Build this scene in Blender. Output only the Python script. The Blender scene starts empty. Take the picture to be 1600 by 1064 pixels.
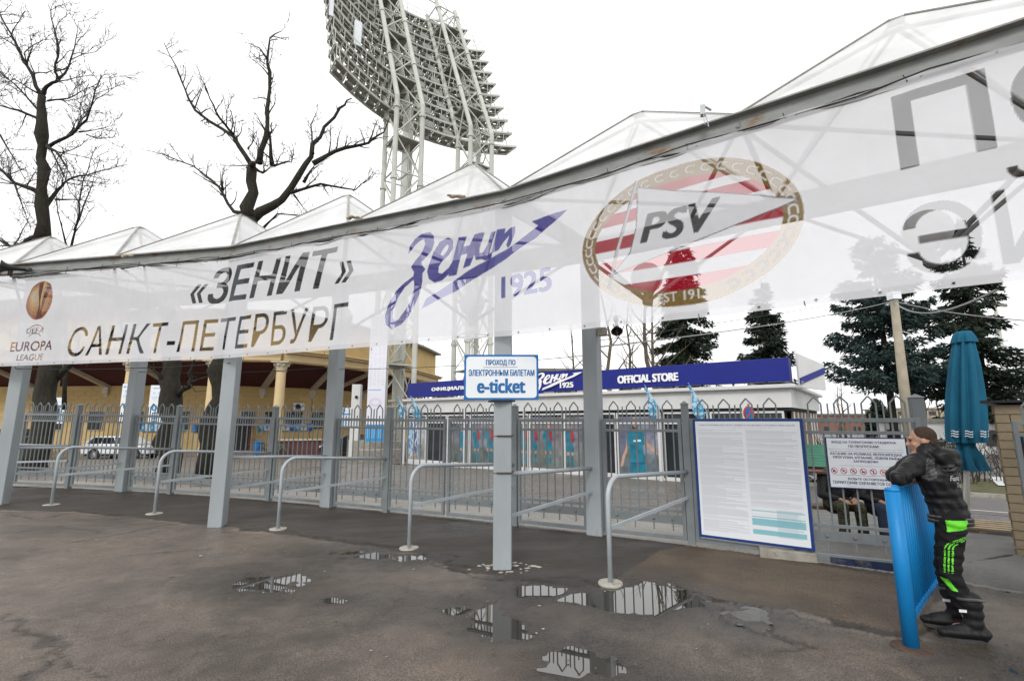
# Stadium entrance gates on an overcast day
DATA={'rail': [(-8.802, 9.623), (-6.33, 8.94), (-3.65, 7.913), (-1.386, 6.873), (1.04, 5.453)], 'puddles': [[(-2.961, 5.431), (-2.961, 5.613), (-2.708, 5.735), (-2.408, 5.868), (-2.033, 5.687), (-2.001, 5.474), (-2.064, 5.22), (-2.274, 5.118), (-2.559, 5.178), (-2.84, 5.279)], [(-2.561, 6.709), (-2.044, 6.801), (-1.312, 6.558), (-1.007, 6.447), (-1.421, 6.325), (-1.933, 6.447), (-2.288, 6.537)], [(-1.899, 5.048), (-1.762, 5.099), (-1.581, 5.028), (-1.577, 4.926), (-1.759, 4.926)], [(-1.217, 4.896), (-1.069, 4.956), (-0.916, 4.896), (-0.945, 4.805), (-1.122, 4.805)], [(-0.719, 4.723), (-0.479, 4.866), (-0.185, 4.997), (0.0, 5.281), (0.101, 5.413), (0.609, 5.352), (0.609, 5.19), (0.311, 5.048), (0.075, 5.048), (-0.048, 4.875), (0.011, 4.582), (0.148, 4.318), (0.091, 4.166), (-0.152, 4.166), (-0.264, 4.318), (-0.359, 4.511), (-0.563, 4.592)], [(0.464, 5.22), (0.633, 5.129), (0.914, 5.281), (1.258, 5.352), (1.362, 5.494), (1.662, 5.372), (1.856, 5.099), (1.754, 4.805), (1.392, 4.723), (1.162, 4.622), (0.913, 4.653), (0.66, 4.875), (0.498, 5.048)], [(0.209, 3.832), (0.336, 3.953), (0.554, 3.974), (0.672, 3.832), (0.748, 3.649), (0.68, 3.538), (0.44, 3.649), (0.247, 3.72)], [(4.885, 5.687), (5.123, 5.768), (5.111, 5.606), (4.902, 5.494)], [(4.901, 5.352), (5.161, 5.413), (5.224, 5.281), (5.065, 5.129), (4.872, 5.19)], [(3.43, 3.761), (3.616, 3.832), (3.645, 3.77), (3.454, 3.589), (3.387, 3.628)], [(1.927, 4.622), (2.156, 4.805), (2.242, 4.683), (2.209, 4.511), (1.974, 4.48)]], 'cracks': [[(-4.44, 4.525), (-4.137, 4.364), (-3.783, 4.192), (-3.432, 3.98), (-3.103, 3.748), (-2.755, 3.525)], [(-3.783, 4.192), (-3.409, 3.879), (-3.22, 3.656), (-3.191, 3.494)], [(-4.448, 7.677), (-3.83, 7.993), (-3.03, 7.529), (-2.149, 7.136), (-1.55, 6.873)], [(-1.2, 6.619), (-0.914, 6.112), (-0.659, 5.889), (-0.281, 5.666), (0.207, 5.555), (0.422, 5.494)], [(-0.902, 6.558), (-0.644, 6.447), (-0.77, 6.173), (-0.449, 6.011)], [(0.419, 5.626), (0.698, 5.626), (1.051, 5.311)], [(1.628, 5.474), (1.742, 5.22), (1.913, 5.007), (2.171, 4.835), (2.455, 4.653), (2.687, 4.48), (2.928, 4.359)], [(1.878, 4.774), (1.824, 4.45), (1.983, 4.277), (2.17, 4.146), (2.303, 3.994), (2.001, 3.974)], [(2.245, 4.805), (2.155, 4.257), (2.252, 4.014)], [(-9.07, 8.943), (-7.831, 8.368), (-7.8, 9.047), (-6.779, 8.776)], [(-6.045, 6.882), (-5.816, 7.339), (-5.58, 8.039), (-5.105, 8.588)], [(-4.792, 6.389), (-4.456, 6.593), (-3.972, 6.746)], [(-3.754, 12.261), (-1.939, 9.559), (-1.118, 8.839), (-0.425, 8.413)], [(3.323, 4.257), (3.647, 4.45), (3.69, 4.318)], [(-7.333, 7.558), (-7.1, 7.924), (-6.095, 7.562)]], 'strip': [(-9.187, 9.054), (-7.8, 9.047), (-5.923, 8.515), (-4.506, 7.941), (-3.001, 7.458), (-2.149, 7.136), (-1.242, 6.619), (-0.586, 5.889), (0.0, 5.626), (0.662, 5.352), (1.256, 5.626), (1.743, 5.413), (2.123, 4.926), (2.551, 4.622), (2.899, 4.318), (3.179, 4.085)], 'dry': [(1.102, 5.555), (1.941, 6.741), (2.529, 7.075), (3.444, 6.274), (4.188, 5.626), (4.109, 5.048), (3.23, 4.146), (2.965, 4.41), (2.495, 4.723), (1.992, 5.048), (1.695, 5.474)], 'tree1': [([(-17.969, 17.6, 8.501), (-18.35, 17.6, 11.476), (-18.741, 17.6, 13.337), (-18.945, 17.6, 14.612)], 0.24), ([(-18.945, 17.6, 14.612), (-19.87, 17.655, 16.069), (-20.478, 17.711, 17.006), (-21.498, 17.766, 18.536), (-22.136, 17.821, 19.521)], 0.1), ([(-18.953, 17.6, 14.666), (-18.703, 17.492, 14.961), (-18.236, 17.383, 15.093), (-18.236, 17.275, 15.437), (-18.144, 17.167, 16.427), (-18.439, 17.058, 17.423), (-18.653, 16.95, 18.204)], 0.11), ([(-18.463, 17.6, 15.26), (-18.285, 17.773, 15.944), (-18.314, 17.946, 17.096), (-18.526, 18.12, 18.519)], 0.07), ([(-19.808, 17.6, 16.024), (-20.041, 17.914, 17.069), (-20.718, 18.229, 18.385)], 0.05), ([(-18.668, 17.6, 14.398), (-17.127, 16.876, 13.978), (-15.782, 16.152, 13.846), (-14.602, 15.428, 13.586)], 0.05), ([(-18.35, 17.6, 12.378), (-16.875, 16.991, 12.531), (-15.821, 16.383, 12.729), (-15.11, 15.774, 13.273), (-14.394, 15.166, 13.666)], 0.09), ([(-17.208, 17.6, 13.023), (-17.346, 18.444, 13.675), (-17.128, 19.287, 14.511)], 0.04), ([(-16.905, 17.6, 12.918), (-15.837, 16.998, 12.334), (-14.496, 16.397, 12.103)], 0.035), ([(-18.353, 17.6, 12.399), (-17.248, 16.936, 11.698), (-16.142, 16.272, 10.785)], 0.1), ([(-18.125, 17.6, 9.771), (-18.313, 18.22, 10.879), (-18.507, 18.839, 11.676), (-18.019, 19.459, 12.34), (-17.239, 20.078, 13.027)], 0.1), ([(-17.722, 17.6, 10.168), (-16.717, 17.526, 10.132), (-15.785, 17.451, 9.899)], 0.05), ([(-18.377, 17.6, 10.467), (-20.046, 18.161, 11.161), (-21.377, 18.722, 12.099), (-22.84, 19.282, 13.535)], 0.12), ([(-18.831, 17.6, 13.601), (-19.715, 17.561, 13.944), (-20.476, 17.521, 14.128), (-21.313, 17.482, 14.739)], 0.08), ([(-18.223, 17.6, 8.646), (-19.228, 17.832, 8.298), (-20.095, 18.064, 8.681), (-21.108, 18.295, 9.783)], 0.13), ([(-19.427, 17.6, 10.868), (-16.615, 15.853, 8.176)], 0.05), ([(-18.874, 17.6, 13.865), (-20.292, 17.825, 15.213), (-21.363, 18.05, 16.053), (-22.341, 18.274, 17.377)], 0.06), ([(-19.002, 17.6, 14.666), (-21.244, 18.52, 16.083), (-22.904, 19.44, 16.558)], 0.05), ([(-20.348, 17.6, 12.918), (-19.664, 17.658, 11.918), (-19.082, 17.716, 10.929)], 0.05), ([(-16.352, 17.0, -0.178), (-16.518, 17.3, 2.095), (-16.815, 17.5, 3.95), (-17.964, 17.6, 8.5)], 0.42), ([(-16.519, 17.5, 3.249), (-15.608, 17.2, 3.911), (-14.827, 17, 4.46), (-13.433, 16.8, 5.466)], 0.17)], 'tree1b': [([(-17.443, 19, 2.134), (-17.934, 19, 5.696), (-18.183, 19, 8.379), (-18.041, 19, 10.274), (-18.09, 19, 11.705), (-17.765, 19, 13.23)], 0.1), ([(-18.138, 19, 9.486), (-18.212, 19.5, 11.436), (-18.164, 19.7, 13.042)], 0.05), ([(-18.183, 19, 8.379), (-18.459, 18.5, 10.103), (-18.323, 18, 11.234)], 0.05)], 'tree3': [([(-9.498, 16.6, 8.941), (-9.629, 16.6, 10.92)], 0.27), ([(-9.637, 16.6, 11.017), (-10.513, 16.754, 12.28), (-12.198, 16.909, 13.489), (-13.023, 17.063, 14.951), (-14.0, 17.217, 16.689)], 0.12), ([(-10.425, 16.6, 12.281), (-10.688, 16.077, 12.619), (-10.757, 15.554, 13.016), (-10.933, 15.031, 13.792)], 0.07), ([(-9.378, 16.6, 11.113), (-9.299, 16.786, 12.799), (-9.496, 16.972, 15.196), (-9.749, 17.158, 15.987), (-9.83, 17.344, 17.02), (-9.468, 17.53, 17.52)], 0.14), ([(-9.428, 16.6, 15.47), (-9.89, 16.764, 16.082), (-10.333, 16.928, 16.383)], 0.06), ([(-8.88, 16.6, 11.017), (-8.877, 16.242, 12.053), (-8.634, 15.885, 12.298)], 0.1), ([(-8.88, 16.6, 11.017), (-8.241, 16.037, 10.794), (-7.623, 15.474, 10.519), (-7.301, 14.912, 10.677)], 0.06), ([(-9.602, 16.6, 9.127), (-10.337, 16.929, 9.369), (-11.182, 17.258, 10.493), (-12.524, 17.587, 11.57), (-14.471, 17.916, 12.381)], 0.11), ([(-10.614, 16.6, 10.063), (-10.709, 16.502, 10.723)], 0.07), ([(-9.41, 16.6, 8.941), (-8.499, 16.758, 9.763), (-7.783, 16.915, 11.291), (-7.377, 17.073, 12.481), (-6.769, 17.23, 13.817), (-6.377, 17.388, 14.35)], 0.22), ([(-7.37, 16.6, 11.113), (-6.732, 16.941, 11.8), (-5.578, 17.282, 12.358), (-5.098, 17.623, 13.038), (-4.974, 17.964, 14.008)], 0.12), ([(-5.358, 16.6, 11.938), (-5.28, 17.371, 13.498)], 0.05), ([(-8.088, 16.6, 9.969), (-7.264, 17.105, 10.562), (-6.103, 17.611, 10.573), (-5.492, 18.116, 11.553)], 0.09), ([(-8.989, 16.6, 8.618), (-8.486, 16.474, 9.07), (-7.727, 16.348, 8.968), (-7.154, 16.222, 8.912)], 0.06), ([(-7.993, 16.6, 9.875), (-7.895, 17.683, 9.611)], 0.05), ([(-7.673, 16.6, 10.348), (-7.194, 16.401, 11.0)], 0.09), ([(-7.397, 16.6, 11.499), (-7.924, 17.384, 13.194), (-8.034, 18.168, 14.477)], 0.06), ([(-9.637, 16.6, 11.017), (-9.59, 17.282, 11.1), (-9.609, 17.964, 11.782)], 0.1), ([(-9.832, 16.6, 11.694), (-9.256, 15.875, 11.538), (-8.855, 15.151, 11.808)], 0.04), ([(-10.425, 16.6, 12.281), (-9.579, 15.289, 12.084)], 0.04), ([(-9.637, 16.6, 11.017), (-8.81, 15.581, 10.626)], 0.14), ([(-9.747, 16, -0.068), (-9.755, 16.1, 2.068), (-9.772, 16.2, 3.783), (-9.492, 16.6, 8.944)], 0.36)], 'tree2': [([(-12.023, 17.4, -0.071), (-12.256, 17.5, 2.1), (-12.407, 17.6, 3.609), (-12.662, 17.6, 5.402), (-12.977, 17.6, 6.879)], 0.4), ([(-12.038, 17.5, 2.602), (-11.473, 17.2, 3.04), (-11.372, 17.1, 3.555), (-10.921, 16.8, 4.314)], 0.14), ([(-11.384, 17.2, 3.063), (-10.755, 16.9, 3.196), (-10.176, 16.6, 3.257), (-9.827, 16.4, 3.588)], 0.05), ([(-12.455, 17.5, 3.017), (-12.601, 17.2, 3.336), (-12.858, 17, 3.658), (-12.909, 16.5, 4.044)], 0.1), ([(-11.473, 17.2, 3.04), (-11.081, 17, 2.71), (-10.727, 17, 2.755)], 0.04)], 'zenit': [[[(13.757, 3.96), (13.78, 4.073), (13.869, 4.167), (13.998, 4.219), (14.13, 4.211), (14.194, 4.145), (14.2, 4.037), (14.157, 3.949), (14.079, 3.87), (13.986, 3.807), (14.001, 3.758), (14.063, 3.69), (14.011, 3.638), (14.01, 3.521), (13.988, 3.383), (13.918, 3.228), (13.823, 3.07), (13.704, 2.941), (13.538, 2.894), (13.449, 2.962), (13.425, 3.086), (13.474, 3.244), (13.592, 3.417), (13.733, 3.544), (13.863, 3.621), (13.867, 3.68), (13.813, 3.764), (13.901, 3.862), (13.999, 3.953), (14.051, 4.056), (14.029, 4.131), (13.938, 4.114), (13.857, 4.057), (13.803, 4.002)], [(13.865, 3.571), (13.741, 3.477), (13.636, 3.322), (13.567, 3.168), (13.558, 3.051), (13.595, 2.992), (13.661, 3.019), (13.751, 3.128), (13.829, 3.26), (13.877, 3.419), (13.878, 3.525)]], [[(14.092, 3.651), (14.116, 3.742), (14.185, 3.909), (14.288, 4.042), (14.418, 4.088), (14.492, 4.034), (14.484, 3.923), (14.424, 3.839), (14.335, 3.777), (14.271, 3.698), (14.269, 3.61), (14.327, 3.593), (14.429, 3.665), (14.468, 3.729), (14.485, 3.669), (14.431, 3.573), (14.329, 3.501), (14.212, 3.483), (14.122, 3.542)], [(14.293, 3.87), (14.343, 3.944), (14.4, 3.992), (14.431, 3.973), (14.402, 3.903), (14.333, 3.838)]], [[(14.569, 4.068), (14.693, 4.067), (14.64, 3.927), (14.733, 3.927), (14.801, 4.07), (14.919, 4.084), (14.745, 3.646), (14.641, 3.623), (14.705, 3.821), (14.609, 3.812), (14.541, 3.548), (14.421, 3.545)]], [[(14.88, 4.068), (14.948, 4.075), (14.877, 3.864), (14.873, 3.801), (14.927, 3.807), (14.986, 3.892), (15.045, 4.059), (15.112, 4.063), (15.023, 3.819), (15.012, 3.772), (15.059, 3.792), (15.043, 3.71), (14.964, 3.69), (14.903, 3.72), (14.83, 3.713), (14.8, 3.796)]], [[(15.129, 4.081), (15.249, 4.077), (15.236, 4.009), (15.314, 4.062), (15.406, 4.067), (15.398, 3.972), (15.327, 3.834), (15.288, 3.803), (15.263, 3.848), (15.309, 3.97), (15.224, 3.9), (15.154, 3.8), (15.052, 3.779), (15.094, 3.92)]], [[(16.136, 4.09), (15.99, 4.096), (15.643, 4.07), (15.738, 3.992), (15.589, 3.917), (15.415, 3.837), (15.095, 3.731), (14.856, 3.642), (14.56, 3.5), (14.307, 3.366), (14.089, 3.275), (14.024, 3.135), (14.31, 3.252), (14.526, 3.324), (14.906, 3.506), (15.403, 3.727), (15.684, 3.832), (15.919, 3.961)]]], 'flag': [(16.966, 4.131), (18.411, 3.619), (18.001, 3.52), (17.357, 3.387), (16.647, 3.215), (16.856, 3.424), (16.936, 3.684), (16.96, 3.919)], 'pole': [(16.945, 4.209), (16.973, 4.2), (16.717, 3.452), (16.625, 3.07), (16.591, 3.085), (16.698, 3.476)]}
import bpy, bmesh, math, random
import numpy as np
from mathutils import Vector, Matrix
random.seed(7); np.random.seed(7)
S = bpy.context.scene
COL = S.collection
R = math.radians

# ---------------------------------------------------------------- camera, sky, sun, exposure
cam_d = bpy.data.cameras.new('camera'); cam = bpy.data.objects.new('camera', cam_d); COL.objects.link(cam)
cam.location = (0, 0, 1.7); cam.rotation_euler = (R(90 + 9.45), 0, 0)
cam_d.sensor_width = 36; cam_d.lens = 16.99; cam_d.clip_start = .05; cam_d.clip_end = 2000
S.camera = cam
W = bpy.data.worlds.new('World'); S.world = W; W.use_nodes = True
wn, wl = W.node_tree.nodes, W.node_tree.links
wn.clear()
sky = wn.new('ShaderNodeTexSky'); sky.sky_type = 'NISHITA'; sky.sun_disc = False
sky.sun_elevation = R(38); sky.sun_rotation = R(200); sky.air_density = 1; sky.dust_density = 6
hs = wn.new('ShaderNodeHueSaturation'); hs.inputs['Saturation'].default_value = .06; hs.inputs['Value'].default_value = .9
mx = wn.new('ShaderNodeMix'); mx.data_type = 'RGBA'; mx.inputs[0].default_value = .88
bg = wn.new('ShaderNodeBackground'); bg.inputs['Strength'].default_value = .12
out = wn.new('ShaderNodeOutputWorld')
wl.new(sky.outputs[0], hs.inputs['Color']); wl.new(hs.outputs[0], mx.inputs[6])
tcw = wn.new('ShaderNodeTexCoord'); nzw = wn.new('ShaderNodeTexNoise'); nzw.inputs['Scale'].default_value = 1.6; nzw.inputs['Detail'].default_value = 3
crw = wn.new('ShaderNodeValToRGB'); crw.color_ramp.elements[0].color = (10.9, 11.0, 11.25, 1); crw.color_ramp.elements[1].color = (12.4, 12.4, 12.5, 1)
crw.color_ramp.elements[0].position = .35; crw.color_ramp.elements[1].position = .65
wl.new(tcw.outputs['Generated'], nzw.inputs['Vector']); wl.new(nzw.outputs[0], crw.inputs[0]); wl.new(crw.outputs[0], mx.inputs[7])
wl.new(mx.outputs[2], bg.inputs['Color']); wl.new(bg.outputs[0], out.inputs[0])
sun_d = bpy.data.lights.new('sun', 'SUN'); sun = bpy.data.objects.new('sun', sun_d); COL.objects.link(sun)
sun_d.energy = 1.5; sun_d.angle = R(18); sun_d.color = (1, .985, .96)
sun.rotation_euler = (R(52), 0, R(-20)); sun.location = (0, -20, 40)
S.view_settings.view_transform = 'Standard'; S.view_settings.look = 'None'
S.view_settings.exposure = 0; S.view_settings.gamma = 1; S.view_settings.use_curve_mapping = False
S.render.engine = 'CYCLES'; S.cycles.transparent_max_bounces = 24; S.cycles.max_bounces = 6

# ---------------------------------------------------------------- helpers
def V(*a): return Vector(a)
class MB:
    def __init__(s): s.v = []; s.f = []; s.mi = []
    def add(s, vs, fs, mi=0):
        o = len(s.v); s.v += [tuple(v) for v in vs]; s.f += [tuple(i + o for i in f) for f in fs]; s.mi += [mi] * len(fs); return s
    def box(s, c, d, rot=0, mi=0, M=None):
        x, y, z = d[0] / 2, d[1] / 2, d[2] / 2
        vs = [(sx * x, sy * y, sz * z) for sz in (-1, 1) for sy in (-1, 1) for sx in (-1, 1)]
        ca, sa = math.cos(rot), math.sin(rot)
        if M is None: vs = [(c[0] + a * ca - b * sa, c[1] + a * sa + b * ca, c[2] + e) for a, b, e in vs]
        else: vs = [tuple(Vector(c) + M @ Vector(v)) for v in vs]
        return s.add(vs, [(0, 2, 3, 1), (4, 5, 7, 6), (0, 1, 5, 4), (1, 3, 7, 5), (3, 2, 6, 7), (2, 0, 4, 6)], mi)
    def bar(s, p, q, w, h, up=(0, 0, 1), mi=0):      # rectangular bar from p to q, w sideways, h along up
        p, q, up = Vector(p), Vector(q), Vector(up); d = (q - p)
        if d.length < 1e-6: return s
        d.normalize(); sd = d.cross(up)
        if sd.length < 1e-4: sd = d.cross(Vector((1, 0, 0)))
        sd.normalize(); u = sd.cross(d).normalized()
        vs = [e + sd * a * w / 2 + u * b * h / 2 for e in (p, q) for a, b in ((-1, -1), (1, -1), (1, 1), (-1, 1))]
        return s.add(vs, [(0, 3, 2, 1), (4, 5, 6, 7), (0, 1, 5, 4), (1, 2, 6, 5), (2, 3, 7, 6), (3, 0, 4, 7)], mi)
    def tube(s, pts, r, n=8, cap=True, mi=0):
        pts = [Vector(p) for p in pts]; m = len(pts)
        rs = r if hasattr(r, '__len__') else [r] * m
        o = len(s.v); ref = None
        for i, p in enumerate(pts):
            d = (pts[min(i + 1, m - 1)] - pts[max(i - 1, 0)])
            if d.length < 1e-7: d = Vector((0, 0, 1))
            d.normalize()
            if ref is None: ref = d.orthogonal().normalized()
            ref = (ref - d * ref.dot(d))
            if ref.length < 1e-5: ref = d.orthogonal()
            ref.normalize(); b = d.cross(ref)
            for k in range(n):
                a = 2 * math.pi * k / n
                s.v.append(tuple(p + (ref * math.cos(a) + b * math.sin(a)) * rs[i]))
        for i in range(m - 1):
            for k in range(n):
                a, b2 = o + i * n + k, o + i * n + (k + 1) % n
                s.f.append((a, b2, b2 + n, a + n)); s.mi.append(mi)
        if cap:
            s.f.append(tuple(o + k for k in range(n))[::-1]); s.mi.append(mi)
            s.f.append(tuple(o + (m - 1) * n + k for k in range(n))); s.mi.append(mi)
        return s
    def lathe(s, c, prof, n=16, mi=0, sx=1, sy=1):     # prof: (r,z)
        o = len(s.v); m = len(prof)
        for r, z in prof:
            for k in range(n):
                a = 2 * math.pi * k / n
                s.v.append((c[0] + r * math.cos(a) * sx, c[1] + r * math.sin(a) * sy, c[2] + z))
        for i in range(m - 1):
            for k in range(n):
                a, b = o + i * n + k, o + i * n + (k + 1) % n
                s.f.append((a, b, b + n, a + n)); s.mi.append(mi)
        s.f.append(tuple(o + k for k in range(n))[::-1]); s.mi.append(mi)
        s.f.append(tuple(o + (m - 1) * n + k for k in range(n))); s.mi.append(mi)
        return s
    def sphere(s, c, r, n=10, sc=(1, 1, 1), mi=0):
        m = n // 2 + 1
        prof = [(max(1e-4, math.sin(math.pi * i / m)) * r, -math.cos(math.pi * i / m) * r) for i in range(m + 1)]
        o = len(s.v); s.lathe((0, 0, 0), prof, n, mi)
        for i in range(o, len(s.v)):
            v = s.v[i]; s.v[i] = (c[0] + v[0] * sc[0], c[1] + v[1] * sc[1], c[2] + v[2] * sc[2])
        return s
    def prism(s, pts, dirv, mi=0):                     # planar polygon pts extruded by dirv
        n = len(pts); d = Vector(dirv); vs = [Vector(p) for p in pts]; vs += [p + d for p in vs]
        return s.add(vs, [tuple(range(n)), tuple(range(2 * n - 1, n - 1, -1))] + [(i, i + n, (i + 1) % n + n, (i + 1) % n) for i in range(n)], mi)
    def mesh(s, name, mats, smooth=False):
        me = bpy.data.meshes.new(name); me.from_pydata(s.v, [], s.f)
        for m in (mats if isinstance(mats, (list, tuple)) else [mats]): me.materials.append(m)
        if any(s.mi): me.polygons.foreach_set('material_index', s.mi)
        if smooth: me.polygons.foreach_set('use_smooth', [True] * len(me.polygons))
        me.update(); return me
    def build(s, name, mats, parent=None, smooth=False, loc=None, bevel=0):
        return link(name, s.mesh(name, mats, smooth), parent, loc, bevel)
def link(name, me, parent=None, loc=None, bevel=0, rz=0):
    o = bpy.data.objects.new(name, me); COL.objects.link(o)
    if parent is not None: o.parent = parent
    if loc is not None: o.location = loc
    if rz: o.rotation_euler = (0, 0, rz)
    if bevel:
        b = o.modifiers.new('bevel', 'BEVEL'); b.width = bevel; b.segments = 2; b.limit_method = 'ANGLE'
    return o
def tag(o, label=None, cat=None, group=None, kind=None):
    if label: o['label'] = label
    if cat: o['category'] = cat
    if group: o['group'] = group
    if kind: o['kind'] = kind
    return o
def empty(name, loc, label, cat, group=None, rz=0):
    o = bpy.data.objects.new(name, None); COL.objects.link(o); o.location = loc; o.rotation_euler = (0, 0, rz); o.empty_display_size = .2
    return tag(o, label, cat, group)
def copy_tree(o, parent=None):
    c = o.copy(); COL.objects.link(c); c.parent = parent
    for ch in o.children: copy_tree(ch, c)
    return c

# materials ------------------------------------------------------
def pm(name, col, rough=.6, var=.12, scale=6, bump=.02, metal=0, col2=None, c2scale=2, c2lo=.55, c2hi=.7, detail=5, spec=.3, stretch=None, bscale=None):
    m = bpy.data.materials.new(name); m.use_nodes = True; nt = m.node_tree; N, L = nt.nodes, nt.links
    b = N['Principled BSDF']; b.inputs['Roughness'].default_value = rough; b.inputs['Metallic'].default_value = metal
    b.inputs['Specular IOR Level'].default_value = spec
    tc = N.new('ShaderNodeTexCoord'); mp = N.new('ShaderNodeMapping'); L.new(tc.outputs['Object'], mp.inputs[0])
    if stretch: mp.inputs['Scale'].default_value = stretch
    nz = N.new('ShaderNodeTexNoise'); nz.inputs['Scale'].default_value = scale; nz.inputs['Detail'].default_value = detail; L.new(mp.outputs[0], nz.inputs['Vector'])
    cr = N.new('ShaderNodeValToRGB'); cr.color_ramp.elements[0].position = .3; cr.color_ramp.elements[1].position = .7
    cr.color_ramp.elements[0].color = (*[max(0, c * (1 - var)) for c in col], 1); cr.color_ramp.elements[1].color = (*[min(1, c * (1 + var)) for c in col], 1)
    L.new(nz.outputs[0], cr.inputs[0]); cout = cr.outputs[0]
    if col2:
        n2 = N.new('ShaderNodeTexNoise'); n2.inputs['Scale'].default_value = c2scale; n2.inputs['Detail'].default_value = 8; n2.inputs['Roughness'].default_value = .7
        L.new(mp.outputs[0], n2.inputs['Vector'])
        r2 = N.new('ShaderNodeValToRGB'); r2.color_ramp.elements[0].position = c2lo; r2.color_ramp.elements[1].position = c2hi
        L.new(n2.outputs[0], r2.inputs[0])
        mx = N.new('ShaderNodeMix'); mx.data_type = 'RGBA'; L.new(r2.outputs[0], mx.inputs[0]); L.new(cout, mx.inputs[6]); mx.inputs[7].default_value = (*col2, 1); cout = mx.outputs[2]
    L.new(cout, b.inputs['Base Color'])
    if bump:
        n3 = N.new('ShaderNodeTexNoise'); n3.inputs['Scale'].default_value = bscale or scale * 4; n3.inputs['Detail'].default_value = 4; L.new(mp.outputs[0], n3.inputs['Vector'])
        bp = N.new('ShaderNodeBump'); bp.inputs['Strength'].default_value = .6; bp.inputs['Distance'].default_value = bump; L.new(n3.outputs[0], bp.inputs['Height']); L.new(bp.outputs[0], b.inputs['Normal'])
    return m
def attr_mat(name, attr, rough=.6, mixw=None, spec=.5, cloth=False):
    m = bpy.data.materials.new(name); m.use_nodes = True; nt = m.node_tree; N, L = nt.nodes, nt.links
    b = N['Principled BSDF']; b.inputs['Roughness'].default_value = rough; b.inputs['Specular IOR Level'].default_value = spec
    a = N.new('ShaderNodeAttribute'); a.attribute_name = attr; L.new(a.outputs['Color'], b.inputs['Base Color'])
    return m
def glass_mat(name, col=(.02, .025, .03), rough=.04):
    m = bpy.data.materials.new(name); m.use_nodes = True; nt = m.node_tree; N, L = nt.nodes, nt.links
    b = N['Principled BSDF']; b.inputs['Base Color'].default_value = (*col, 1); b.inputs['Roughness'].default_value = rough; b.inputs['IOR'].default_value = 1.5
    tc = N.new('ShaderNodeTexCoord'); nz = N.new('ShaderNodeTexNoise'); nz.inputs['Scale'].default_value = 1.5; L.new(tc.outputs['Object'], nz.inputs['Vector'])
    bp = N.new('ShaderNodeBump'); bp.inputs['Distance'].default_value = .01; bp.inputs['Strength'].default_value = .3; L.new(nz.outputs[0], bp.inputs['Height']); L.new(bp.outputs[0], b.inputs['Normal'])
    return m
M = {}
M['post'] = pm('grey post paint', (.31, .34, .35), .5, .1, 3, .006, col2=(.12, .105, .085), c2scale=4, c2lo=.6, c2hi=.8, stretch=(1, 1, .35))
M['fence'] = pm('grey fence paint', (.19, .21, .217), .5, .1, 5, .004, col2=(.14, .13, .12), c2scale=7, c2lo=.62, c2hi=.78)
M['rail'] = pm('pale handrail paint', (.39, .425, .445), .38, .06, 5, .002, col2=(.25, .24, .22), c2scale=9, c2lo=.66, c2hi=.8)
M['foot'] = pm('dirty white base plate', (.42, .41, .36), .7, .2, 8, .004, col2=(.2, .14, .09), c2scale=9, c2lo=.5, c2hi=.65)
M['beam'] = pm('weathered steel beam', (.24, .25, .24), .6, .15, 4, .004, col2=(.2, .11, .05), c2scale=2.2, c2lo=.56, c2hi=.68, stretch=(1, 1, 3))
M['rust'] = pm('rust', (.075, .05, .036), .85, .3, 20, .004)
M['concrete'] = pm('concrete', (.30, .28, .24), .9, .2, 7, .01, col2=(.12, .11, .09), c2scale=4, c2lo=.55, c2hi=.7)
M['blue'] = pm('sign blue', (.012, .13, .36), .45, .1, 4, .002)
M['darkblue'] = pm('board frame blue', (.01, .045, .2), .5, .15, 6, .002)
M['white'] = pm('sign white', (.74, .77, .80), .4, .05, 3, .0, col2=(.5, .5, .48), c2scale=3, c2lo=.68, c2hi=.85)
M['ink'] = pm('navy ink', (.02, .025, .12), .6, .05, 3, 0)
M['greyink'] = pm('grey ink', (.38, .40, .43), .6, .05, 3, 0)
M['red'] = pm('red ink', (.55, .04, .04), .6, .05, 3, 0)
M['black'] = pm('black plastic', (.02, .02, .022), .45, .2, 8, .002)
M['cable'] = pm('cable black', (.03, .03, .03), .6, .2, 8, 0)
M['palecable'] = pm('cable grey', (.3, .3, .29), .6, .1, 8, 0)
M['barrier'] = pm('bright blue enamel', (.006, .19, .47), .42, .07, 3, .002, col2=(.03, .1, .16), c2scale=14, c2lo=.68, c2hi=.74)
M['bark'] = pm('bark', (.028, .024, .019), .95, .35, 6, .03, col2=(.035, .042, .02), c2scale=2.2, c2lo=.5, c2hi=.7, stretch=(3, 3, .7))
M['twig'] = pm('twig', (.05, .042, .036), .95, .2, 6, 0)
M['birch'] = pm('far bark', (.11, .09, .06), .95, .3, 3, 0)
M['mast'] = pm('mast paint', (.50, .51, .46), .6, .1, 1.2, .0, col2=(.28, .26, .2), c2scale=.8, c2lo=.6, c2hi=.8)
M['mastdark'] = pm('mast grating', (.22, .22, .195), .8, .25, 3, 0)
M['lampglass'] = pm('lamp housing', (.35, .36, .34), .4, .2, 2, 0)

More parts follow.
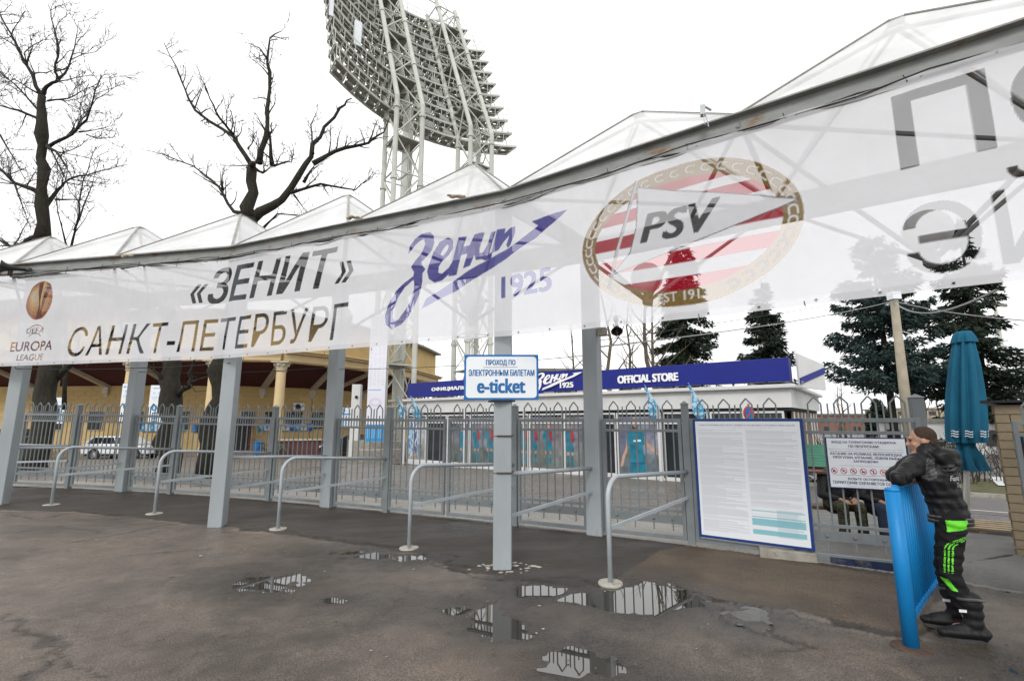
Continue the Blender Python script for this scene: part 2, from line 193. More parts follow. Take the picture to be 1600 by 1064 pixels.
# raster print: a colour per grid point ------------------------------------------------
class Raster:
    def __init__(s, w, h, W_, H_, col, x0=0, y0=0):     # w,h metres, W_,H_ grid points
        s.w, s.h, s.W, s.H, s.x0, s.y0 = w, h, W_, H_, x0, y0
        s.img = np.zeros((H_ * 2, W_ * 2, 4), np.float32); s.img[:] = (*col, 1)
    def mask(s, polys, tris=False):
        Hh, Ww = s.H * 2, s.W * 2
        m = np.zeros((Hh, Ww), bool)
        groups = [[p] for p in polys] if tris else [polys]
        for g in groups:
            E = []
            for p in g:
                n = len(p)
                for i in range(n):
                    x1, y1 = (p[i][0] - s.x0) / s.w * (Ww - 1), (p[i][1] - s.y0) / s.h * (Hh - 1)
                    x2, y2 = (p[(i + 1) % n][0] - s.x0) / s.w * (Ww - 1), (p[(i + 1) % n][1] - s.y0) / s.h * (Hh - 1)
                    if y1 != y2: E.append((x1, y1, x2, y2))
            if not E: continue
            lo = max(0, math.ceil(min(min(e[1], e[3]) for e in E))); hi = min(Hh - 1, math.floor(max(max(e[1], e[3]) for e in E)))
            for r in range(lo, hi + 1):
                xs = sorted(a + (r - b) * (c - a) / (d - b) for a, b, c, d in E if (b <= r < d) or (d <= r < b))
                for a, b in zip(xs[::2], xs[1::2]):
                    i, j = max(0, math.ceil(a)), min(Ww - 1, math.floor(b))
                    if j >= i: m[r, i:j + 1] = True
        return m
    def fill(s, polys, col, a=None, tris=False):
        m = s.mask(polys, tris); s.img[m, :3] = col
        if a is not None: s.img[m, 3] = a
    def grid(s): return (s.img[::2, ::2] + s.img[1::2, ::2] + s.img[::2, 1::2] + s.img[1::2, 1::2]) / 4
    def build(s, name, fn, mat, parent=None, smooth=True):
        g = s.grid(); Wn, Hn = s.W, s.H
        X, Y = np.meshgrid(s.x0 + np.linspace(0, s.w, Wn), s.y0 + np.linspace(0, s.h, Hn))
        P = fn(X.ravel(), Y.ravel())
        me = grid_mesh(name, P, Wn, Hn); me.materials.append(mat)
        c = me.color_attributes.new('print', 'FLOAT_COLOR', 'POINT'); c.data.foreach_set('color', g.reshape(-1).astype(np.float32))
        return link(name, me, parent)
def grid_mesh(name, P, Wn, Hn):
    me = bpy.data.meshes.new(name); me.vertices.add(Wn * Hn); me.vertices.foreach_set('co', np.ascontiguousarray(P, np.float32).reshape(-1))
    i = np.arange(Wn * Hn).reshape(Hn, Wn)
    q = np.stack([i[:-1, :-1], i[:-1, 1:], i[1:, 1:], i[1:, :-1]], -1).reshape(-1, 4); n = len(q)
    me.loops.add(n * 4); me.loops.foreach_set('vertex_index', q.reshape(-1).astype(np.int32))
    me.polygons.add(n); me.polygons.foreach_set('loop_start', np.arange(0, n * 4, 4, dtype=np.int32)); me.polygons.foreach_set('loop_total', np.full(n, 4, np.int32))
    me.polygons.foreach_set('use_smooth', np.ones(n, bool)); me.update(calc_edges=True); me.validate(); return me
_tc = {}
def glyphs(text, shear=0, bold=0, extrude=0, res=5):
    bold = 0; k = (text, shear, bold, extrude, res)
    if k in _tc: return _tc[k]
    cu = bpy.data.curves.new('lettering', 'FONT'); e0 = text[0] == 'Э'; cu.body = ('С' + text[1:]) if e0 else text; cu.shear = shear; cu.offset = bold; cu.extrude = extrude; cu.resolution_u = res; cu.size = 1; cu.space_line = 1.0
    ob = bpy.data.objects.new('lettering', cu); COL.objects.link(ob)
    dg = bpy.context.evaluated_depsgraph_get(); me = bpy.data.meshes.new_from_object(ob.evaluated_get(dg))
    vs = np.array([v.co[:] for v in me.vertices]); me.calc_loop_triangles()
    ts = [tuple(t.vertices) for t in me.loop_triangles]
    bpy.data.objects.remove(ob); bpy.data.curves.remove(cu); bpy.data.meshes.remove(me)
    if e0:                  # a clean reversed-E letter: mirrored C with its bar
        cc = bpy.data.curves.new('one', 'FONT'); cc.body = 'С'; cc.shear = 0; ob = bpy.data.objects.new('one', cc); COL.objects.link(ob); m2 = bpy.data.meshes.new_from_object(ob.evaluated_get(bpy.context.evaluated_depsgraph_get()) if False else ob.evaluated_get(bpy.context.evaluated_depsgraph_get()))
        xs1 = [v.co.x for v in m2.vertices]; a, c = min(xs1), max(xs1); bpy.data.objects.remove(ob); bpy.data.curves.remove(cc); bpy.data.meshes.remove(m2)
        first = vs[:, 0] - vs[:, 1] * shear < c + .015; vs[first, 0] = (a + c) - (vs[first, 0] - vs[first, 1] * shear) + vs[first, 1] * shear; h = .727; i0 = len(vs)
        vs = np.vstack([vs, [(a + .2 * (c - a), .33, 0), (c - .03, .33, 0), (c - .03, .405, 0), (a + .2 * (c - a), .405, 0)]]); ts = ts + [(i0, i0 + 1, i0 + 2), (i0, i0 + 2, i0 + 3)]
    _tc[k] = (vs, ts); return vs, ts
def fit(text, box, **kw):      # box = x0,y0,x1,y1 ; returns list of vertices fitted and triangles
    vs, ts = glyphs(text, **kw); lo, hi = vs.min(0), vs.max(0)
    x0, y0, x1, y1 = box; sx = (x1 - x0) / (hi[0] - lo[0]); sy = (y1 - y0) / (hi[1] - lo[1]) if y1 is not None else sx
    P = vs.copy(); P[:, 0] = x0 + (vs[:, 0] - lo[0]) * sx; P[:, 1] = y0 + (vs[:, 1] - lo[1]) * sy
    return P, ts
def shifts(box, bold):       # heavier strokes: the same letters laid a little to each side
    h = (box[3] - box[1]) if box[3] is not None else .1
    d = bold * h; return [(0, 0)] if bold <= 0 else [(0, 0), (d, d * .5), (-d, -d * .5), (d, -d * .5), (-d, d * .5)]
def rtext(ras, text, box, col, a=None, **kw):
    P, ts = fit(text, box, **kw)
    for dx, dy in shifts(box, kw.get('bold', 0)): ras.fill([[(P[i][0] + dx, P[i][1] + dy) for i in t] for t in ts], col, a, tris=True)
def text3(name, text, org, ux, box, mat, parent=None, nrm=None, thick=.0, **kw):   # flat lettering standing on a plane
    P, ts = fit(text, box, **kw); org, ux = Vector(org), Vector(ux).normalized(); up = Vector((0, 0, 1))
    n = Vector(nrm) if nrm else ux.cross(up)
    b = MB()
    for si, (dx, dy) in enumerate(shifts(box, kw.get('bold', 0))):
      vs = [org + ux * (p[0] + dx) + up * (p[1] + dy) + n * (.0004 * si if not thick else 0) for p in P]
      if thick:
        thick += .0012
        # keep only outline through extrude of triangles' shell
        b.add([v + n * thick for v in vs], ts)
        from collections import Counter
        E = Counter(); 
        for t in ts:
            for i in range(3): E[(t[i], t[(i + 1) % 3])] += 1
        o = len(b.v); 
        for (i, j) in E:
            if (j, i) not in E: b.add([vs[i], vs[j], vs[j] + n * thick, vs[i] + n * thick], [(0, 1, 2, 3)])
      else: b.add(vs, ts)
    return b.build(name, mat, parent)
M['print'] = attr_mat('printed board', 'print', .35)

# numpy value noise
def vnoise(x, y, sc, seed=0):
    rs = np.random.RandomState(seed); T = rs.rand(256, 256)
    x, y = x * sc, y * sc; xi, yi = np.floor(x).astype(int), np.floor(y).astype(int); fx, fy = x - xi, y - yi
    fx, fy = fx * fx * (3 - 2 * fx), fy * fy * (3 - 2 * fy)
    g = lambda a, b: T[a % 256, b % 256]
    return (g(xi, yi) * (1 - fx) + g(xi + 1, yi) * fx) * (1 - fy) + (g(xi, yi + 1) * (1 - fx) + g(xi + 1, yi + 1) * fx) * fy
def fbm(x, y, sc, o=4, seed=0):
    s = 0; a = .5; t = 0
    for k in range(o): s = s + a * vnoise(x, y, sc * 2 ** k, seed + k); t += a; a *= .5
    return s / t

# ---------------------------------------------------------------- terrain
CX, CY, RAD = -15.66, -22.19, 34.33        # the gate line is an arc round this centre
def gz(x, y):
    t = math.hypot(x - CX, y - CY) - RAD; r = max(0, -2 - x) * .0155
    r = min(r, .35)
    if t <= 0: return r
    return r * max(0, 1 - t / 8) - min(.8, .035 * t) * min(1, t / 3)
def gzn(x, y):
    t = np.hypot(x - CX, y - CY) - RAD; r = np.clip((-2 - x) * .0155, 0, .35)
    return np.where(t <= 0, r, r * np.clip(1 - t / 8, 0, 1) - np.minimum(.8, .035 * t) * np.clip(t / 3, 0, 1)), t
def segdist(x, y, pl):
    d = np.full(x.shape, 1e9)
    for (ax, ay), (bx, by) in zip(pl, pl[1:]):
        L2 = (bx - ax) ** 2 + (by - ay) ** 2 + 1e-9
        t = np.clip(((x - ax) * (bx - ax) + (y - ay) * (by - ay)) / L2, 0, 1)
        d = np.minimum(d, np.hypot(x - ax - t * (bx - ax), y - ay - t * (by - ay)))
    return d
def inpoly(x, y, pl):
    c = np.zeros(x.shape, bool); n = len(pl)
    for i in range(n):
        (x1, y1), (x2, y2) = pl[i], pl[(i + 1) % n]
        if y1 == y2: continue
        c ^= ((y1 > y) != (y2 > y)) & (x < (x2 - x1) * (y - y1) / (y2 - y1) + x1)
    return c
def sdf(x, y, pl):
    d = segdist(x, y, list(pl) + [pl[0]]); return np.where(inpoly(x, y, pl), -d, d)
def spread(a, b, far, st):
    core = list(np.arange(a, b, st)); lo = []; hi = []; s = st; x = a
    while x > -far: s *= 1.22; x -= s; lo.append(x)
    s = st; x = core[-1]
    while x < far: s *= 1.22; x += s; hi.append(x)
    return np.array(lo[::-1] + core + hi)
xs = spread(-11.5, 6.6, 500, .032); ys = spread(1.9, 11.6, 500, .032)
GX, GY = np.meshgrid(xs, ys); base, tdist = gzn(GX, GY)
near = (GX > -12.5) & (GX < 7.5) & (GY > 1.5) & (GY < 12.5)
pud = np.full(GX.shape, 9.0)
for p in DATA['puddles']:
    x0, x1 = min(q[0] for q in p) - .6, max(q[0] for q in p) + .6; y0, y1 = min(q[1] for q in p) - .6, max(q[1] for q in p) + .6
    k = (GX > x0) & (GX < x1) & (GY > y0) & (GY < y1)
    pud[k] = np.minimum(pud[k], sdf(GX[k], GY[k], p))
crk = np.full(GX.shape, 9.0); wob = (fbm(GX, GY, 7, 3, 11) - .5) * .22
for p in DATA['cracks']:
    k = near & (GX > min(q[0] for q in p) - .4) & (GX < max(q[0] for q in p) + .4) & (GY > min(q[1] for q in p) - .4) & (GY < max(q[1] for q in p) + .4)
    crk[k] = np.minimum(crk[k], segdist(GX[k] + wob[k], GY[k] + wob[k] * .6, p))
n1 = fbm(GX, GY, 1.3, 5, 3); n2 = fbm(GX, GY, 9, 4, 21); n3 = fbm(GX, GY, .35, 3, 5); n4 = fbm(GX, GY, 3.2, 4, 33)
fore = tdist < -.1
strip_s = segdist(GX, GY, DATA['strip'])
pl = [(-30, 12.2)] + [tuple(q) for q in DATA['strip']] + [(3.6, 4.7), (4.6, 5.2), (6.2, 6.6), (1.3, 9), (-9, 13), (-30, 16)]
instrip = inpoly(GX + (n4 - .5) * .3, GY + (n4 - .5) * .25, pl) & (tdist < .1)
indry = inpoly(GX + (n4 - .5) * .1, GY + (n4 - .5) * .1, DATA['dry']) & (tdist < .15)
edge = np.clip((pud + (n4 - .5) * .22 + (n2 - .5) * .1) / .12, -1, 1)
relief = np.where(near, (n2 - .5) * .013 + (n4 - .5) * .008 + (n1 - .5) * .010 + .0045, 0)
relief = relief + np.where(near, .004 * edge * np.where(pud < .6, 1, 0) - .0035 * (pud < -.02), 0)
cd = np.clip(1 - crk / (.014 + .045 * n4), 0, 1); relief = relief - np.where(near, cd * .014, 0)
relief = relief + np.where(near & instrip, .012 * np.clip(strip_s / .12, 0, 1), 0)
GZ = base + relief
asph = np.stack([np.full(GX.shape, v) for v in (.138, .114, .095)], -1)
n5 = fbm(GX * .6 + GY * .3, GY * 1.6 - GX * .4, 1.1, 5, 55)
mod = np.clip(.78 + .5 * (n3 - .4) + .7 * (n1 - .5) + .3 * (n4 - .5) + .45 * (n5 - .5) + .5 * (n2 - .5), .35, 1.6)[..., None]
colr = asph * mod
warm = np.clip((n1 - .52) * 5, 0, 1)[..., None]; colr = colr * (1 - .5 * warm) + np.array([.125, .092, .07]) * .5 * warm * mod
st = instrip[..., None]; colr = np.where(st, np.array([.036, .029, .023]) * (.8 + .5 * n4[..., None]), colr)
dr = indry[..., None]; colr = np.where(dr, np.array([.095, .07, .048]) * (.62 + .7 * n4[..., None]), colr)
yard = (tdist >= .1)[..., None]; colr = np.where(yard, np.array([.17, .155, .14]) * (.8 + .4 * n1[..., None]), colr)
lb_ = ((tdist >= .02) & (tdist < 1.3 + .5 * n4))[..., None]; colr = np.where(lb_, np.array([.30, .285, .26]) * (.75 + .5 * n1[..., None]), colr)
yr = ((tdist >= .1) & (GX > 3.4 + (GY - 6) * .35))[..., None]; colr = np.where(yr, np.array([.15, .148, .145]) * (.7 + .6 * n1[..., None]), colr)
wetp = np.clip(1 - (pud + (n4 - .5) * .3) / .62, 0, 1)[..., None]; colr = colr * (1 - .58 * wetp)
colr = colr * (1 - .8 * cd[..., None] * near[..., None])
edgl = (near & ~instrip & (strip_s < .05 + .06 * n4) & (n1 > .5))[..., None]; colr = np.where(edgl, colr * 1.5, colr)
wet = np.clip(.46 + (n3 - .5) * 1.0 + (n5 - .5) * 1.9 + .9 * wetp[..., 0] + np.where(instrip, -.25, 0) + np.where(indry, -.3, 0), 0, 1)
me = grid_mesh('ground', np.stack([GX, GY, GZ], -1).reshape(-1, 3), len(xs), len(ys))
ca = me.color_attributes.new('tint', 'FLOAT_COLOR', 'POINT'); ca.data.foreach_set('color', np.concatenate([colr, wet[..., None]], -1).astype(np.float32).reshape(-1))
gm = bpy.data.materials.new('wet asphalt'); gm.use_nodes = True; N, L = gm.node_tree.nodes, gm.node_tree.links; b = N['Principled BSDF']
at_ = N.new('ShaderNodeAttribute'); at_.attribute_name = 'tint'
tc = N.new('ShaderNodeTexCoord')
g1 = N.new('ShaderNodeTexNoise'); g1.inputs['Scale'].default_value = 90; g1.inputs['Detail'].default_value = 6; L.new(tc.outputs['Object'], g1.inputs['Vector'])
g2 = N.new('ShaderNodeTexVoronoi'); g2.inputs['Scale'].default_value = 130; L.new(tc.outputs['Object'], g2.inputs['Vector'])
cr = N.new('ShaderNodeValToRGB'); cr.color_ramp.elements[0].position = .3; cr.color_ramp.elements[1].position = .75; cr.color_ramp.elements[0].color = (.35, .34, .33, 1); cr.color_ramp.elements[1].color = (1.8, 1.76, 1.68, 1)
L.new(g1.outputs[0], cr.inputs[0])
mxx = N.new('ShaderNodeMix'); mxx.data_type = 'RGBA'; mxx.blend_type = 'MULTIPLY'; mxx.inputs[0].default_value = 1; L.new(at_.outputs['Color'], mxx.inputs[6]); L.new(cr.outputs[0], mxx.inputs[7])
L.new(mxx.outputs[2], b.inputs['Base Color'])
mr = N.new('ShaderNodeMapRange'); mr.inputs[3].default_value = .68; mr.inputs[4].default_value = .16; L.new(at_.outputs['Alpha'], mr.inputs[0]); L.new(mr.outputs[0], b.inputs['Roughness'])
bp = N.new('ShaderNodeBump'); bp.inputs['Strength'].default_value = .7; bp.inputs['Distance'].default_value = .006; L.new(g2.outputs[0], bp.inputs['Height']); L.new(bp.outputs[0], b.inputs['Normal'])
b.inputs['Specular IOR Level'].default_value = .5
me.materials.append(gm); tag(link('ground', me), kind='structure')
wm = bpy.data.materials.new('puddle water'); wm.use_nodes = True; N, L = wm.node_tree.nodes, wm.node_tree.links; b = N['Principled BSDF']
b.inputs['Base Color'].default_value = (.03, .026, .02, 1); b.inputs['Roughness'].default_value = .02; b.inputs['IOR'].default_value = 2.0
tc = N.new('ShaderNodeTexCoord'); nz = N.new('ShaderNodeTexNoise'); nz.inputs['Scale'].default_value = 3; L.new(tc.outputs['Object'], nz.inputs['Vector'])
bp = N.new('ShaderNodeBump'); bp.inputs['Strength'].default_value = .15; bp.inputs['Distance'].default_value = .002; L.new(nz.outputs[0], bp.inputs['Height']); L.new(bp.outputs[0], b.inputs['Normal'])
for p in DATA['puddles']:
    cx, cy = sum(q[0] for q in p) / len(p), sum(q[1] for q in p) / len(p)
    ring = [(cx + (q[0] - cx) * 1.05 + .06 * (1 if q[0] > cx else -1), cy + (q[1] - cy) * 1.05 + .06 * (1 if q[1] > cy else -1)) for q in p]
    z = gz(cx, cy) - .0004 + .0006 * DATA['puddles'].index(p) % .004
    tag(MB().add([(x, y, z + (gz(x, y) - gz(cx, cy))) for x, y in ring], [tuple(range(len(p)))]).build('puddle', wm), kind='structure')
# ---------------------------------------------------------------- entrance canopy
FR = [(-14.9, 10.9), (-9.78, 9.6), (-4.72, 8.12), (-.11, 6.0), (4.32, 2.95)]
BK = [(-14.3, 12.7), (-8.9, 11.47), (-3.63, 9.95), (1.28, 7.68), (5.8, 4.6)]
def rise(x): return max(0, -2 - x) * .018
def dirang(p, q): return math.atan2(q[1] - p[1], q[0] - p[0])
canopy = empty('entrance_canopy', (-.11, 6, 4.6), 'long steel and white membrane canopy with pointed roofs over the gates', 'canopy')
def hpost(p, name, parent, w=.21, top=4.6, ang=0):
    z0 = gz(*p) - .05; h = top + rise(p[0]) - z0
    b = MB(); b.box((0, 0, h / 2), (w, w, h)); o = b.build(name, M['post'], parent, bevel=.012); o.location = Vector((p[0], p[1], z0)) - (parent.location if parent else Vector((0, 0, 0))); o.rotation_euler = (0, 0, ang); return o
angF = [dirang(FR[max(0, i - 1)], FR[min(4, i + 1)]) for i in range(5)]
for i in (1, 2, 3, 4):
    hpost(FR[i], 'post', canopy, .215, 4.5, angF[i] + R(28))
for i in (1, 2, 3, 4):
    hpost(BK[i], 'post', canopy, .24, 4.5, angF[i])
def off(p, q, d):
    v = Vector((q[0] - p[0], q[1] - p[1])).normalized(); return Vector((v.y, -v.x)) * d
FB = [(-14.6, 10.35), (-10.0, 9.30), (-4.9, 8.06), (-.1, 5.88), (4.5, 2.70)]    # front beam line, in front of the posts
cl = canopy.location
def ch(mb, name, mats, **k):
    o = mb.build(name, mats, canopy, **k); o.matrix_parent_inverse = Matrix.Translation(-cl); return o
for i in range(4):
    p, q = FB[i], FB[i + 1]; a = Vector((*p, 4.52 + rise(p[0]))); c = Vector((*q, 4.52 + rise(q[0])))
    n = Vector((*off(p, q, 1), 0)); b = MB()
    b.bar(a, c, .012, .20)                                         # web of the channel
    b.bar(a + n * .03 + V(0, 0, .10), c + n * .03 + V(0, 0, .10), .085, .012); b.bar(a + n * .03 - V(0, 0, .10), c + n * .03 - V(0, 0, .10), .085, .012)
    ch(b, 'front_beam', M['beam'])
    p, q = BK[i], BK[i + 1]; a = Vector((*p, 4.48 + rise(p[0]))); c = Vector((*q, 4.48 + rise(q[0])))
    ch(MB().bar(a, c, .1, .36), 'rear_beam', M['beam'])
for i in range(5):
    a = Vector((*FB[i], 4.5 + rise(FB[i][0]))); c = Vector((*BK[i], 4.5 + rise(BK[i][0])))
    ch(MB().bar(a, c, .09, .22), 'cross_beam', M['beam'])
def lerp(p, q, t): return (p[0] + (q[0] - p[0]) * t, p[1] + (q[1] - p[1]) * t)
mem = bpy.data.materials.new('translucent membrane'); mem.use_nodes = True; N, L = mem.node_tree.nodes, mem.node_tree.links; N.clear()
o_ = N.new('ShaderNodeOutputMaterial'); m1 = N.new('ShaderNodeMixShader'); m2 = N.new('ShaderNodeMixShader'); tr = N.new('ShaderNodeBsdfTransparent'); df = N.new('ShaderNodeBsdfDiffuse'); tl = N.new('ShaderNodeBsdfTranslucent')
tc = N.new('ShaderNodeTexCoord'); nz = N.new('ShaderNodeTexNoise'); nz.inputs['Scale'].default_value = 1.2; nz.inputs['Detail'].default_value = 6; L.new(tc.outputs['Object'], nz.inputs['Vector'])
cr = N.new('ShaderNodeValToRGB'); cr.color_ramp.elements[0].color = (.82, .83, .82, 1); cr.color_ramp.elements[1].color = (.96, .96, .96, 1); cr.color_ramp.elements[0].position = .4; cr.color_ramp.elements[1].position = .55
L.new(nz.outputs[0], cr.inputs[0]); L.new(cr.outputs[0], df.inputs[0]); L.new(cr.outputs[0], tl.inputs[0])
m1.inputs[0].default_value = .35; L.new(df.outputs[0], m1.inputs[1]); L.new(tl.outputs[0], m1.inputs[2]); m2.inputs[0].default_value = .74; L.new(tr.outputs[0], m2.inputs[1]); L.new(m1.outputs[0], m2.inputs[2]); L.new(m2.outputs[0], o_.inputs[0])
M['edge'] = pm('ridge strip', (.30, .29, .26), .6, .15, 5, 0)
M['globe'] = pm('opal globe', (.8, .8, .78), .3, .03, 3, 0)
for i in range(4):
    for h in (0, 1):
        if i == 0 and h == 0: continue
        f0, f1 = lerp(FB[i], FB[i + 1], h * .5), lerp(FB[i], FB[i + 1], h * .5 + .5)
        b0, b1 = lerp(BK[i], BK[i + 1], h * .5), lerp(BK[i], BK[i + 1], h * .5 + .5)
        zc = 4.64
        C = [Vector((*p, zc + rise(p[0]))) for p in (f0, f1, b1, b0)]
        m = sum(C, Vector()) / 4; ap = Vector((m.x, m.y, 5.8 + rise(m.x) * .5))
        r = empty('roof_pyramid_holder', (0, 0, 0), None, None) if False else None
        tops = [ap + (Vector((c.x, c.y, ap.z)) - ap) * .05 for c in C]
        mb = MB()
        for k in range(4): mb.add([C[k], C[(k + 1) % 4], tops[(k + 1) % 4], tops[k]], [(0, 1, 2, 3)])
        mb.add(tops, [(0, 1, 2, 3)])
        roof = ch(mb, 'roof_pyramid', mem)
        eb = MB()
        for k in range(4): eb.bar(C[k] + V(0, 0, .012), tops[k] + V(0, 0, .012), .03, .012); eb.bar(C[k], C[(k + 1) % 4], .05, .04)
        eb.box(ap + V(0, 0, .01), (.16, .12, .02), angF[i])
        ch(eb, 'ridge_strip', M['edge'])
        node = Vector((m.x, m.y, 3.2 + rise(m.x) * .5)); sb = MB()
        for k in range(4): sb.tube([node, C[k] - V(0, 0, .12)], .024, 6)
        sb.tube([C[0] - V(0, 0, .1), C[2] - V(0, 0, .1)], .025, 6); sb.tube([node, node + V(0, 0, .14)], .05, 8)
        sb.sphere(node, .07, 8)
        for k in range(4): sb.tube([C[k] - V(0, 0, .02), ap - V(0, 0, .08)], .022, 5)
        ch(sb, 'strut', M['beam'])
        ch(MB().sphere(node + V(0, 0, .31), .2, 20), 'lamp_globe', M['globe'], smooth=True)
# cables bundled along the front beam and hanging wires
for k, (dz, rr) in enumerate(((-.05, .012), (-.075, .009), (-.03, .007))):
    pts = []
    for i in range(4):
        p, q = FB[i], FB[i + 1]; n = off(p, q, .075 + .01 * k)
        for t in np.linspace(0, 1, 13)[:-1]:
            x, y = lerp(p, q, t); pts.append((x + n.x, y + n.y, 4.44 + rise(x) + dz * .8 + .022 * math.sin(t * 17 + k * 2 + i) + .012 * math.sin(t * 41 + k)))
    tag(MB().tube(pts, rr, 5).build('cable', [M['cable'], M['palecable']][k % 2]), ['thick dark cable clipped along the front canopy beam', 'pale grey cable looping along the front canopy beam', 'thin dark cable lying highest along the front canopy beam'][k], 'cable', 'cables on the canopy beam')

# ---------------------------------------------------------------- fence and gates
GATES = 'grey steel gates along the stadium entrance'
LEG = MB(); 
def arch_mesh(zb):
    b = MB(); w, t = .064, .016
    zt = 1.915
    for s in (-1, 1):
        b.box((s * w, 0, (zb + zt) / 2), (t, t, zt - zb)); b.bar((s * w, 0, zt), (0, 0, 2.0), t, t, up=(0, 1, 0))
    return b.mesh('arched_picket', M['fence'])
def bar_mesh(name, z0, z1, t=.016): return MB().box((0, 0, (z0 + z1) / 2), (t, t, z1 - z0)).mesh(name, M['fence'])
ARCH = arch_mesh(.30); SHORT = bar_mesh('short_picket', 1.56, 1.79); TALL = bar_mesh('tall_picket', 1.56, 1.92); STUB = bar_mesh('stub', .17, .28); LEG = None
RIV = MB().sphere((0, -.012, .325), .02, 8).mesh('rivet', M['fence'])
def gate(p, q, label, stile=(1, 1), z=None):
    p, q = Vector(p), Vector(q); L_ = (q - p).length; a = math.atan2(q.y - p.y, q.x - p.x)
    z0 = gz(p.x, p.y); z1 = gz(q.x, q.y)
    g = empty('metal_gate', (p.x, p.y, z0), label, 'gate', GATES, rz=a); sl = (z1 - z0) / L_
    def bb(name, x0, x1, zc, w, h): 
        b = MB().bar((x0, 0, zc + sl * x0), (x1, 0, zc + sl * x1), w, h); return b.build(name, M['fence'], g, bevel=.003)
    bb('top_rail', 0, L_, 1.71, .045, .05); bb('upper_rail', 0, L_, 1.56, .04, .04); bb('lower_rail', 0, L_, .445, .03, .04)
    bb('kick_plate', .03, L_ - .03, .325, .012, .12); bb('bottom_rail', 0, L_, .09, .045, .055)
    for k, x in ((0, .025), (1, L_ - .025)):
        if stile[k]: MB().box((x, 0, .9), (.05, .05, 1.66)).build('stile', M['fence'], g, loc=(0, 0, sl * x), bevel=.003)
    n = max(2, round((L_ - .1) / .252)); per = (L_ - .1) / n
    for i in range(n):
        x = .05 + per * (i + .5); s = per / .252
        o = link('arched_picket', ARCH, g, (x, 0, sl * x)); o.scale = (s, 1, 1)
        link('short_picket', SHORT, g, (x, 0, sl * x)); link('rivet', RIV, g, (x, 0, sl * x)); link('stub', STUB, g, (x, 0, sl * x))
        if i < n - 1: link('tall_picket', TALL, g, (x + per / 2, 0, sl * x))
    return g
def fpost(p, label, ang, top=1.97, w=.1):
    z = gz(*p); g = empty('fence_post', (p[0], p[1], z - .03), label, 'post', 'square posts between the gates', rz=ang)
    MB().box((0, 0, top / 2), (w, w, top)).build('shaft', M['fence'], g, bevel=.006)
    b = MB(); w2 = w * .62; b.add([(-w2, -w2, top), (w2, -w2, top), (w2, w2, top), (-w2, w2, top), (0, 0, top + .05)], [(3, 2, 1, 0), (0, 1, 4), (1, 2, 4), (2, 3, 4), (3, 0, 4)]); b.build('cap', M['fence'], g)
    return g
S1, B1, S2, S2b, S3, B2, S4, GM, S5, B3, S6, S7, GE = [(-10.41, 11.75), (-8.9, 11.47), (-7.57, 11.12), (-6.3, 10.82), (-5.08, 10.5), (-3.63, 9.95), (-2.35, 9.43), (-1.17, 8.9), (.05, 8.31), (1.28, 7.68), (2.5, 7.07), (3.61, 6.3), (4.82, 5.70)]
A = R(-24)
fpost(S1, 'small square fence post left of the leftmost big rear pillar', A); fpost(S2, 'small square fence post right of the white estate car', A); fpost(S2b, 'small square fence post hidden behind the second front pillar', A); fpost(S3, 'small square fence post in front of the yellow column with red doors', A)
fpost(S4, 'small square fence post beside the hanging white seating notice', A); fpost(S5, 'small square fence post just right of the e-ticket pillar', A); fpost(S6, 'small square fence post on the left edge of the rules board', A)
fpost((3.68, 6.28), 'square fence post between rules board and gate with the entry notice', A, 1.72, .09)
fpost((5.02, 6.05), 'thick capped post above the head of the leaning man', A, 2.02, .13)
def sh(p, q, d):
    v = (Vector(q) - Vector(p)).normalized(); return tuple(Vector(p) + v * d), tuple(Vector(q) - v * d)
gl = [((-12.0, 12.0), S1, 'grey gate leaf at the far left edge behind the first pillar'), (S1, B1, 'grey gate leaf in front of the dark off-roader and left tree'), (B1, S2, 'grey gate leaf in front of the nose of the white estate car'), (S2, S2b, 'grey gate leaf in front of the pollarded tree right of the white car'),
      (S2b, S3, 'grey gate leaf in front of the open red-brown door'), (S3, B2, 'grey gate leaf in front of the maroon parapet and blue sign strip'), (B2, S4, 'grey gate leaf in front of the hanging notice and the black car'), (S4, GM, 'grey gate leaf in front of the left end of the store'),
      (GM, S5, 'grey gate leaf behind the e-ticket pillar'), (S5, B3, 'grey gate leaf in front of the four footballers in the window'), (B3, S6, 'grey gate leaf in front of the large turquoise player poster'), (S6, S7, 'grey gate leaf carrying the big rules board'), (S7, GE, 'grey gate leaf carrying the no-entry notice with red circles')]
for p, q, lab in gl:
    p2, q2 = sh(p, q, .06 if q != GM and p != GM else .03)
    if p in (B1, B2, B3): p2, _ = sh(p, q, .14)
    if q in (B1, B2, B3): _, q2 = sh(p, q, .14)
    gate(p2, q2, lab)
rg = gate((6.42, 6.3), (8.1, 5.4), 'grey open gate leaf at the right edge before the brick booth')
# concrete footing under the rules board and blue board below the notice gate
b = MB().box((3.42, 6.36, .06), (.62, .16, .13), A); tag(b.build('concrete_block', M['concrete'], bevel=.012), 'rough concrete block lying under the corner of the rules board', 'block')
b = MB().bar((3.83, 6.17, .05), (4.86, 5.62, .05), .03, .08); tag(b.build('blue_plank', pm('scuffed navy', (.012, .022, .06), .7, .3, 8, .003, col2=(.1, .1, .1), c2scale=6, c2lo=.5, c2hi=.65)), 'dark blue plank lying under the gate with the entry notice', 'plank')
b = MB().bar((4.95, 5.98, -.02), (6.6, 6.78, -.06), .05, .04); tag(b.build('gate_track', M['black']), 'dark steel gate track set across the open gateway', 'track')

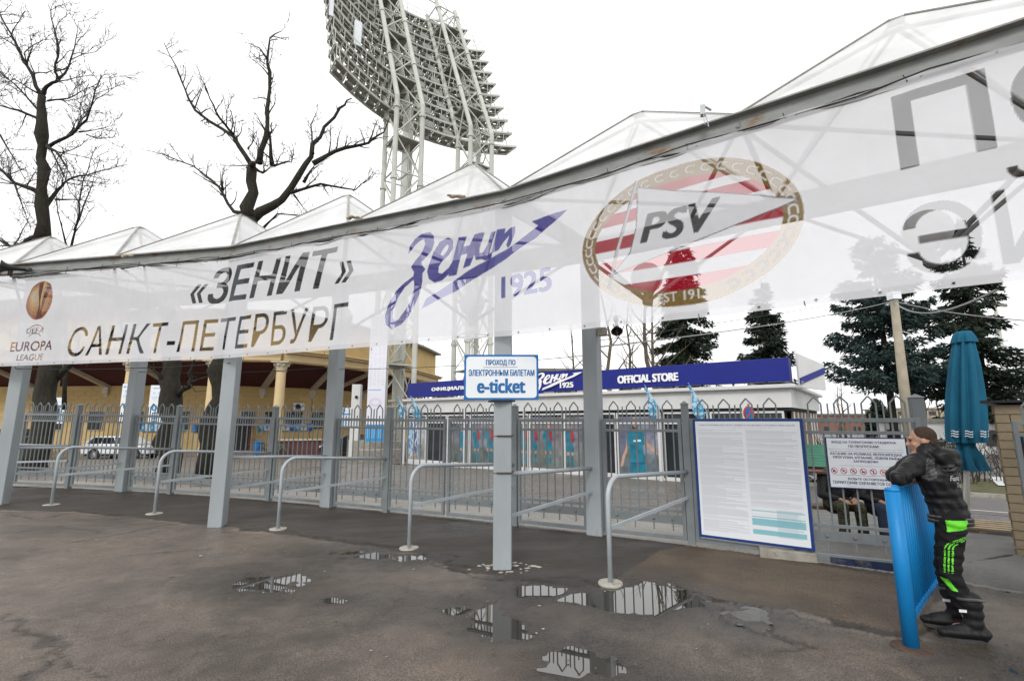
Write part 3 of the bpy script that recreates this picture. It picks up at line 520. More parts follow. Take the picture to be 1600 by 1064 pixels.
# ---------------------------------------------------------------- handrails
HG = 'pale steel queue handrails before the gates'
def handrail(base, end, label, endoff=.05):
    b0 = Vector((base[0], base[1], gz(*base))); e = Vector((end[0], end[1], gz(*end))); d = (e - b0); d.z = 0; d.normalize()
    e = e - d * endoff
    g = empty('handrail', b0, label, 'handrail', HG)
    top = 1.085; r = .22; pts = [V(0, 0, .01), V(0, 0, top - r)]
    for k in range(1, 8):
        a = math.pi / 2 * k / 7; pts.append(d * (r * (1 - math.cos(a))) + V(0, 0, top - r + r * math.sin(a)))
    E_ = e - b0; pts.append(Vector((E_.x, E_.y, E_.z + .99)))
    MB().tube(pts, .027, 12).build('rail', M['rail'], g, smooth=True)
    MB().bar(d * .01 + V(0, 0, .56), Vector((E_.x, E_.y, E_.z + .645)), .022, .04).build('lower_bar', M['rail'], g)
    MB().lathe((0, 0, .012), [(.02, .014), (.125, .014), (.13, .006), (.13, -.01)], 24).build('base_plate', M['foot'], g)
    MB().lathe((E_.x, E_.y, 0), [(.001, 0), (.001, 0)], 3)
    return g
rb = DATA['rail']
handrail(rb[0], S2, 'pale curved queue handrail furthest left'); handrail(rb[1], S3, 'pale curved queue handrail left of the second front pillar'); handrail(rb[2], S4, 'pale curved queue handrail right of the second front pillar')
handrail(rb[3], S5, 'pale curved queue handrail left of the e-ticket pillar'); handrail(rb[4], S6, 'pale curved queue handrail nearest, left of the rules board')
def straight(p, q, label):
    a = Vector((*p, gz(*p))); e = Vector((*q, gz(*q))); d = (e - a).normalized(); a += d * .1; e -= d * .1
    g = empty('handrail', a, label, 'handrail', HG); E_ = e - a
    MB().tube([V(0, 0, 1.065), E_ + V(0, 0, .985)], .027, 12).build('rail', M['rail'], g, smooth=True)
    MB().bar(V(0, 0, .565), E_ + V(0, 0, .645), .022, .04).build('lower_bar', M['rail'], g)
straight(FR[1], BK[1], 'straight queue rail between the leftmost front and rear pillars'); straight(FR[2], BK[2], 'straight queue rail from the second front pillar to the rear pillar'); straight(FR[3], BK[3], 'straight queue rail from the e-ticket pillar to the rear pillar')
straight((-13.5, 10.9), S1, 'queue rail cut by the left picture edge')
# crumbled concrete round the e-ticket pillar
b = MB()
for k in range(26):
    a = k * 2.4; rr = .13 + .16 * random.random(); x = -.11 + .03 + rr * math.cos(a) * 1.5; y = 6.0 + rr * math.sin(a) * .8; s = .02 + .05 * random.random()
    b.lathe((x, y, .0), [(s, 0), (s * .8, .012), (s * .3, .02)], 5 + k % 3, sx=1.4)
tag(b.build('rubble', M['foot'], smooth=False), 'crumbling pale concrete round the foot of the e-ticket pillar', 'rubble', kind='stuff')
# joints on the e-ticket pillar
b = MB()
for z in (1.52, 1.09):
    b.box((-.11, 6.0, z), (.218, .218, .008), angF[3] + R(28)); b.box((-.11 + .03, 6.0 - .03, z + .006), (.2, .2, .012), angF[3] + R(28))
o = b.build('weld_joint', M['rust'], canopy); o.matrix_parent_inverse = Matrix.Translation(-cl)

# ---------------------------------------------------------------- banner
BP = [(-14.6, 10.2), (-10.0, 9.17), (-4.95, 7.98), (-.1, 5.78), (4.3, 2.72), (6.6, 1.0)]
U = [0]
for a, c in zip(BP, BP[1:]): U.append(U[-1] + math.dist(a, c))
bx = np.array([p[0] for p in BP]); by = np.array([p[1] for p in BP]); Ua = np.array(U)
def banner_fn(u, v):
    x = np.interp(u, Ua, bx); y = np.interp(u, Ua, by)
    # soften the folds at the posts and let the cloth sag a little between its ties
    nrm = (fbm(u, v, .9, 3, 71) - .5) * .07 + (fbm(u * 1.0, v * .25 + u * .1, 3.4, 3, 72) - .5) * .05 + .012 * np.abs(np.sin(u * math.pi / .86)) * np.abs(v - 3.5)
    t = (v - 2.66) / 1.76
    zs = -.008 * np.abs(np.sin(u * math.pi / .42)) * np.clip(t - .9, 0, 1) * 10
    nx, ny = -.45, -.89
    lean = np.interp(u, [0, 15, 20], [0, 0, 0])
    return np.stack([x + nx * nrm, y + ny * nrm, v + zs + np.interp(u, [0, 15.2, 17.5, 21], [.03, .02, 0, 0])*0 + np.interp(u, [4, 15.2, 17.5, 24], [.05, .05, 0, 0]) * (1 - t)], -1)
u0, u1, v0, v1 = 3.2, 21.2, 2.665, 4.425
ras = Raster(u1 - u0, v1 - v0, int((u1 - u0) / .0095), int((v1 - v0) / .0095), (.96, .96, .985), u0, v0)
AL = .83; ras.img[..., 3] = AL
Hh = ras.img.shape[0]; hem = int(.075 / (v1 - v0) * Hh); ras.img[:hem, :, 3] = .72; ras.img[-hem:, :, 3] = .6
INK = (.012, .012, .014); PA = .58
rtext(ras, '«', (9.27, 3.68, 9.62, 4.01), INK, PA, shear=.25, bold=.025); rtext(ras, 'ЗЕНИТ', (9.66, 3.645, 12.45, 4.272), INK, PA, shear=.22, bold=.028); rtext(ras, '»', (12.47, 3.68, 12.81, 4.0), INK, PA, shear=.25, bold=.025)
rtext(ras, 'САНКТ-ПЕТЕРБУРГ', (6.66, 2.808, 12.76, 3.365), INK, PA, shear=.1, bold=-.002)
rtext(ras, 'ПС', (19.125, 3.665, 20.36, 4.303), INK, .50, bold=.02); rtext(ras, 'ЭЙН', (19.075, 2.79, 20.5, 3.50), INK, .50, bold=.006)
PUR = (.085, .07, .42)
for g in DATA['zenit']: ras.fill(g, PUR, PA)
rtext(ras, '1925', (15.205, 3.155, 15.905, 3.43), PUR, PA, bold=.035)
# europa league badge
def ell(cx, cy, a, b, n=60, rot=0, t0=0, t1=2 * math.pi):
    out_ = []
    for k in range(n + (t1 - t0 < 6.2)):
        t = t0 + (t1 - t0) * k / n; x, y = a * math.cos(t), b * math.sin(t); out_.append((cx + x * math.cos(rot) - y * math.sin(rot), cy + x * math.sin(rot) + y * math.cos(rot)))
    return out_
for k, c in enumerate([(.50, .17, .045), (.62, .27, .09), (.72, .38, .15), (.80, .52, .24), (.84, .64, .38)]):
    f = 1 - k * .17; ras.fill([ell(5.79 - .03 * k, 3.94 + .02 * k, .33 * f, .385 * f, rot=-.35)], c, .62)
ras.fill([[(5.74, 4.28), (5.90, 4.30), (5.80, 4.05), (5.82, 3.85), (5.88, 3.60), (5.72, 3.56), (5.77, 3.85), (5.73, 4.08)]], (.17, .03, .02), .62)
ras.fill([[(5.99, 4.27), (6.07, 4.2), (5.93, 3.95), (5.86, 3.72), (5.84, 3.9), (5.9, 4.1)]], (.20, .05, .02), .62)
ras.fill([[(5.86, 4.30), (5.93, 4.30), (5.83, 4.0), (5.81, 3.70), (5.79, 3.95)]], (.85, .6, .25), .62)
WINE = (.20, .035, .045)
rtext(ras, 'UEFA', (5.56, 3.29, 5.99, 3.40), WINE, PA); ras.fill([ell(5.78, 3.22, .26, .24, 20, 0, .6, 2.55) + ell(5.78, 3.22, .245, .225, 20, 0, .6, 2.55)[::-1]], WINE, PA); ras.fill([ell(5.78, 3.17, .17, .13, 20, 0, .5, 2.65) + ell(5.78, 3.17, .155, .115, 20, 0, .5, 2.65)[::-1]], WINE, PA)
rtext(ras, 'EUROPA', (5.235, 2.95, 6.29, 3.135), WINE, PA, bold=.012); rtext(ras, 'LEAGUE', (5.46, 2.765, 6.08, 2.885), WINE, PA)
# round crest with the pennant
cx, cy = 17.37, 3.527
GOLD, CR = (.42, .27, .09), (.62, .02, .05)
ras.fill([ell(cx, cy, 1.062, .728, 120)], GOLD, .5); ras.fill([ell(cx, cy, .905, .572, 100)], (.96, .96, .985), AL)
inner = ras.mask([ell(cx, cy, .905, .572, 100)])
for z0 in (3.03 - .055, 3.25, 3.52 - .01, 3.79, 4.02):
    sm = ras.mask([[(16.2, z0 - .02), (18.6, z0 - .02), (18.6, z0 + .115), (16.2, z0 + .115)]]) & inner; ras.img[sm, :3] = CR; ras.img[sm, 3] = .5
for k in range(40):
    t = R(-62 + 9 * k) if k < 34 else None
    if t is None: continue
    ex, ey = cx + .985 * math.cos(t), cy + .65 * math.sin(t); dx, dy = -math.sin(t) * 1.0, math.cos(t) * .66; l = math.hypot(dx, dy); dx, dy = dx / l, dy / l; nx, ny = dy, -dx
    ro = lambda a, b_: (ex + dx * a + nx * b_, ey + dy * a + ny * b_)
    outer = [ro(-.05, -.042), ro(.0, -.042)] + [ro(.012 + .038 * math.sin(q), -.042 * math.cos(q)) for q in np.linspace(0, math.pi, 7)] + [ro(.0, .042), ro(-.05, .042)]
    innr = [ro(-.05, .024), ro(.0, .024)] + [ro(.006 + .022 * math.sin(q), .024 * math.cos(q)) for q in np.linspace(0, math.pi, 7)] + [ro(.0, -.024), ro(-.05, -.024)]
    ras.fill([outer + innr], (.78, .77, .78), AL)
rtext(ras, 'EST 1913', (17.125, 2.855, 17.60, 2.95), (.80, .80, .80), AL, bold=.02)
ras.fill([DATA['flag']], (.82, .82, .85), AL); fl = DATA['flag']
for a, c in zip(fl, fl[1:] + fl[:1]):
    dx, dy = c[0] - a[0], c[1] - a[1]; l = math.hypot(dx, dy) + 1e-9; nx, ny = -dy / l * .004, dx / l * .004
    ras.fill([[(a[0] + nx, a[1] + ny), (c[0] + nx, c[1] + ny), (c[0] - nx, c[1] - ny), (a[0] - nx, a[1] - ny)]], (.08, .08, .09), PA)
po = DATA['pole']; ras.fill([po], (.25, .25, .26), PA); ras.fill([[(x + .012, y) for x, y in po[:3]] + [(x + .006, y) for x, y in po[3:]]], (.7, .7, .7), AL)
rtext(ras, 'PSV', (16.985, 3.508, 17.755, 3.803), INK, PA, shear=.3, bold=.045)
# hem eyelets
for u in np.arange(3.4, 21.1, .43): ras.fill([ell(u, 2.70, .012, .012, 10)], (.02, .02, .02), .95); ras.fill([ell(u, 4.395, .008, .008, 8)], (.05, .05, .05), .95)
bm_ = bpy.data.materials.new('printed banner mesh'); bm_.use_nodes = True; N, L = bm_.node_tree.nodes, bm_.node_tree.links; N.clear()
o_ = N.new('ShaderNodeOutputMaterial'); m1 = N.new('ShaderNodeMixShader'); m2 = N.new('ShaderNodeMixShader'); tr = N.new('ShaderNodeBsdfTransparent'); df = N.new('ShaderNodeBsdfDiffuse'); tl = N.new('ShaderNodeBsdfTranslucent')
a_ = N.new('ShaderNodeAttribute'); a_.attribute_name = 'print'; tc = N.new('ShaderNodeTexCoord'); nz = N.new('ShaderNodeTexNoise'); nz.inputs['Scale'].default_value = 1.7; nz.inputs['Detail'].default_value = 4; L.new(tc.outputs['Object'], nz.inputs['Vector'])
bp = N.new('ShaderNodeBump'); bp.inputs['Distance'].default_value = .12; bp.inputs['Strength'].default_value = .25; L.new(nz.outputs[0], bp.inputs['Height']); L.new(bp.outputs[0], df.inputs['Normal'])
L.new(a_.outputs['Color'], df.inputs[0]); L.new(a_.outputs['Color'], tl.inputs[0]); m1.inputs[0].default_value = .5; L.new(df.outputs[0], m1.inputs[1]); L.new(tl.outputs[0], m1.inputs[2])
L.new(a_.outputs['Alpha'], m2.inputs[0]); L.new(tr.outputs[0], m2.inputs[1]); L.new(m1.outputs[0], m2.inputs[2]); L.new(m2.outputs[0], o_.inputs[0])
ban = ras.build('banner', banner_fn, bm_)
tag(ban, 'long see-through white match banner with club crests hung under the canopy beam', 'banner')
# ties holding the banner
for u in np.arange(4.6, 20.9, .86):
    x, y = float(np.interp(u, Ua, bx)), float(np.interp(u, Ua, by)); b = MB()
    b.tube([(x, y - .012, 2.70), (x + .004, y - .016, 2.655)], .004, 4); b.tube([(x, y - .01, 4.39), (x, y + .02, 4.47 + rise(x))], .004, 4)
    ob = b.build('banner_tie', M['cable'], ban)

# loudspeaker horns, clamps
def horn(loc, d, label, s=1):
    g = empty('loudspeaker', loc, label, 'loudspeaker', 'horn loudspeakers on the canopy'); d = Vector(d).normalized(); q = d.to_track_quat('Z', 'Y').to_matrix()
    prof = [(.03, -.24), (.035, -.1), (.055, 0), (.09, .09), (.125, .13), (.13, .14), (.115, .135), (.07, .06), (.02, 0)]
    b = MB(); b.lathe((0, 0, 0), [(r * s, z * s) for r, z in prof], 20); b.v = [tuple(q @ Vector(v)) for v in b.v]; b.build('horn', M['black'], g, smooth=True)
    b = MB(); b.lathe((0, 0, 0), [(.05 * s, -.36 * s), (.055 * s, -.34 * s), (.055 * s, -.24 * s), (.03 * s, -.2 * s)], 14); b.v = [tuple(q @ Vector(v)) for v in b.v]; b.build('driver', M['black'], g, smooth=True)
    MB().box((0, 0, -.1 * s), (.04, .06, .12)).build('bracket', M['rust'], g)
horn((-9.70, 9.0, 4.62), (-.75, -.65, .0), 'dark horn loudspeaker on the canopy beam at far left')
horn((1.62, 7.35, 3.13), (-.1, -.6, -.75), 'dark dome loudspeaker under the banner beside the rear pillar', .7)
tag(MB().box((1.43, 7.52, 3.09), (.13, .12, .13), A).build('junction_box', M['concrete'], bevel=.01), 'small beige junction box on the side of the rear pillar', 'box')
for x, y, z, lab in ((-7.0, 8.42, 4.68, 'rag of frayed pale cloth lying on the beam, left'), (-2.35, 6.85, 4.72, 'rag of frayed pale cloth lying on the beam left of the crest'), (-.75, 6.12, 4.70, 'knot of white wire on the beam above the blue logo')):
    b = MB()
    for k in range(5): b.sphere((x + (k - 2) * .045, y - .03 + random.uniform(-.02, .02), z - .03 + random.uniform(-.015, .02)), .022 + .012 * random.random(), 6, (1.6, 1, .8))
    tag(b.build('rag', pm('rag', (.35, .29, .2), .9, .3, 20, .01)), lab, 'rag')
b = MB(); b.box((1.86, 4.28, 4.68), (.05, .06, .1), A); b.tube([(1.86, 4.26, 4.66), (1.84, 4.22, 4.5), (1.88, 4.22, 4.47), (1.87, 4.25, 4.64)], .005, 5); b.tube([(1.86, 4.26, 4.72), (1.95, 4.3, 4.7)], .012, 5)
tag(b.build('beam_clamp', M['rail']), 'small clamp with a loop of white cord on top of the beam', 'clamp')

# ---------------------------------------------------------------- e-ticket sign on the front pillar
ux = Vector((.998, -.02, 0)).normalized(); up = V(0, 0, 1)
et = empty('ticket_sign', (-.13, 5.86, 1.95), 'blue framed white e-ticket sign bolted to the front pillar', 'sign')
def rrect(w, h, r, n=5):
    out_ = []
    for cx_, cy_, a0 in ((w / 2 - r, h / 2 - r, 0), (-w / 2 + r, h / 2 - r, 90), (-w / 2 + r, -h / 2 + r, 180), (w / 2 - r, -h / 2 + r, 270)):
        for k in range(n + 1): a = R(a0 + 90 * k / n); out_.append((cx_ + r * math.cos(a), cy_ + r * math.sin(a)))
    return out_
W_, H_ = .905, .55
b = MB().prism([(x, 0, y + H_ / 2) for x, y in rrect(W_, H_, .01)], (0, .02, 0)); b.build('sign_panel', M['blue'], et)
b = MB().prism([(x, -.003, y + H_ / 2) for x, y in rrect(W_ - .05, H_ - .05, .04)], (0, .002, 0)); b.build('sign_face', M['white'], et)
for s, bx_, kw in (('ПРОХОД ПО', (-.185, .41, .17, .485), dict(bold=.03)), ('ЭЛЕКТРОННЫМ БИЛЕТАМ', (-.395, .29, .40, .365), dict(bold=.03)), ('e-ticket', (-.285, .085, .285, .255), dict(bold=.045))):
    text3('lettering', s, (0, -.005, 0), (1, 0, 0), bx_, M['blue'], et, **kw)
MB().bar((-.22, -.005, .395), (.2, -.005, .398), .006, .004).build('scratch', M['foot'], et)
MB().box((0, .1, -.012), (.26, .26, .02), R(20)).build('pillar_cap', M['black'], et)
MB().box((0.02, .09, .62), (.22, .06, .13), 0).build('bracket', M['rust'], et)

# ---------------------------------------------------------------- rules board on the gate
def plane_board(name, p, q, z0, z1, fr, label, framemat, thick=.03):
    p, q = Vector((*p, 0)), Vector((*q, 0)); u = (q - p).normalized(); n = Vector((u.y, -u.x, 0)); L_ = (q - p).length
    g = empty(name, (p.x, p.y, z0), label, 'sign', rz=math.atan2(u.y, u.x)); h = z1 - z0
    MB().box((L_ / 2, 0, h / 2), (L_, thick, h)).build('board_frame', framemat, g, bevel=.004)
    return g, L_, h
g, L_, h = plane_board('rules_board', (2.56, 6.94), (3.66, 6.17), .15, 1.73, .04, 'large white board of small-print spectator rules in a dark blue frame', M['darkblue'])
W2, H2 = L_ - .07, h - .07
rs = Raster(W2, H2, 300, 380, (.78, .81, .84))
rng = random.Random(5)
TX = (.58, .60, .64)
rtext(rs, 'ПРАВИЛА ПОВЕДЕНИЯ ЗРИТЕЛЕЙ ПРИ ПРОВЕДЕНИИ ОФИЦИАЛЬНЫХ СПОРТИВНЫХ СОРЕВНОВАНИЙ', (.05, H2 - .062, W2 - .06, H2 - .042), (.05, .07, .25), bold=.03, res=4)
rtext(rs, 'Утверждены постановлением Правительства РФ от 16 декабря 2013 г. № 1156', (.27, H2 - .088, W2 - .30, H2 - .075), (.3, .33, .4), res=4)
for c, (xa, xb, ytop, ybot) in enumerate(((.035, .60, H2 - .12, .06), (.64, W2 - .04, H2 - .12, .42))):
    y = ytop
    while y > ybot:
        l = rng.choice([1, 1, 1, 1, .9, .55, .75, .98, .35]); rs.fill([[(xa, y), (xa + (xb - xa) * l, y), (xa + (xb - xa) * l, y + .0055), (xa, y + .0055)]], TX); y -= .0098
        if rng.random() < .05: y -= .01
for y, hh in ((.375, .012), (.335, .002), (.30, .012), (.20, .085), (.09, .06)): rs.fill([[(.64, y), (W2 - .035, y), (W2 - .035, y + hh), (.64, y + hh)]], (.25, .52, .58))
for y in np.arange(.08, .40, .011): rs.fill([[(.93, y), (W2 - .05 - rng.random() * .1, y), (W2 - .05 - rng.random() * .1, y + .004), (.93, y + .004)]], (.22, .42, .48))
def pf(W2, H2, mx_, mz_, yy=-.018): return lambda X, Y: np.stack([X + mx_, np.full(X.shape, yy), Y + mz_], -1)
rs.build('rules_sheet', pf(W2, H2, .035, .035), M['print'], g)
# entry notice
g, L_, h = plane_board('entry_notice', (3.88, 6.11), (4.60, 5.75), .90, 1.505, .02, 'white entry notice with navy lettering and row of red prohibition circles', M['ink'], .02)
W2, H2 = L_ - .03, h - .025
MB().box((L_ / 2 - .004, -.0105, h / 2), (W2, .002, H2)).build('sign_face', M['white'], g)
INKM = M['ink']
def tl_(s, x0, y0, x1, y1, m=INKM, **k): text3('lettering', s, (0, -.0125, 0), (1, 0, 0), (x0 * L_, y0 * h, x1 * L_, y1 * h), m, g, **k)
tl_('ВХОД НА ТЕРРИТОРИЮ СТАДИОНА', .08, .875, .87, .925, bold=.02); tl_('ПО ПРОПУСКАМ!', .29, .80, .66, .85, bold=.02); tl_('ENTRANCE TO THE STADIUM IS PERMITTED UPON PRESENTATION OF A VALID TICKET', .03, .757, .95, .778, M['greyink'])
tl_('КАТАНИЕ НА РОЛИКАХ, ВЕЛОСИПЕДАХ,', .05, .645, .93, .70, bold=.02); tl_('ПРОГУЛКИ, КУПАНИЕ, ЛОВЛЯ РЫБЫ', .08, .575, .90, .63, bold=.02); tl_('ЗАПРЕЩЕНЫ!', .33, .505, .63, .555, bold=.02); tl_('WALKING, ROLLER SKATING, CYCLING, FISHING ARE FORBIDDEN', .15, .435, .83, .452, M['greyink'])
tl_('БУДЬТЕ ОСТОРОЖНЫ,', .24, .165, .74, .215, bold=.02); tl_('ТЕРРИТОРИЯ ОХРАНЯЕТСЯ СОБАКАМИ!', .04, .09, .97, .145, bold=.02); tl_('WARNING! GUARD DOGS PATROL THIS PREMISES!', .22, .045, .77, .062, M['greyink'])
for y in (.725, .262): MB().box((L_ / 2, -.013, y * h), (L_ * .9, .001, .0025)).build('rule_line', INKM, g)
for k in range(8):
    x = (.075 + k * .121) * L_; z = .34 * h; ro = .043 * L_
    b = MB(); ring = [(x + ro * math.cos(t), -.013, z + ro * math.sin(t)) for t in np.linspace(0, 2 * math.pi, 25)[:-1]]; rin = [(x + ro * .82 * math.cos(t), -.013, z + ro * .82 * math.sin(t)) for t in np.linspace(0, 2 * math.pi, 25)[:-1]]
    b.add(ring + rin, [(i, (i + 1) % 24, 24 + (i + 1) % 24, 24 + i) for i in range(24)])
    s = ro * .7; b.add([(x - s - .003, -.0135, z + s - .003), (x - s + .003, -.0135, z + s + .003), (x + s + .003, -.0135, z - s + .003), (x + s - .003, -.0135, z - s - .003)], [(0, 1, 2, 3)]); b.build('prohibition_ring', M['red'], g)
    b = MB(); sh_ = [[(-.5, -.35), (.4, -.45), (.3, .1), (-.1, .4), (-.3, 0)], [(-.5, 0), (-.1, .35), (.5, .1), (.1, -.05), (.3, -.4), (-.2, -.2)], [(-.5, -.2), (.5, -.3), (.3, .1), (0, .0), (.3, .4), (-.2, .3), (0, .15)], [(-.5, -.1), (-.2, -.4), (.4, -.3), (.5, .2), (.2, 0), (-.3, .05)], [(-.12, -.5), (.15, -.5), (.12, 0), (.2, .4), (-.1, .5), (-.05, .1)], [(-.5, -.4), (0, -.05), (.5, .4), (.1, .25), (-.2, .1)], [(-.45, -.2), (.2, -.4), (.5, 0), (.15, .3), (-.3, .35)], [(-.3, -.45), (.3, -.4), (.1, 0), (.3, .4), (-.2, .3)]][k]
    b.add([(x + px_ * ro * 1.1, -.0128, z + py_ * ro * 1.1) for px_, py_ in sh_], [tuple(range(len(sh_)))]); b.build('pictogram', INKM, g)
# ---------------------------------------------------------------- official store
M['storewhite'] = pm('store cladding', (.62, .62, .61), .5, .05, 1.5, .0, col2=(.48, .47, .44), c2scale=1.2, c2lo=.6, c2hi=.8)
M['storeblue'] = pm('store sign blue', (.012, .02, .20), .4, .06, 2, 0)
M['glass'] = glass_mat('shop glass')
M['dark'] = pm('dark void', (.03, .03, .03), .8, .2, 3, 0)
M['brown'] = pm('brown trim', (.16, .10, .06), .7, .2, 5, 0)
SL, SR = Vector((-5.45, 26.0, 0)), Vector((8.62, 15.28, 0)); su = (SR - SL).normalized(); sn = Vector((su.y, -su.x, 0)); SLn = (SR - SL).length; sa = math.atan2(su.y, su.x)
st = empty('store', (SL.x, SL.y, -.72), 'low white official store with long dark blue rooftop sign', 'store', rz=sa)
zb = .72
def sb(name, x0, x1, y0, y1, z0, z1, m, par=None, bev=0, mb=None):
    b = mb or MB(); b.box(((x0 + x1) / 2, (y0 + y1) / 2, (z0 + z1) / 2 + zb), (x1 - x0, y1 - y0, z1 - z0))
    if mb is None: return b.build(name, m, par or st, bevel=bev)
sb('fascia', -.15, SLn + .15, -.1, 8, 2.12, 2.72, M['storewhite']); sb('cornice', -.3, SLn + .3, -.28, 8.15, 2.72, 2.84, M['storewhite'], bev=.02)
sb('soffit_strip', -.05, SLn + .05, -.02, 7.9, 2.02, 2.12, M['dark']); sb('plinth', -.05, SLn + .05, -.05, 7.9, -.75, -.30, M['storewhite']); sb('interior', .1, SLn - .1, .25, 7.8, -.3, 2.02, M['dark'])
sb('step', 3.2, 6.5, -.9, -.05, -.72, -.55, M['concrete'], bev=.02); sb('step', -.6, 1.9, -.7, -.05, -.72, -.5, M['dark'], bev=.02); sb('step', 13.0, 15.4, -.8, -.05, -.55, -.42, M['dark'], bev=.02)
wins = [(-.1, 1.35), (1.4, 2.8), (2.85, 4.3), (4.35, 6.05), (6.1, 7.75), (7.8, 9.5), (9.55, 11.15), (11.2, 11.85), (11.9, 13.65), (13.7, 15.3), (15.35, 16.5), (16.55, SLn - .1)]
for x0, x1 in wins:
    f = MB()
    for z in (-.28, 1.62, 1.98): f.box(((x0 + x1) / 2, 0, z + zb), (x1 - x0, .07, .06))
    for x in (x0 + .03, x1 - .03): f.box((x, 0, .85 + zb), (.06, .068, 2.24))
    fo = f.build('window', M['storewhite'], st)
    MB().box(((x0 + x1) / 2, .03, .85 + zb), (x1 - x0 - .1, .01, 2.2)).build('pane', M['glass'], fo)
for x in (0.05, 4.32, 7.77, 11.17, 13.67, 16.5): MB().tube([(x, -.35, -.6 + zb), (x, -.35, 2.13 + zb)], .055, 8).build('column', M['storewhite'], st)
# window posters: printed sheets behind the glass frames
def person_shapes(cx, z0, h, jersey, sleeve=None, scarf=None, turn=0):
    s = h; P = []
    sk = (.42, .26, .18)
    P.append(([[(cx - .05 * s, z0 + .90 * s), (cx + .05 * s, z0 + .90 * s), (cx + .055 * s, z0 + .96 * s), (cx, z0 + 1.0 * s), (cx - .055 * s, z0 + .96 * s)]], sk))
    P.append(([[(cx - .15 * s, z0 + .82 * s), (cx - .05 * s, z0 + .87 * s), (cx + .06 * s, z0 + .87 * s), (cx + .15 * s, z0 + .82 * s), (cx + .17 * s, z0 + .62 * s), (cx + .11 * s, z0 + .6 * s), (cx + .10 * s, z0 + .5 * s), (cx - .10 * s, z0 + .5 * s), (cx - .11 * s, z0 + .6 * s), (cx - .17 * s, z0 + .62 * s)]], jersey))
    P.append(([[(cx - .11 * s, z0 + .5 * s), (cx + .11 * s, z0 + .5 * s), (cx + .12 * s, z0 + .34 * s), (cx + .02 * s, z0 + .34 * s), (cx, z0 + .42 * s), (cx - .02 * s, z0 + .34 * s), (cx - .12 * s, z0 + .34 * s)]], jersey))
    for q in (-1, 1):
        P.append(([[(cx + q * .03 * s, z0 + .34 * s), (cx + q * .1 * s, z0 + .34 * s), (cx + q * .09 * s, z0 + .26 * s), (cx + q * .035 * s, z0 + .26 * s)]], sk))
        P.append(([[(cx + q * .035 * s, z0 + .26 * s), (cx + q * .09 * s, z0 + .26 * s), (cx + q * .085 * s, z0 + .05 * s), (cx + q * .13 * s, z0), (cx + q * .03 * s, z0)]], jersey))
    if scarf: P.append(([[(cx + .01 * s, z0 + .88 * s), (cx + .12 * s, z0 + .86 * s), (cx + .13 * s, z0 + .6 * s), (cx + .03 * s, z0 + .58 * s)]], scarf))
    return P
TQ = (.012, .17, .25)
def poster(x0, x1, shapes, bgc, seed, label=None):
    w, h = x1 - x0 - .14, 2.1; r_ = Raster(w, h, int(w * 42), 88, bgc)
    X, Y = np.meshgrid(np.linspace(0, w, r_.W * 2), np.linspace(0, h, r_.H * 2)); n = fbm(X + seed * 7, Y + seed, 1.6, 3, seed)[..., None]; n2_ = fbm(X + seed, Y, .8, 2, seed + 9)[..., None]
    c1, c2 = np.array(bgc), np.array((.32, .32, .36)); r_.img[..., :3] = c1 * (1 - n) + c2 * n * n2_ * 1.4
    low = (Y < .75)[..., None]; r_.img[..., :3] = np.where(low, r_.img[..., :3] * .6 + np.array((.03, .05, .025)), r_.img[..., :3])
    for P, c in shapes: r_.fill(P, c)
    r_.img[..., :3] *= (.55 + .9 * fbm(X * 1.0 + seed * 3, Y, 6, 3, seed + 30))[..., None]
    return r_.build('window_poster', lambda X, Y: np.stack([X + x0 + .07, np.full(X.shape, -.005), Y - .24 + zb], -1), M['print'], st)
RS = (.33, .03, .035)
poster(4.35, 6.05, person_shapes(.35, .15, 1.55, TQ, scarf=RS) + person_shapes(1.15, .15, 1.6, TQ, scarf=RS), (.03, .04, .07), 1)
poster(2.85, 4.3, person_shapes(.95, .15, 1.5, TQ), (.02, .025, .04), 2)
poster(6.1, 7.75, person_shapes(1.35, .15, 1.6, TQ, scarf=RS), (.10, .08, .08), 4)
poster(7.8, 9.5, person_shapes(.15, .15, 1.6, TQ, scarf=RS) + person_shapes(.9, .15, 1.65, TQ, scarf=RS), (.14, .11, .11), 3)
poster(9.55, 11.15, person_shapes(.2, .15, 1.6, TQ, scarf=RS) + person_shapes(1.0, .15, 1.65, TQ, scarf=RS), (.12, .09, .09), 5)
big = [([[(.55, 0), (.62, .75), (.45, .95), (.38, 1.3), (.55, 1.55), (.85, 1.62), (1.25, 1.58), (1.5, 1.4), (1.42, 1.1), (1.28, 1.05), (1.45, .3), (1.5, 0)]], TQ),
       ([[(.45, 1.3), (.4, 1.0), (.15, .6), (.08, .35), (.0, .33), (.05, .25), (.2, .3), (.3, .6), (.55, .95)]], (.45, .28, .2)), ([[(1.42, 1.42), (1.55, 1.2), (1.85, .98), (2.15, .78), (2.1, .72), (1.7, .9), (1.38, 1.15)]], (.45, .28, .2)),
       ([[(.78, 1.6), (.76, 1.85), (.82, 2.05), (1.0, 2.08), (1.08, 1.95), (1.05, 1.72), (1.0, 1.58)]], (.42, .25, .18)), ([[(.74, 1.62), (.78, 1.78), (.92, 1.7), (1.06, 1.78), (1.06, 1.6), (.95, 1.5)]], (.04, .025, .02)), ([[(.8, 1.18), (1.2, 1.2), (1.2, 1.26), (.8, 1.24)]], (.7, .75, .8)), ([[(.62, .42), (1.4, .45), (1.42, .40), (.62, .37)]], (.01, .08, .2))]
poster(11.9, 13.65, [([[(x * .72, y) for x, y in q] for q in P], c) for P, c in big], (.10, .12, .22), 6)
r_ = [([[(random.uniform(0, .8), random.uniform(0, 2)) for _ in range(5)] for _ in range(1)], random.choice([(.05, .12, .3), (.7, .7, .72), (.3, .5, .7)])) for _ in range(26)]
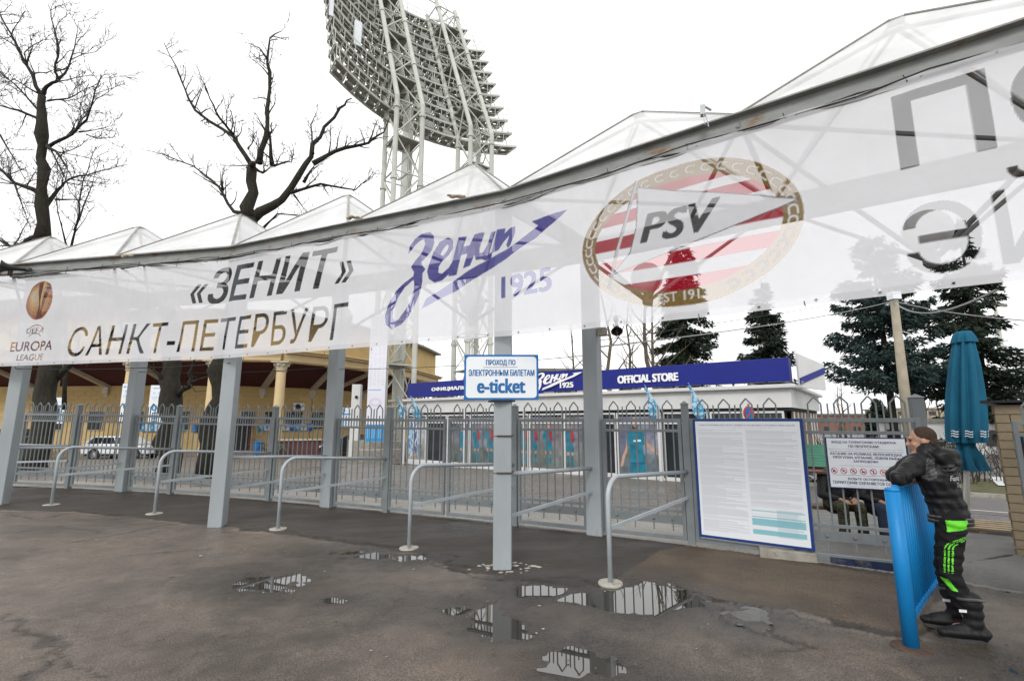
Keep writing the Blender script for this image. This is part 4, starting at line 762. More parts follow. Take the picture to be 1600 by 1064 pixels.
poster(-.1, 1.35, r_ + [([[(.3, .1), (.6, .15), (.55, .4), (.35, .45)]], (.55, .3, .2))], (.6, .62, .65), 7)
# rooftop sign box and logo
sg = MB().box((SLn / 2 + .02, .15, 3.31 + zb), (SLn + .3, .5, .74)).build('roof_sign', M['storeblue'], st, bevel=.01)
fr_ = MB()
for x in np.arange(.3, SLn, 1.02):
    fr_.bar((x, .1, 2.84 + zb), (x, .1, 2.95 + zb), .03, .03); fr_.bar((x, .0, 2.93 + zb), (x + .28, -.2, 2.83 + zb), .03, .04); fr_.bar((x + .5, .3, 2.84 + zb), (x + .5, .3, 2.95 + zb), .06, .06)
for x in (1.5, 5, 9, 12, 13.5): fr_.box((x, 1.2, 2.98 + zb), (.7, .5, .28))
fr_.build('sign_support', M['fence'], st)
ws = pm('sign lettering white', (.85, .85, .86), .4, .02, 3, 0)  # plain white of the store sign letters, no glow of their own
yo = -.115
def slt(s, x0, z0, x1, z1, **k): text3('lettering', s, (0, yo, zb), (1, 0, 0), (x0, z0, x1, z1), ws, sg, thick=.03, nrm=(0, -1, 0), **k)
slt('ОФИЦИАЛЬНЫЙ МАГАЗИН', 1.8, 3.18, 7.2, 3.42, bold=.07); slt('OFFICIAL STORE', 12.08, 3.12, 14.37, 3.40, bold=.07)
slt('1925', 9.48, 3.06, 10.09, 3.27, bold=.07)
zs_ = DATA['zenit']; zu = [p for g in zs_ for pl_ in g for p in pl_]; ul, uh, vl, vh = min(p[0] for p in zu), max(p[0] for p in zu), min(p[1] for p in zu), max(p[1] for p in zu)
def zmap(p, x0, z0, w, h): return (x0 + (p[0] - ul) / (uh - ul) * w, z0 + (p[1] - vl) / (vh - vl) * h)
bk = [(7.95, 2.8), (7.85, 3.5), (8.1, 3.78), (10.75, 3.76), (10.2, 3.5), (8.2, 2.75)]
MB().prism([(x, yo - .03, z + zb) for x, z in bk], (0, .04, 0)).build('logo_backing', M['storeblue'], sg)
for gset in zs_:
    mb_ = MB(); o2 = gset[0]; P2 = [(lambda q: (q[0], yo - .04, q[1] + zb))(zmap(p, 8.0, 2.82, 2.55, .92)) for p in o2]
    if len(gset) > 1:                      # punch the counter by bridging ring to hole
        hole = [(lambda q: (q[0], yo - .04, q[1] + zb))(zmap(p, 8.0, 2.82, 2.55, .92)) for p in gset[1]]
        k = min(((i, j) for i in range(len(P2)) for j in range(len(hole))), key=lambda ij: (P2[ij[0]][0] - hole[ij[1]][0]) ** 2 + (P2[ij[0]][2] - hole[ij[1]][2]) ** 2)
        P2 = P2[:k[0] + 1] + [hole[(k[1] + t) % len(hole)] for t in range(len(hole) + 1)] + P2[k[0]:]
        def area(p): return sum(p[i][0] * p[(i + 1) % len(p)][2] - p[(i + 1) % len(p)][0] * p[i][2] for i in range(len(p)))
        ho = [(lambda q: (q[0], yo - .04, q[1] + zb))(zmap(p, 8.0, 2.82, 2.55, .92)) for p in gset[1]]
        if area(ho) * area([(lambda q: (q[0], 0, q[1]))(zmap(p, 8.0, 2.82, 2.55, .92)) for p in o2]) > 0:
            ho = ho[::-1]; P0 = [(lambda q: (q[0], yo - .04, q[1] + zb))(zmap(p, 8.0, 2.82, 2.55, .92)) for p in o2]
            k = min(((i, j) for i in range(len(P0)) for j in range(len(ho))), key=lambda ij: (P0[ij[0]][0] - ho[ij[1]][0]) ** 2 + (P0[ij[0]][2] - ho[ij[1]][2]) ** 2)
            P2 = P0[:k[0] + 1] + [ho[(k[1] + t) % len(ho)] for t in range(len(ho) + 1)] + P0[k[0]:]
    mb_.add(P2, [tuple(range(len(P2)))]); mb_.build('logo_letter', ws, sg)
b = MB().prism([(SLn + .3, .45, 2.75 + zb), (SLn + .3, .45, 3.85 + zb), (SLn + .9, 1.6, 3.55 + zb), (SLn + .9, 1.6, 2.7 + zb)], (.06, -.03, 0)); b.build('side_logo_panel', M['storewhite'], st)
b = MB().prism([(SLn + .37, .42, 2.85 + zb), (SLn + .37, .42, 3.05 + zb), (SLn + .97, 1.57, 3.45 + zb), (SLn + .97, 1.57, 3.25 + zb)], (.02, -.01, 0)); b.build('logo_letter', M['storeblue'], st)
sb('side_frame', SLn + .02, SLn + .06, .5, 7.6, -.1, 2.0, M['brown'])
for y in np.arange(.8, 7.6, .9): MB().box((SLn + .07, y, 1.0 + zb), (.04, .12, 2.0)).build('mullion', M['storewhite'], st)
# flags on the store front
flag = pm('pale blue flag cloth', (.05, .30, .50), .8, .15, 6, .0, col2=(.5, .66, .76), c2scale=5, c2lo=.5, c2hi=.56)
for k, (fx, lab) in enumerate(((.15, 'small blue flag at the left end of the store'), (1.2, 'second small blue flag from the left end of the store'), (13.75, 'light blue flag on the store left of the rules board'), (15.3, 'light blue flag right above the rules board'))):
    base = SL + su * fx + sn * .1 + V(0, 0, 2.0); g = empty('flag', base, lab, 'flag', 'blue flags on the store front', rz=sa)
    tip = Vector((-.42, -.55, .98)); MB().tube([(0, 0, 0), tip], .012, 6).build('flag_pole', M['storewhite'], g)
    b = MB(); n = 7
    for i in range(n):
        t = i / (n - 1); p = tip * (1 - t * .72); b.v.append(tuple(p)); ln = .1 + .72 * math.sin(min(1, t * 1.5) * 1.57) * (1 - .1 * t)
        b.v.append((p.x + .06 * math.sin(i * 1.9) - .02, p.y + .05 * math.cos(i * 1.3), p.z - ln)); b.v.append((p.x + .05 + .05 * math.sin(i * 2.3), p.y - .03, p.z - ln * .5))
    for i in range(n - 1): b.f += [(3 * i, 3 * i + 3, 3 * i + 5, 3 * i + 2), (3 * i + 2, 3 * i + 5, 3 * i + 4, 3 * i + 1)]; b.mi += [0, 0]
    b.build('flag_cloth', flag, g, smooth=True)
# parking sign behind the pickets
ps = empty('road_sign', (6.2, 12.8, 1.55), 'round red and blue no-parking sign above the rules board', 'sign')
nrm_ = Vector((.35, -.93, 0)).normalized()
def disc(name, r, m, d):
    b = MB(); b.lathe((0, 0, 0), [(r, 0), (r, .01)], 24); q = nrm_.to_track_quat('Z', 'Y').to_matrix(); b.v = [tuple(q @ Vector((v[0], v[1], v[2] + d)) + V(0, 0, .35)) for v in b.v]; b.build(name, m, ps)
disc('sign_rim', .19, M['red'], 0); disc('sign_face', .145, M['blue'], .012); MB().tube([(.02, .02, -2.2), (.02, .02, .6)], .03, 8).build('sign_pole', M['fence'], ps)
q = nrm_.to_track_quat('Z', 'Y').to_matrix(); b = MB().box((0, 0, 0), (.31, .04, .004), R(50)); b.v = [tuple(q @ Vector((v[0], v[1], v[2] + .026)) + V(0, 0, .35)) for v in b.v]; b.build('slash', M['red'], ps)

# ---------------------------------------------------------------- floodlight mast (two lattice towers under one curved lamp rack)
mast = empty('floodlight_mast', (-5.25, 32.7, -.8), 'huge grey lattice floodlight mast with tilted curved lamp racks', 'floodlight'); mo = Vector(mast.location)
ax, aw = Vector((.81, .59, 0)), Vector((-.59, .81, 0)); T0 = Vector((-5.25, 32.7, 0)); TILT = .405
def mchild(b, name, m, smooth=False): b.v = [tuple(Vector(v) - mo) for v in b.v]; return b.build(name, m, mast, smooth=smooth)
ZK = 23.6
for tc_, ztop in ((Vector((-7.62, 31.15, 0)), 43.5), (Vector((-2.9, 34.6, 0)), 39.5)):
    cs = [ax * .77 * a + ax * 0 + aw * .0 for a in (0,)]
    cor = [Vector((1.33, -.21, 0)), Vector((-.21, -1.33, 0)), Vector((-1.33, .21, 0)), Vector((.21, 1.33, 0))]
    def pt(c, z): return tc_ + c + (aw * TILT * max(0, z - ZK)) + V(0, 0, z)
    for c in cor:
        b = MB().tube([pt(c, -.8), pt(c, ZK), pt(c, ztop)], .175, 8)
        for z in np.arange(2, ztop, 5.2): b.tube([pt(c, z - .09), pt(c, z + .09)], .24, 8)
        mchild(b, 'leg', M['mast'])
    b = MB(); z = 0; k = 0
    while z < ztop - 1:
        z2 = z + 2.6
        for i in range(4):
            c, d = cor[i], cor[(i + 1) % 4]
            b.tube([pt(c, z2), pt(d, z2)], .05, 5)
            if (k + i) % 2: b.tube([pt(c, z), pt(d, z2)], .055, 5)
            else: b.tube([pt(d, z), pt(c, z2)], .055, 5)
            if z > -3: b.tube([pt(c, z), pt(d, z2)], .04, 5)
        z = z2; k += 1
    mchild(b, 'lattice', M['mast'])
    b = MB()
    for j in range(7):
        o2 = Vector((.45 - .11 * j, -.1 + .13 * j, 0)); b.tube([pt(o2, -.5), pt(o2, ZK), pt(o2, ztop - 2)], .035, 5)
    for z in np.arange(3, ztop, 2.6): b.bar(pt(Vector((.6, -.3, 0)), z), pt(Vector((-.5, .9, 0)), z), .1, .12)
    mchild(b, 'cable_riser', M['mast'])
    b = MB()
    for z in np.arange(5.2, ztop, 2.6 if False else 5.2): b.add([pt(c * .9, z) for c in cor], [(0, 1, 2, 3)]); 
    for z in np.arange(ZK + 1.5, ztop - 1, 3.0): b.prism([pt(c * .95, z) for c in cor[2:] + cor[:1]], (0, 0, .06))
    tag(mchild(b, 'landing', M['mastdark']), kind='stuff')
    b = MB().box(tuple(tc_ + V(0, 0, -.2)), (4.2, 4.2, 1.4), math.atan2(.59, .81)); mchild(b, 'footing', M['concrete'])
def rp(s, wo, k, dz=0):      # point on rack level k
    return T0 + ax * s + aw * (2.6 - .048 * s * s + wo + .6 * k * TILT / .4) + V(0, 0, 23.5 + 1.5 * k + dz)
SS = np.linspace(-8.2, 6.4, 17)
NL = 11
for k in range(NL):
    b = MB(); sm = [s for s in SS if not (k > 8 and s > 5.5)]
    for wo, hh in ((0, .2), (-1.35, .16)):
        for s, t in zip(sm, sm[1:]): b.bar(rp(s, wo, k), rp(t, wo, k), .07, hh)
    for s in sm: b.bar(rp(s, 0, k), rp(s, -1.35, k), .06, .12)
    mchild(b, 'rack_beam', M['mast'])
    b = MB()
    for s, t in zip(sm, sm[1:]):
        b.prism([rp(s + .15, -.1, k, -.02), rp(t - .12, -.1, k, -.02), rp(t - .12, -.55, k, -.02), rp(s + .15, -.55, k, -.02)], (0, 0, .03))
        b.prism([rp(s + .1, -.75, k, -.02), rp(t - .1, -.75, k, -.02), rp(t - .1, -1.25, k, -.02), rp(s + .1, -1.25, k, -.02)], (0, 0, .03))
    tag(mchild(b, 'deck_grating', M['mastdark']), kind='stuff')
    b = MB()
    for s in sm:
        b.tube([rp(s, -1.35, k), rp(s, -1.35, k, 1.0)], .028, 4); b.tube([rp(s, 0, k), rp(s, 0, k, 1.1)], .03, 4)
    for dz in (.5, .98):
        for s, t in zip(sm, sm[1:]): b.tube([rp(s, -1.35, k, dz), rp(t, -1.35, k, dz)], .018, 4)
    tag(mchild(b, 'guard_rail', M['mast']), kind='stuff')
    b = MB(); rng = random.Random(k)
    for s in np.arange(sm[0] + .3, sm[-1], .62):
        p = rp(s, .12, k, .62); b.sphere(p, .2, 8); b.lathe(tuple(p), [(.21, -.05), (.23, .05)], 8); p2 = rp(s, -.2, k, .3); b.box(tuple(p2), (.24, .34, .34), .63)
        if rng.random() < .5: b.box(tuple(rp(s, -.9, k, .16)), (.3, .25, .28), .63)
    tag(mchild(b, 'floodlamp_row', M['mastdark']), kind='stuff')
    if k < 9:
        mchild(MB().box(tuple(rp(-.6, -1.3, k, .42)), (1.1, .12, .5), .63), 'control_cabinet', M['lampglass']); mchild(MB().box(tuple(rp(1.2, -1.3, k, .3)), (.8, .1, .3), .63), 'control_cabinet', M['lampglass'])
b = MB()
for s in np.linspace(-8, 6.2, 9):
    b.tube([rp(s, -.7, 0), rp(s, -.7, NL - 1)], .04, 5)
rg3 = random.Random(12)
for _ in range(210):
    k = rg3.randrange(NL - 1); s = rg3.uniform(-8, 6); b.tube([rp(s, rg3.choice([0, -.7, -1.35]), k), rp(s + rg3.uniform(-.9, .9), rg3.choice([0, -.7, -1.35]), k + 1)], rg3.uniform(.02, .045), 4)
for s, t in zip(np.linspace(-3.5, 4, 8), np.linspace(-3.5, 4, 8)[1:]):
    hz = lambda s_, d: rp(s_, -1.6, NL, 1.2 + 1.5 * (1 - ((s_ - .2) / 5) ** 2) + d)
    b.tube([hz(s, 0), hz(t, 0)], .06, 5); b.tube([hz(s, -1.3), hz(t, -1.3)], .05, 5); b.tube([hz(s, 0), hz(t, -1.3)], .035, 4); b.tube([hz(s, -1.3), hz(s, 0)], .035, 4)
mchild(b, 'rack_post', M['mast'])
a, c = Vector((-6.6, 31.7, 17.6)), Vector((-3.9, 33.9, 17.6)); b = MB(); b.bar(a, c, 1.1, .22); mchild(b, 'catwalk', M['mastdark'])
b = MB(); off_ = Vector((.35, -.45, 0))
for dz in (.5, 1.0): b.tube([a + off_ + V(0, 0, dz), c + off_ + V(0, 0, dz)], .02, 4)
for t in np.linspace(0, 1, 5): p = a.lerp(c, t) + off_; b.tube([p, p + V(0, 0, 1)], .02, 4)
b.tube([Vector((-6.4, 31, 14.5)), Vector((-4, 33, 17.3))], .07, 5); mchild(b, 'catwalk_rail', M['mast'])
mchild(MB().box(tuple(rp(-8.3, -1.45, 3, .6)), (.25, .1, 1.9), .6), 'antenna_panel', M['white']); mchild(MB().box(tuple(rp(-6.1, -1.5, 3, .6)), (.5, .1, 1.9), .6), 'antenna_panel', M['white'])

# tall white seating notice hung beside the mast, with its blue foot strip
g = empty('seating_notice', (-8.62, 29.0, .5), 'tall white hanging notice of printed tables beside the mast leg', 'notice')
r_ = Raster(1.05, 7.6, 84, 500, (.74, .74, .80))
for c in range(4):
    y = 3.3
    while y < 7.4:
        xx = .06 + c * .24; r_.fill([[(xx, y), (xx + .19, y), (xx + .19, y + .02), (xx, y + .02)]], (.58, .58, .64)); y += .05 + (.06 if random.random() < .1 else 0)
r_.fill([[(.05, 3.0), (.8, 3.0), (.8, 3.06), (.05, 3.06)]], (.3, .4, .65)); r_.fill([ell(.5, 2.3, .38, .28, 30), ell(.5, 2.3, .2, .12, 30)], (.66, .62, .74)); r_.fill([[(0, 0), (1.05, 0), (1.05, 1.0), (0, 1.0)]], (.02, .26, .55))
for k in range(7): r_.fill([[(.08 + k * .13, .2), (.13 + k * .13, .2), (.13 + k * .13, .85), (.08 + k * .13, .85)]], (.2, .45, .7))
r_.build('notice_sheet', lambda X, Y: np.stack([X, -.03 + .02 * np.sin(Y * 1.3), Y], -1), M['print'], g)
MB().box((.52, .02, 3.8), (1.08, .03, 7.7)).build('backing_panel', M['storewhite'], g)

# ---------------------------------------------------------------- yellow stadium building
M['ochre'] = pm('ochre wall', (.54, .39, .17), .85, .08, .6, .01, col2=(.42, .29, .12), c2scale=.5, c2lo=.55, c2hi=.75)
M['ochrebr'] = pm('ochre brick', (.50, .355, .155), .85, .14, 1.2, .01, col2=(.36, .25, .12), c2scale=1, c2lo=.55, c2hi=.7)
M['cream'] = pm('cream trim', (.62, .48, .27), .75, .06, 1, 0, col2=(.5, .4, .25), c2scale=1.2, c2lo=.6, c2hi=.8)
M['maroon'] = pm('maroon paint', (.075, .016, .018), .8, .12, .6, 0)
M['stone'] = pm('pale stone', (.5, .44, .33), .8, .1, 2, .01)
ZG = -.8
wallp = [(-58, 47), (-46, 44), (-33, 42.6), (-24.5, 42.8), (-19.2, 46.5), (-16.4, 52), (-14.2, 60), (-12.8, 70)]
colp = [(-50, 40.5), (-43, 39), (-36, 38), (-29.6, 37.5), (-23, 37.2), (-18.2, 38), (-15.35, 41.6), (-13.3, 46), (-11.8, 51), (-10.7, 56.5), (-9.9, 62.5)]
bld = empty('stadium_building', (-23, 42, ZG), 'ochre yellow stadium building with columns and dark maroon eaves', 'building'); bo = Vector(bld.location)
def bch(b, name, m, **k): b.v = [tuple(Vector(v) - bo) for v in b.v]; return b.build(name, m, bld, **k)
b = MB()
for p, q in zip(wallp, wallp[1:]): b.bar((*p, (ZG + 4.75) / 2), (*q, (ZG + 4.75) / 2), .4, 4.75 - ZG)
bch(b, 'wall', M['ochre'])
# brick courses: ashlar blocks proud of the wall on the stretches in view
blk = MB().box((0, 0, 0), (1.16, .06, .34)).mesh('brick', M['ochrebr']); cnt = 0
for p, q in zip(wallp[1:5], wallp[2:6]):
    P, Q = Vector(p), Vector(q); d = (Q - P); L_ = d.length; d.normalize(); n = Vector((d.y, -d.x)); rz = math.atan2(d.y, d.x)
    for r_i in range(7):
        z = 1.95 + r_i * .37; x = .6 + (.6 if r_i % 2 else 0)
        while x < L_ - .6 and cnt < 290:
            c = P + d * x + n * .21; o = link('brick', blk, bld, Vector((c.x, c.y, z)) - bo); o.rotation_euler = (0, 0, rz); x += 1.2; cnt += 1
for k, (x, y) in enumerate(colp):
    b = MB(); b.lathe((x, y, ZG), [(.55, 0), (.55, .5), (.42, .6), (.38, 3), (.35, 6.3), (.42, 6.35)], 16); bch(b, 'column', M['cream'], smooth=False)
    b = MB(); b.lathe((x, y, ZG + 6.35), [(.40, 0), (.44, .08), (.38, .12), (.46, .35), (.62, .62), (.5, .66)], 12); b.box((x, y, ZG + 7.06), (1.3, 1.3, .12), .2)
    for j in range(8): a = j * math.pi / 4; b.sphere((x + .5 * math.cos(a), y + .5 * math.sin(a), ZG + 6.85), .14, 6)
    bch(b, 'capital', M['stone'])
b = MB()
for p, q in zip(colp, colp[1:]): b.bar((*p, 6.62), (*q, 6.62), .8, .65)
bch(b, 'architrave', M['cream'])
b = MB()
for p, q in zip(colp, colp[1:]):
    o = Vector((*off(p, q, .45), 0)); b.bar(Vector((*p, 7.05)) + o * .6, Vector((*q, 7.05)) + o * .6, 1.0, .16); b.bar(Vector((*p, 7.2)) + o, Vector((*q, 7.2)) + o, 1.2, .12)
    b.bar(Vector((*p, 6.42)) + o, Vector((*q, 6.42)) + o, .1, .08)
bch(b, 'cornice', M['cream'])
b = MB()
for p, q in zip(colp, colp[1:]): o = Vector((*off(p, q, -.3), 0)); b.bar(Vector((*p, 8.7)) + o, Vector((*q, 8.7)) + o, .5, 2.9)
bch(b, 'attic_wall', M['ochre'])
b = MB()
for p, q in zip(colp, colp[1:]): o = Vector((*off(p, q, .1), 0)); b.bar(Vector((*p, 10.2)) + o, Vector((*q, 10.2)) + o, 1.2, .2)
bch(b, 'roof_edge', M['mastdark'])
# sloping maroon soffit from the wall up to the architrave
def wp(x):   # nearest wall point inward from column x
    best = None
    for p, q in zip(wallp, wallp[1:]):
        for t in np.linspace(0, 1, 21):
            c = lerp(p, q, t); d = math.dist(c, x)
            if best is None or d < best[0]: best = (d, c)
    return best[1]
W2 = [wp(c) for c in colp]; b = MB()
for i in range(len(colp) - 1): b.add([(*colp[i], 6.4), (*colp[i + 1], 6.4), (*W2[i + 1], 4.72), (*W2[i], 4.72)], [(0, 1, 2, 3)])
bch(b, 'soffit', M['maroon'])
for i in range(len(colp)):
    for t in ((0, .5) if False else (0,)):
        c, w_ = Vector((*colp[i], 6.3)), Vector((*W2[i], 4.6)); bch(MB().bar(w_, c, .45, .3), 'rafter', M['stone'])
        d = (c - w_).normalized(); b = MB().box(tuple(w_ + d * .25 - V(0, 0, .35)), (.5, .5, .6)); b.box(tuple(w_ + d * .15 - V(0, 0, .75)), (.35, .4, .3)); bch(b, 'bracket', M['stone'])
def onwall(px_off, i, t, z, dn=.25):
    p, q = Vector(wallp[i]), Vector(wallp[i + 1]); d = (q - p).normalized(); n = Vector((d.y, -d.x)); c = p.lerp(q, t) + n * dn; return Vector((c.x, c.y, z)), math.atan2(d.y, d.x)
M['reddoor'] = pm('red brown door', (.16, .03, .015), .5, .15, 3, 0); M['winglass'] = glass_mat('dim glass', (.03, .03, .03), .1)
for i, t, w in ((1, .45, 1.5), (1, .75, 1.5), (2, .06, 1.3), (2, .5, 1.6), (2, .8, 1.3), (3, .18, 1.2), (3, .5, 1.5), (3, .78, 1.5), (4, .1, 1.4), (4, .45, 1.4), (4, .8, 1.4)):
    c, a = onwall(0, i, t, 1.75); g_ = MB(); g_.box((0, 0, 0), (w, .1, 1.7)); g_.v = [tuple(v) for v in g_.v]; o = g_.build('window', M['stone'], bld, loc=c - bo); o.rotation_euler = (0, 0, a)
    MB().box((0, -.06, 0), (w - .14, .03, 1.56)).build('pane', M['winglass'], o); b = MB()
    for x in np.arange(-w / 2 + .15, w / 2, .2): b.box((x, -.09, 0), (.025, .02, 1.56))
    b.build('grille', M['black'], o)
for i, t, dz, m in ((3, .02, 0, M['dark']),):
    c, a = onwall(0, i, t, .55); o = MB().box((0, 0, 0), (2.6, .12, 2.9)).build('door', M['dark'], bld, loc=c - bo); o.rotation_euler = (0, 0, a)
    MB().box((-.85, -.1, 0), (.9, .06, 2.8)).build('door_leaf', M['reddoor'], o); MB().box((1.35, -.55, 0), (.06, .9, 2.8)).build('door_leaf', M['reddoor'], o); MB().box((-.75, -.14, .3), (.3, .02, .4)).build('door_notice', M['white'], o)
def aircon(i, t, z, lab):
    c, a = onwall(0, i, t, z, .45); g = empty('air_conditioner', c, lab, 'air conditioner', 'air conditioners on the yellow wall', rz=a)
    MB().box((0, 0, 0), (.95, .34, .68)).build('casing', M['white'], g, bevel=.02); b = MB().lathe((0, 0, 0), [(.26, 0), (.26, .02)], 18); b.v = [(v[0] - .1, -.175 - v[2], v[1]) for v in b.v]; b.build('fan_grille', M['black'], g)
aircon(2, .9, 3.15, 'air conditioner unit left of the second yellow column'); aircon(3, .82, 3.0, 'air conditioner unit between the two yellow columns'); aircon(4, .3, 2.8, 'air conditioner unit right of the right yellow column'); aircon(2, .03, 1.9, 'low air conditioner unit behind the white car')
# coloured advertising strips
for i, t, w, cols, lab in ((2, .34, 3.6, [(.02, .25, .5), (.5, .6, .65)], 'pale blue strip sign on the yellow wall behind the white car'), (2, .82, 3.2, [(.02, .25, .5), (.02, .06, .35), (.4, .6, .7)], 'blue and white strip sign left of the red-brown door'), (3, .68, 4.6, [(.02, .3, .55), (.55, .62, .68), (.02, .06, .4)], 'long blue strip sign above the maroon parapet')):
    c, a = onwall(0, i, t, 1.1 if w < 3.5 else 1.15, .32); g = empty('strip_sign', c, lab, 'sign', rz=a)
    r_ = Raster(w, .62, int(w * 22), 14, cols[0], -w / 2, -.31); n = 9
    for k in range(n): x = -w / 2 + w * k / n; r_.fill([[(x, -.31), (x + w / n, -.31), (x + w / n - .1, .31), (x - .1, .31)]], cols[k % len(cols)]); r_.fill([[(x + .1, -.1), (x + w / n * .6, -.1), (x + w / n * .6, .1), (x + .1, .1)]], cols[(k + 1) % len(cols)])
    r_.build('sign_face', lambda X, Y: np.stack([X, np.full(X.shape, -.06), Y], -1), M['print'], g); MB().box((0, 0, 0), (w + .04, .1, .66)).build('sign_panel', M['darkblue'], g)
# maroon parapet, bin and bicycles on the yard
b = MB().bar((-17.3, 36.4, ZG + .5), (-11.6, 38.6, ZG + .5), .25, 1.1); o = b.build('parapet', pm('maroon cladding', (.11, .045, .045), .7, .12, 1, 0)); tag(o, 'low maroon clad parapet wall in front of the yellow building', 'wall')
MB().bar((-17.3, 36.35, ZG + 1.12), (-11.6, 38.55, ZG + 1.12), .4, .12).build('coping', M['stone'], o)
for k in range(6): pass
g = empty('litter_bin', (-18.7, 36.4, ZG), 'small blue bin standing by the red-brown door', 'bin'); MB().lathe((0, 0, 0), [(.28, 0), (.33, .9), (.35, .92), (.3, .95)], 12).build('drum', M['blue'], g); MB().lathe((0, 0, 0), [(.36, .95), (.2, 1.05)], 12).build('lid', M['blue'], g)
def bicycle(x, y, a, lab, m):
    g = empty('bicycle', (x, y, ZG), lab, 'bicycle', 'bicycles by the yellow column', rz=a)
    for wx in (-.5, .5):
        b = MB(); b.tube([(wx + .33 * math.cos(t), 0, .34 + .33 * math.sin(t)) for t in np.linspace(0, 2 * math.pi, 17)], .022, 5, cap=False); b.tube([(wx - .3, 0, .34), (wx + .3, 0, .34)], .006, 3); b.tube([(wx, 0, .04), (wx, 0, .64)], .006, 3); b.build('wheel', M['black'], g)
    b = MB(); 
    for p, q in (((-.5, .34), (-.15, .3)), ((-.15, .3), (-.25, .85)), ((-.5, .34), (-.23, .75)), ((-.15, .3), (.35, .75)), ((-.23, .75), (.33, .8)), ((.3, .95), (.5, .34))): b.tube([(p[0], 0, p[1]), (q[0], 0, q[1])], .022, 5)
    b.build('frame', m, g); MB().box((-.26, 0, .9), (.22, .1, .05)).build('saddle', M['black'], g); MB().tube([(.3, -.25, 1.0), (.3, 0, .97), (.3, .25, 1.0)], .015, 5).build('handlebar', M['black'], g)
bicycle(-16.9, 35.8, .3, 'green bicycle parked by the yellow column', pm('green frame', (.02, .3, .16), .4, .05, 3, 0)); bicycle(-17.6, 35.6, .9, 'dark bicycle parked left of the green one', M['black'])
# direction boards by the building
def standboard(x, y, z0, z1, w, rz, lab, face):
    g = empty('sector_sign', (x, y, z0), lab, 'sign', rz=rz); r_ = Raster(w, z1 - z0, int(w * 45), int((z1 - z0) * 45), (.72, .75, .78), -w / 2, 0); face(r_, w, z1 - z0)
    r_.build('sign_face', lambda X, Y: np.stack([X, np.full(X.shape, -.03), Y], -1), M['print'], g); MB().box((0, 0, (z1 - z0) / 2), (w + .03, .04, z1 - z0 + .03)).build('sign_panel', M['fence'], g)
    MB().bar((-w / 2 + .06, .04, -z0 + ZG), (-w / 2 + .06, .04, (z1 - z0)), .06, .06).build('sign_leg', M['fence'], g); MB().bar((w / 2 - .06, .04, -z0 + ZG), (w / 2 - .06, .04, (z1 - z0)), .06, .06).build('sign_leg', M['fence'], g)
SB = (.02, .22, .48)
def f1(arrow):
    def f(r, w, h):
        y = h - .22; x0, x1 = -w * .32, w * .32; r.fill([[(x0, y), (x1, y), (x1, y + .04), (x0, y + .04)]], SB)
        e = x0 if arrow < 0 else x1; r.fill([[(e, y - .06), (e + .12 * arrow, y + .02), (e, y + .1)]], SB)
        rtext(r, '5-11' if arrow < 0 else '2-1, 12-13', (-w * .3, h - .58, w * .3, h - .42), SB); rtext(r, 'СЕКТОР', (-w * .36, h - .86, w * .36, h - .7), SB); rtext(r, 'SECTOR', (-w * .25, h - 1.0, w * .25, h - .92), (.4, .5, .6))
        r.fill([ell(-w * .12, h - 1.42, .2, .2, 24)], SB); rtext(r, '2' if arrow < 0 else '1', (-w * .15, h - 1.52, -w * .07, h - 1.32), (.75, .78, .8), bold=.03); rtext(r, '2' if arrow < 0 else '1', (w * .16, h - 1.52, w * .26, h - 1.32), (.4, .45, .5))
        for k in range(5): r.fill([[(-w * .2, h - 1.8 - k * .17), (w * .15, h - 1.8 - k * .17), (w * .2, h - 1.7 - k * .17), (-w * .2, h - 1.7 - k * .17)]], SB)
    return f
standboard(-24.4, 31, 1.62, 4.05, 1.0, 0, 'white 5-11 sector sign with left arrow before the yellow wall', f1(-1)); standboard(-22.6, 31, 1.62, 3.95, .98, 0, 'white 2-1 sector sign with right arrow before the yellow wall', f1(1))
def f2(r, w, h):
    r.fill([[(-w / 2, h * .62), (w / 2, h * .62), (w / 2, h * .70), (-w / 2, h * .70)]], SB); r.fill([ell(-w * .26, h * .84, .17, .17, 24)], SB); rtext(r, '3', (-w * .29, h * .78, -w * .22, h * .9), (.75, .78, .8), bold=.03); rtext(r, 'СЕКТОР', (-.05 * w, h * .81, w * .3, h * .86), (.3, .45, .6))
    for k in range(4): r.fill([[(-w * .3 + k * .2 * w, .1), (-w * .2 + k * .2 * w, .1), (-w * .2 + k * .2 * w, h * .5), (-w * .3 + k * .2 * w, h * .5)]], (.25, .45, .65))
standboard(-28.6, 30.5, 1.55, 3.15, 1.32, 0, 'white sector 3 sign with blue stripe right of the left tree', f2)
standboard(-11.3, 33.5, 1.3, 2.6, 1.1, 0, 'small white and blue sector sign left of the hanging notice', f2)
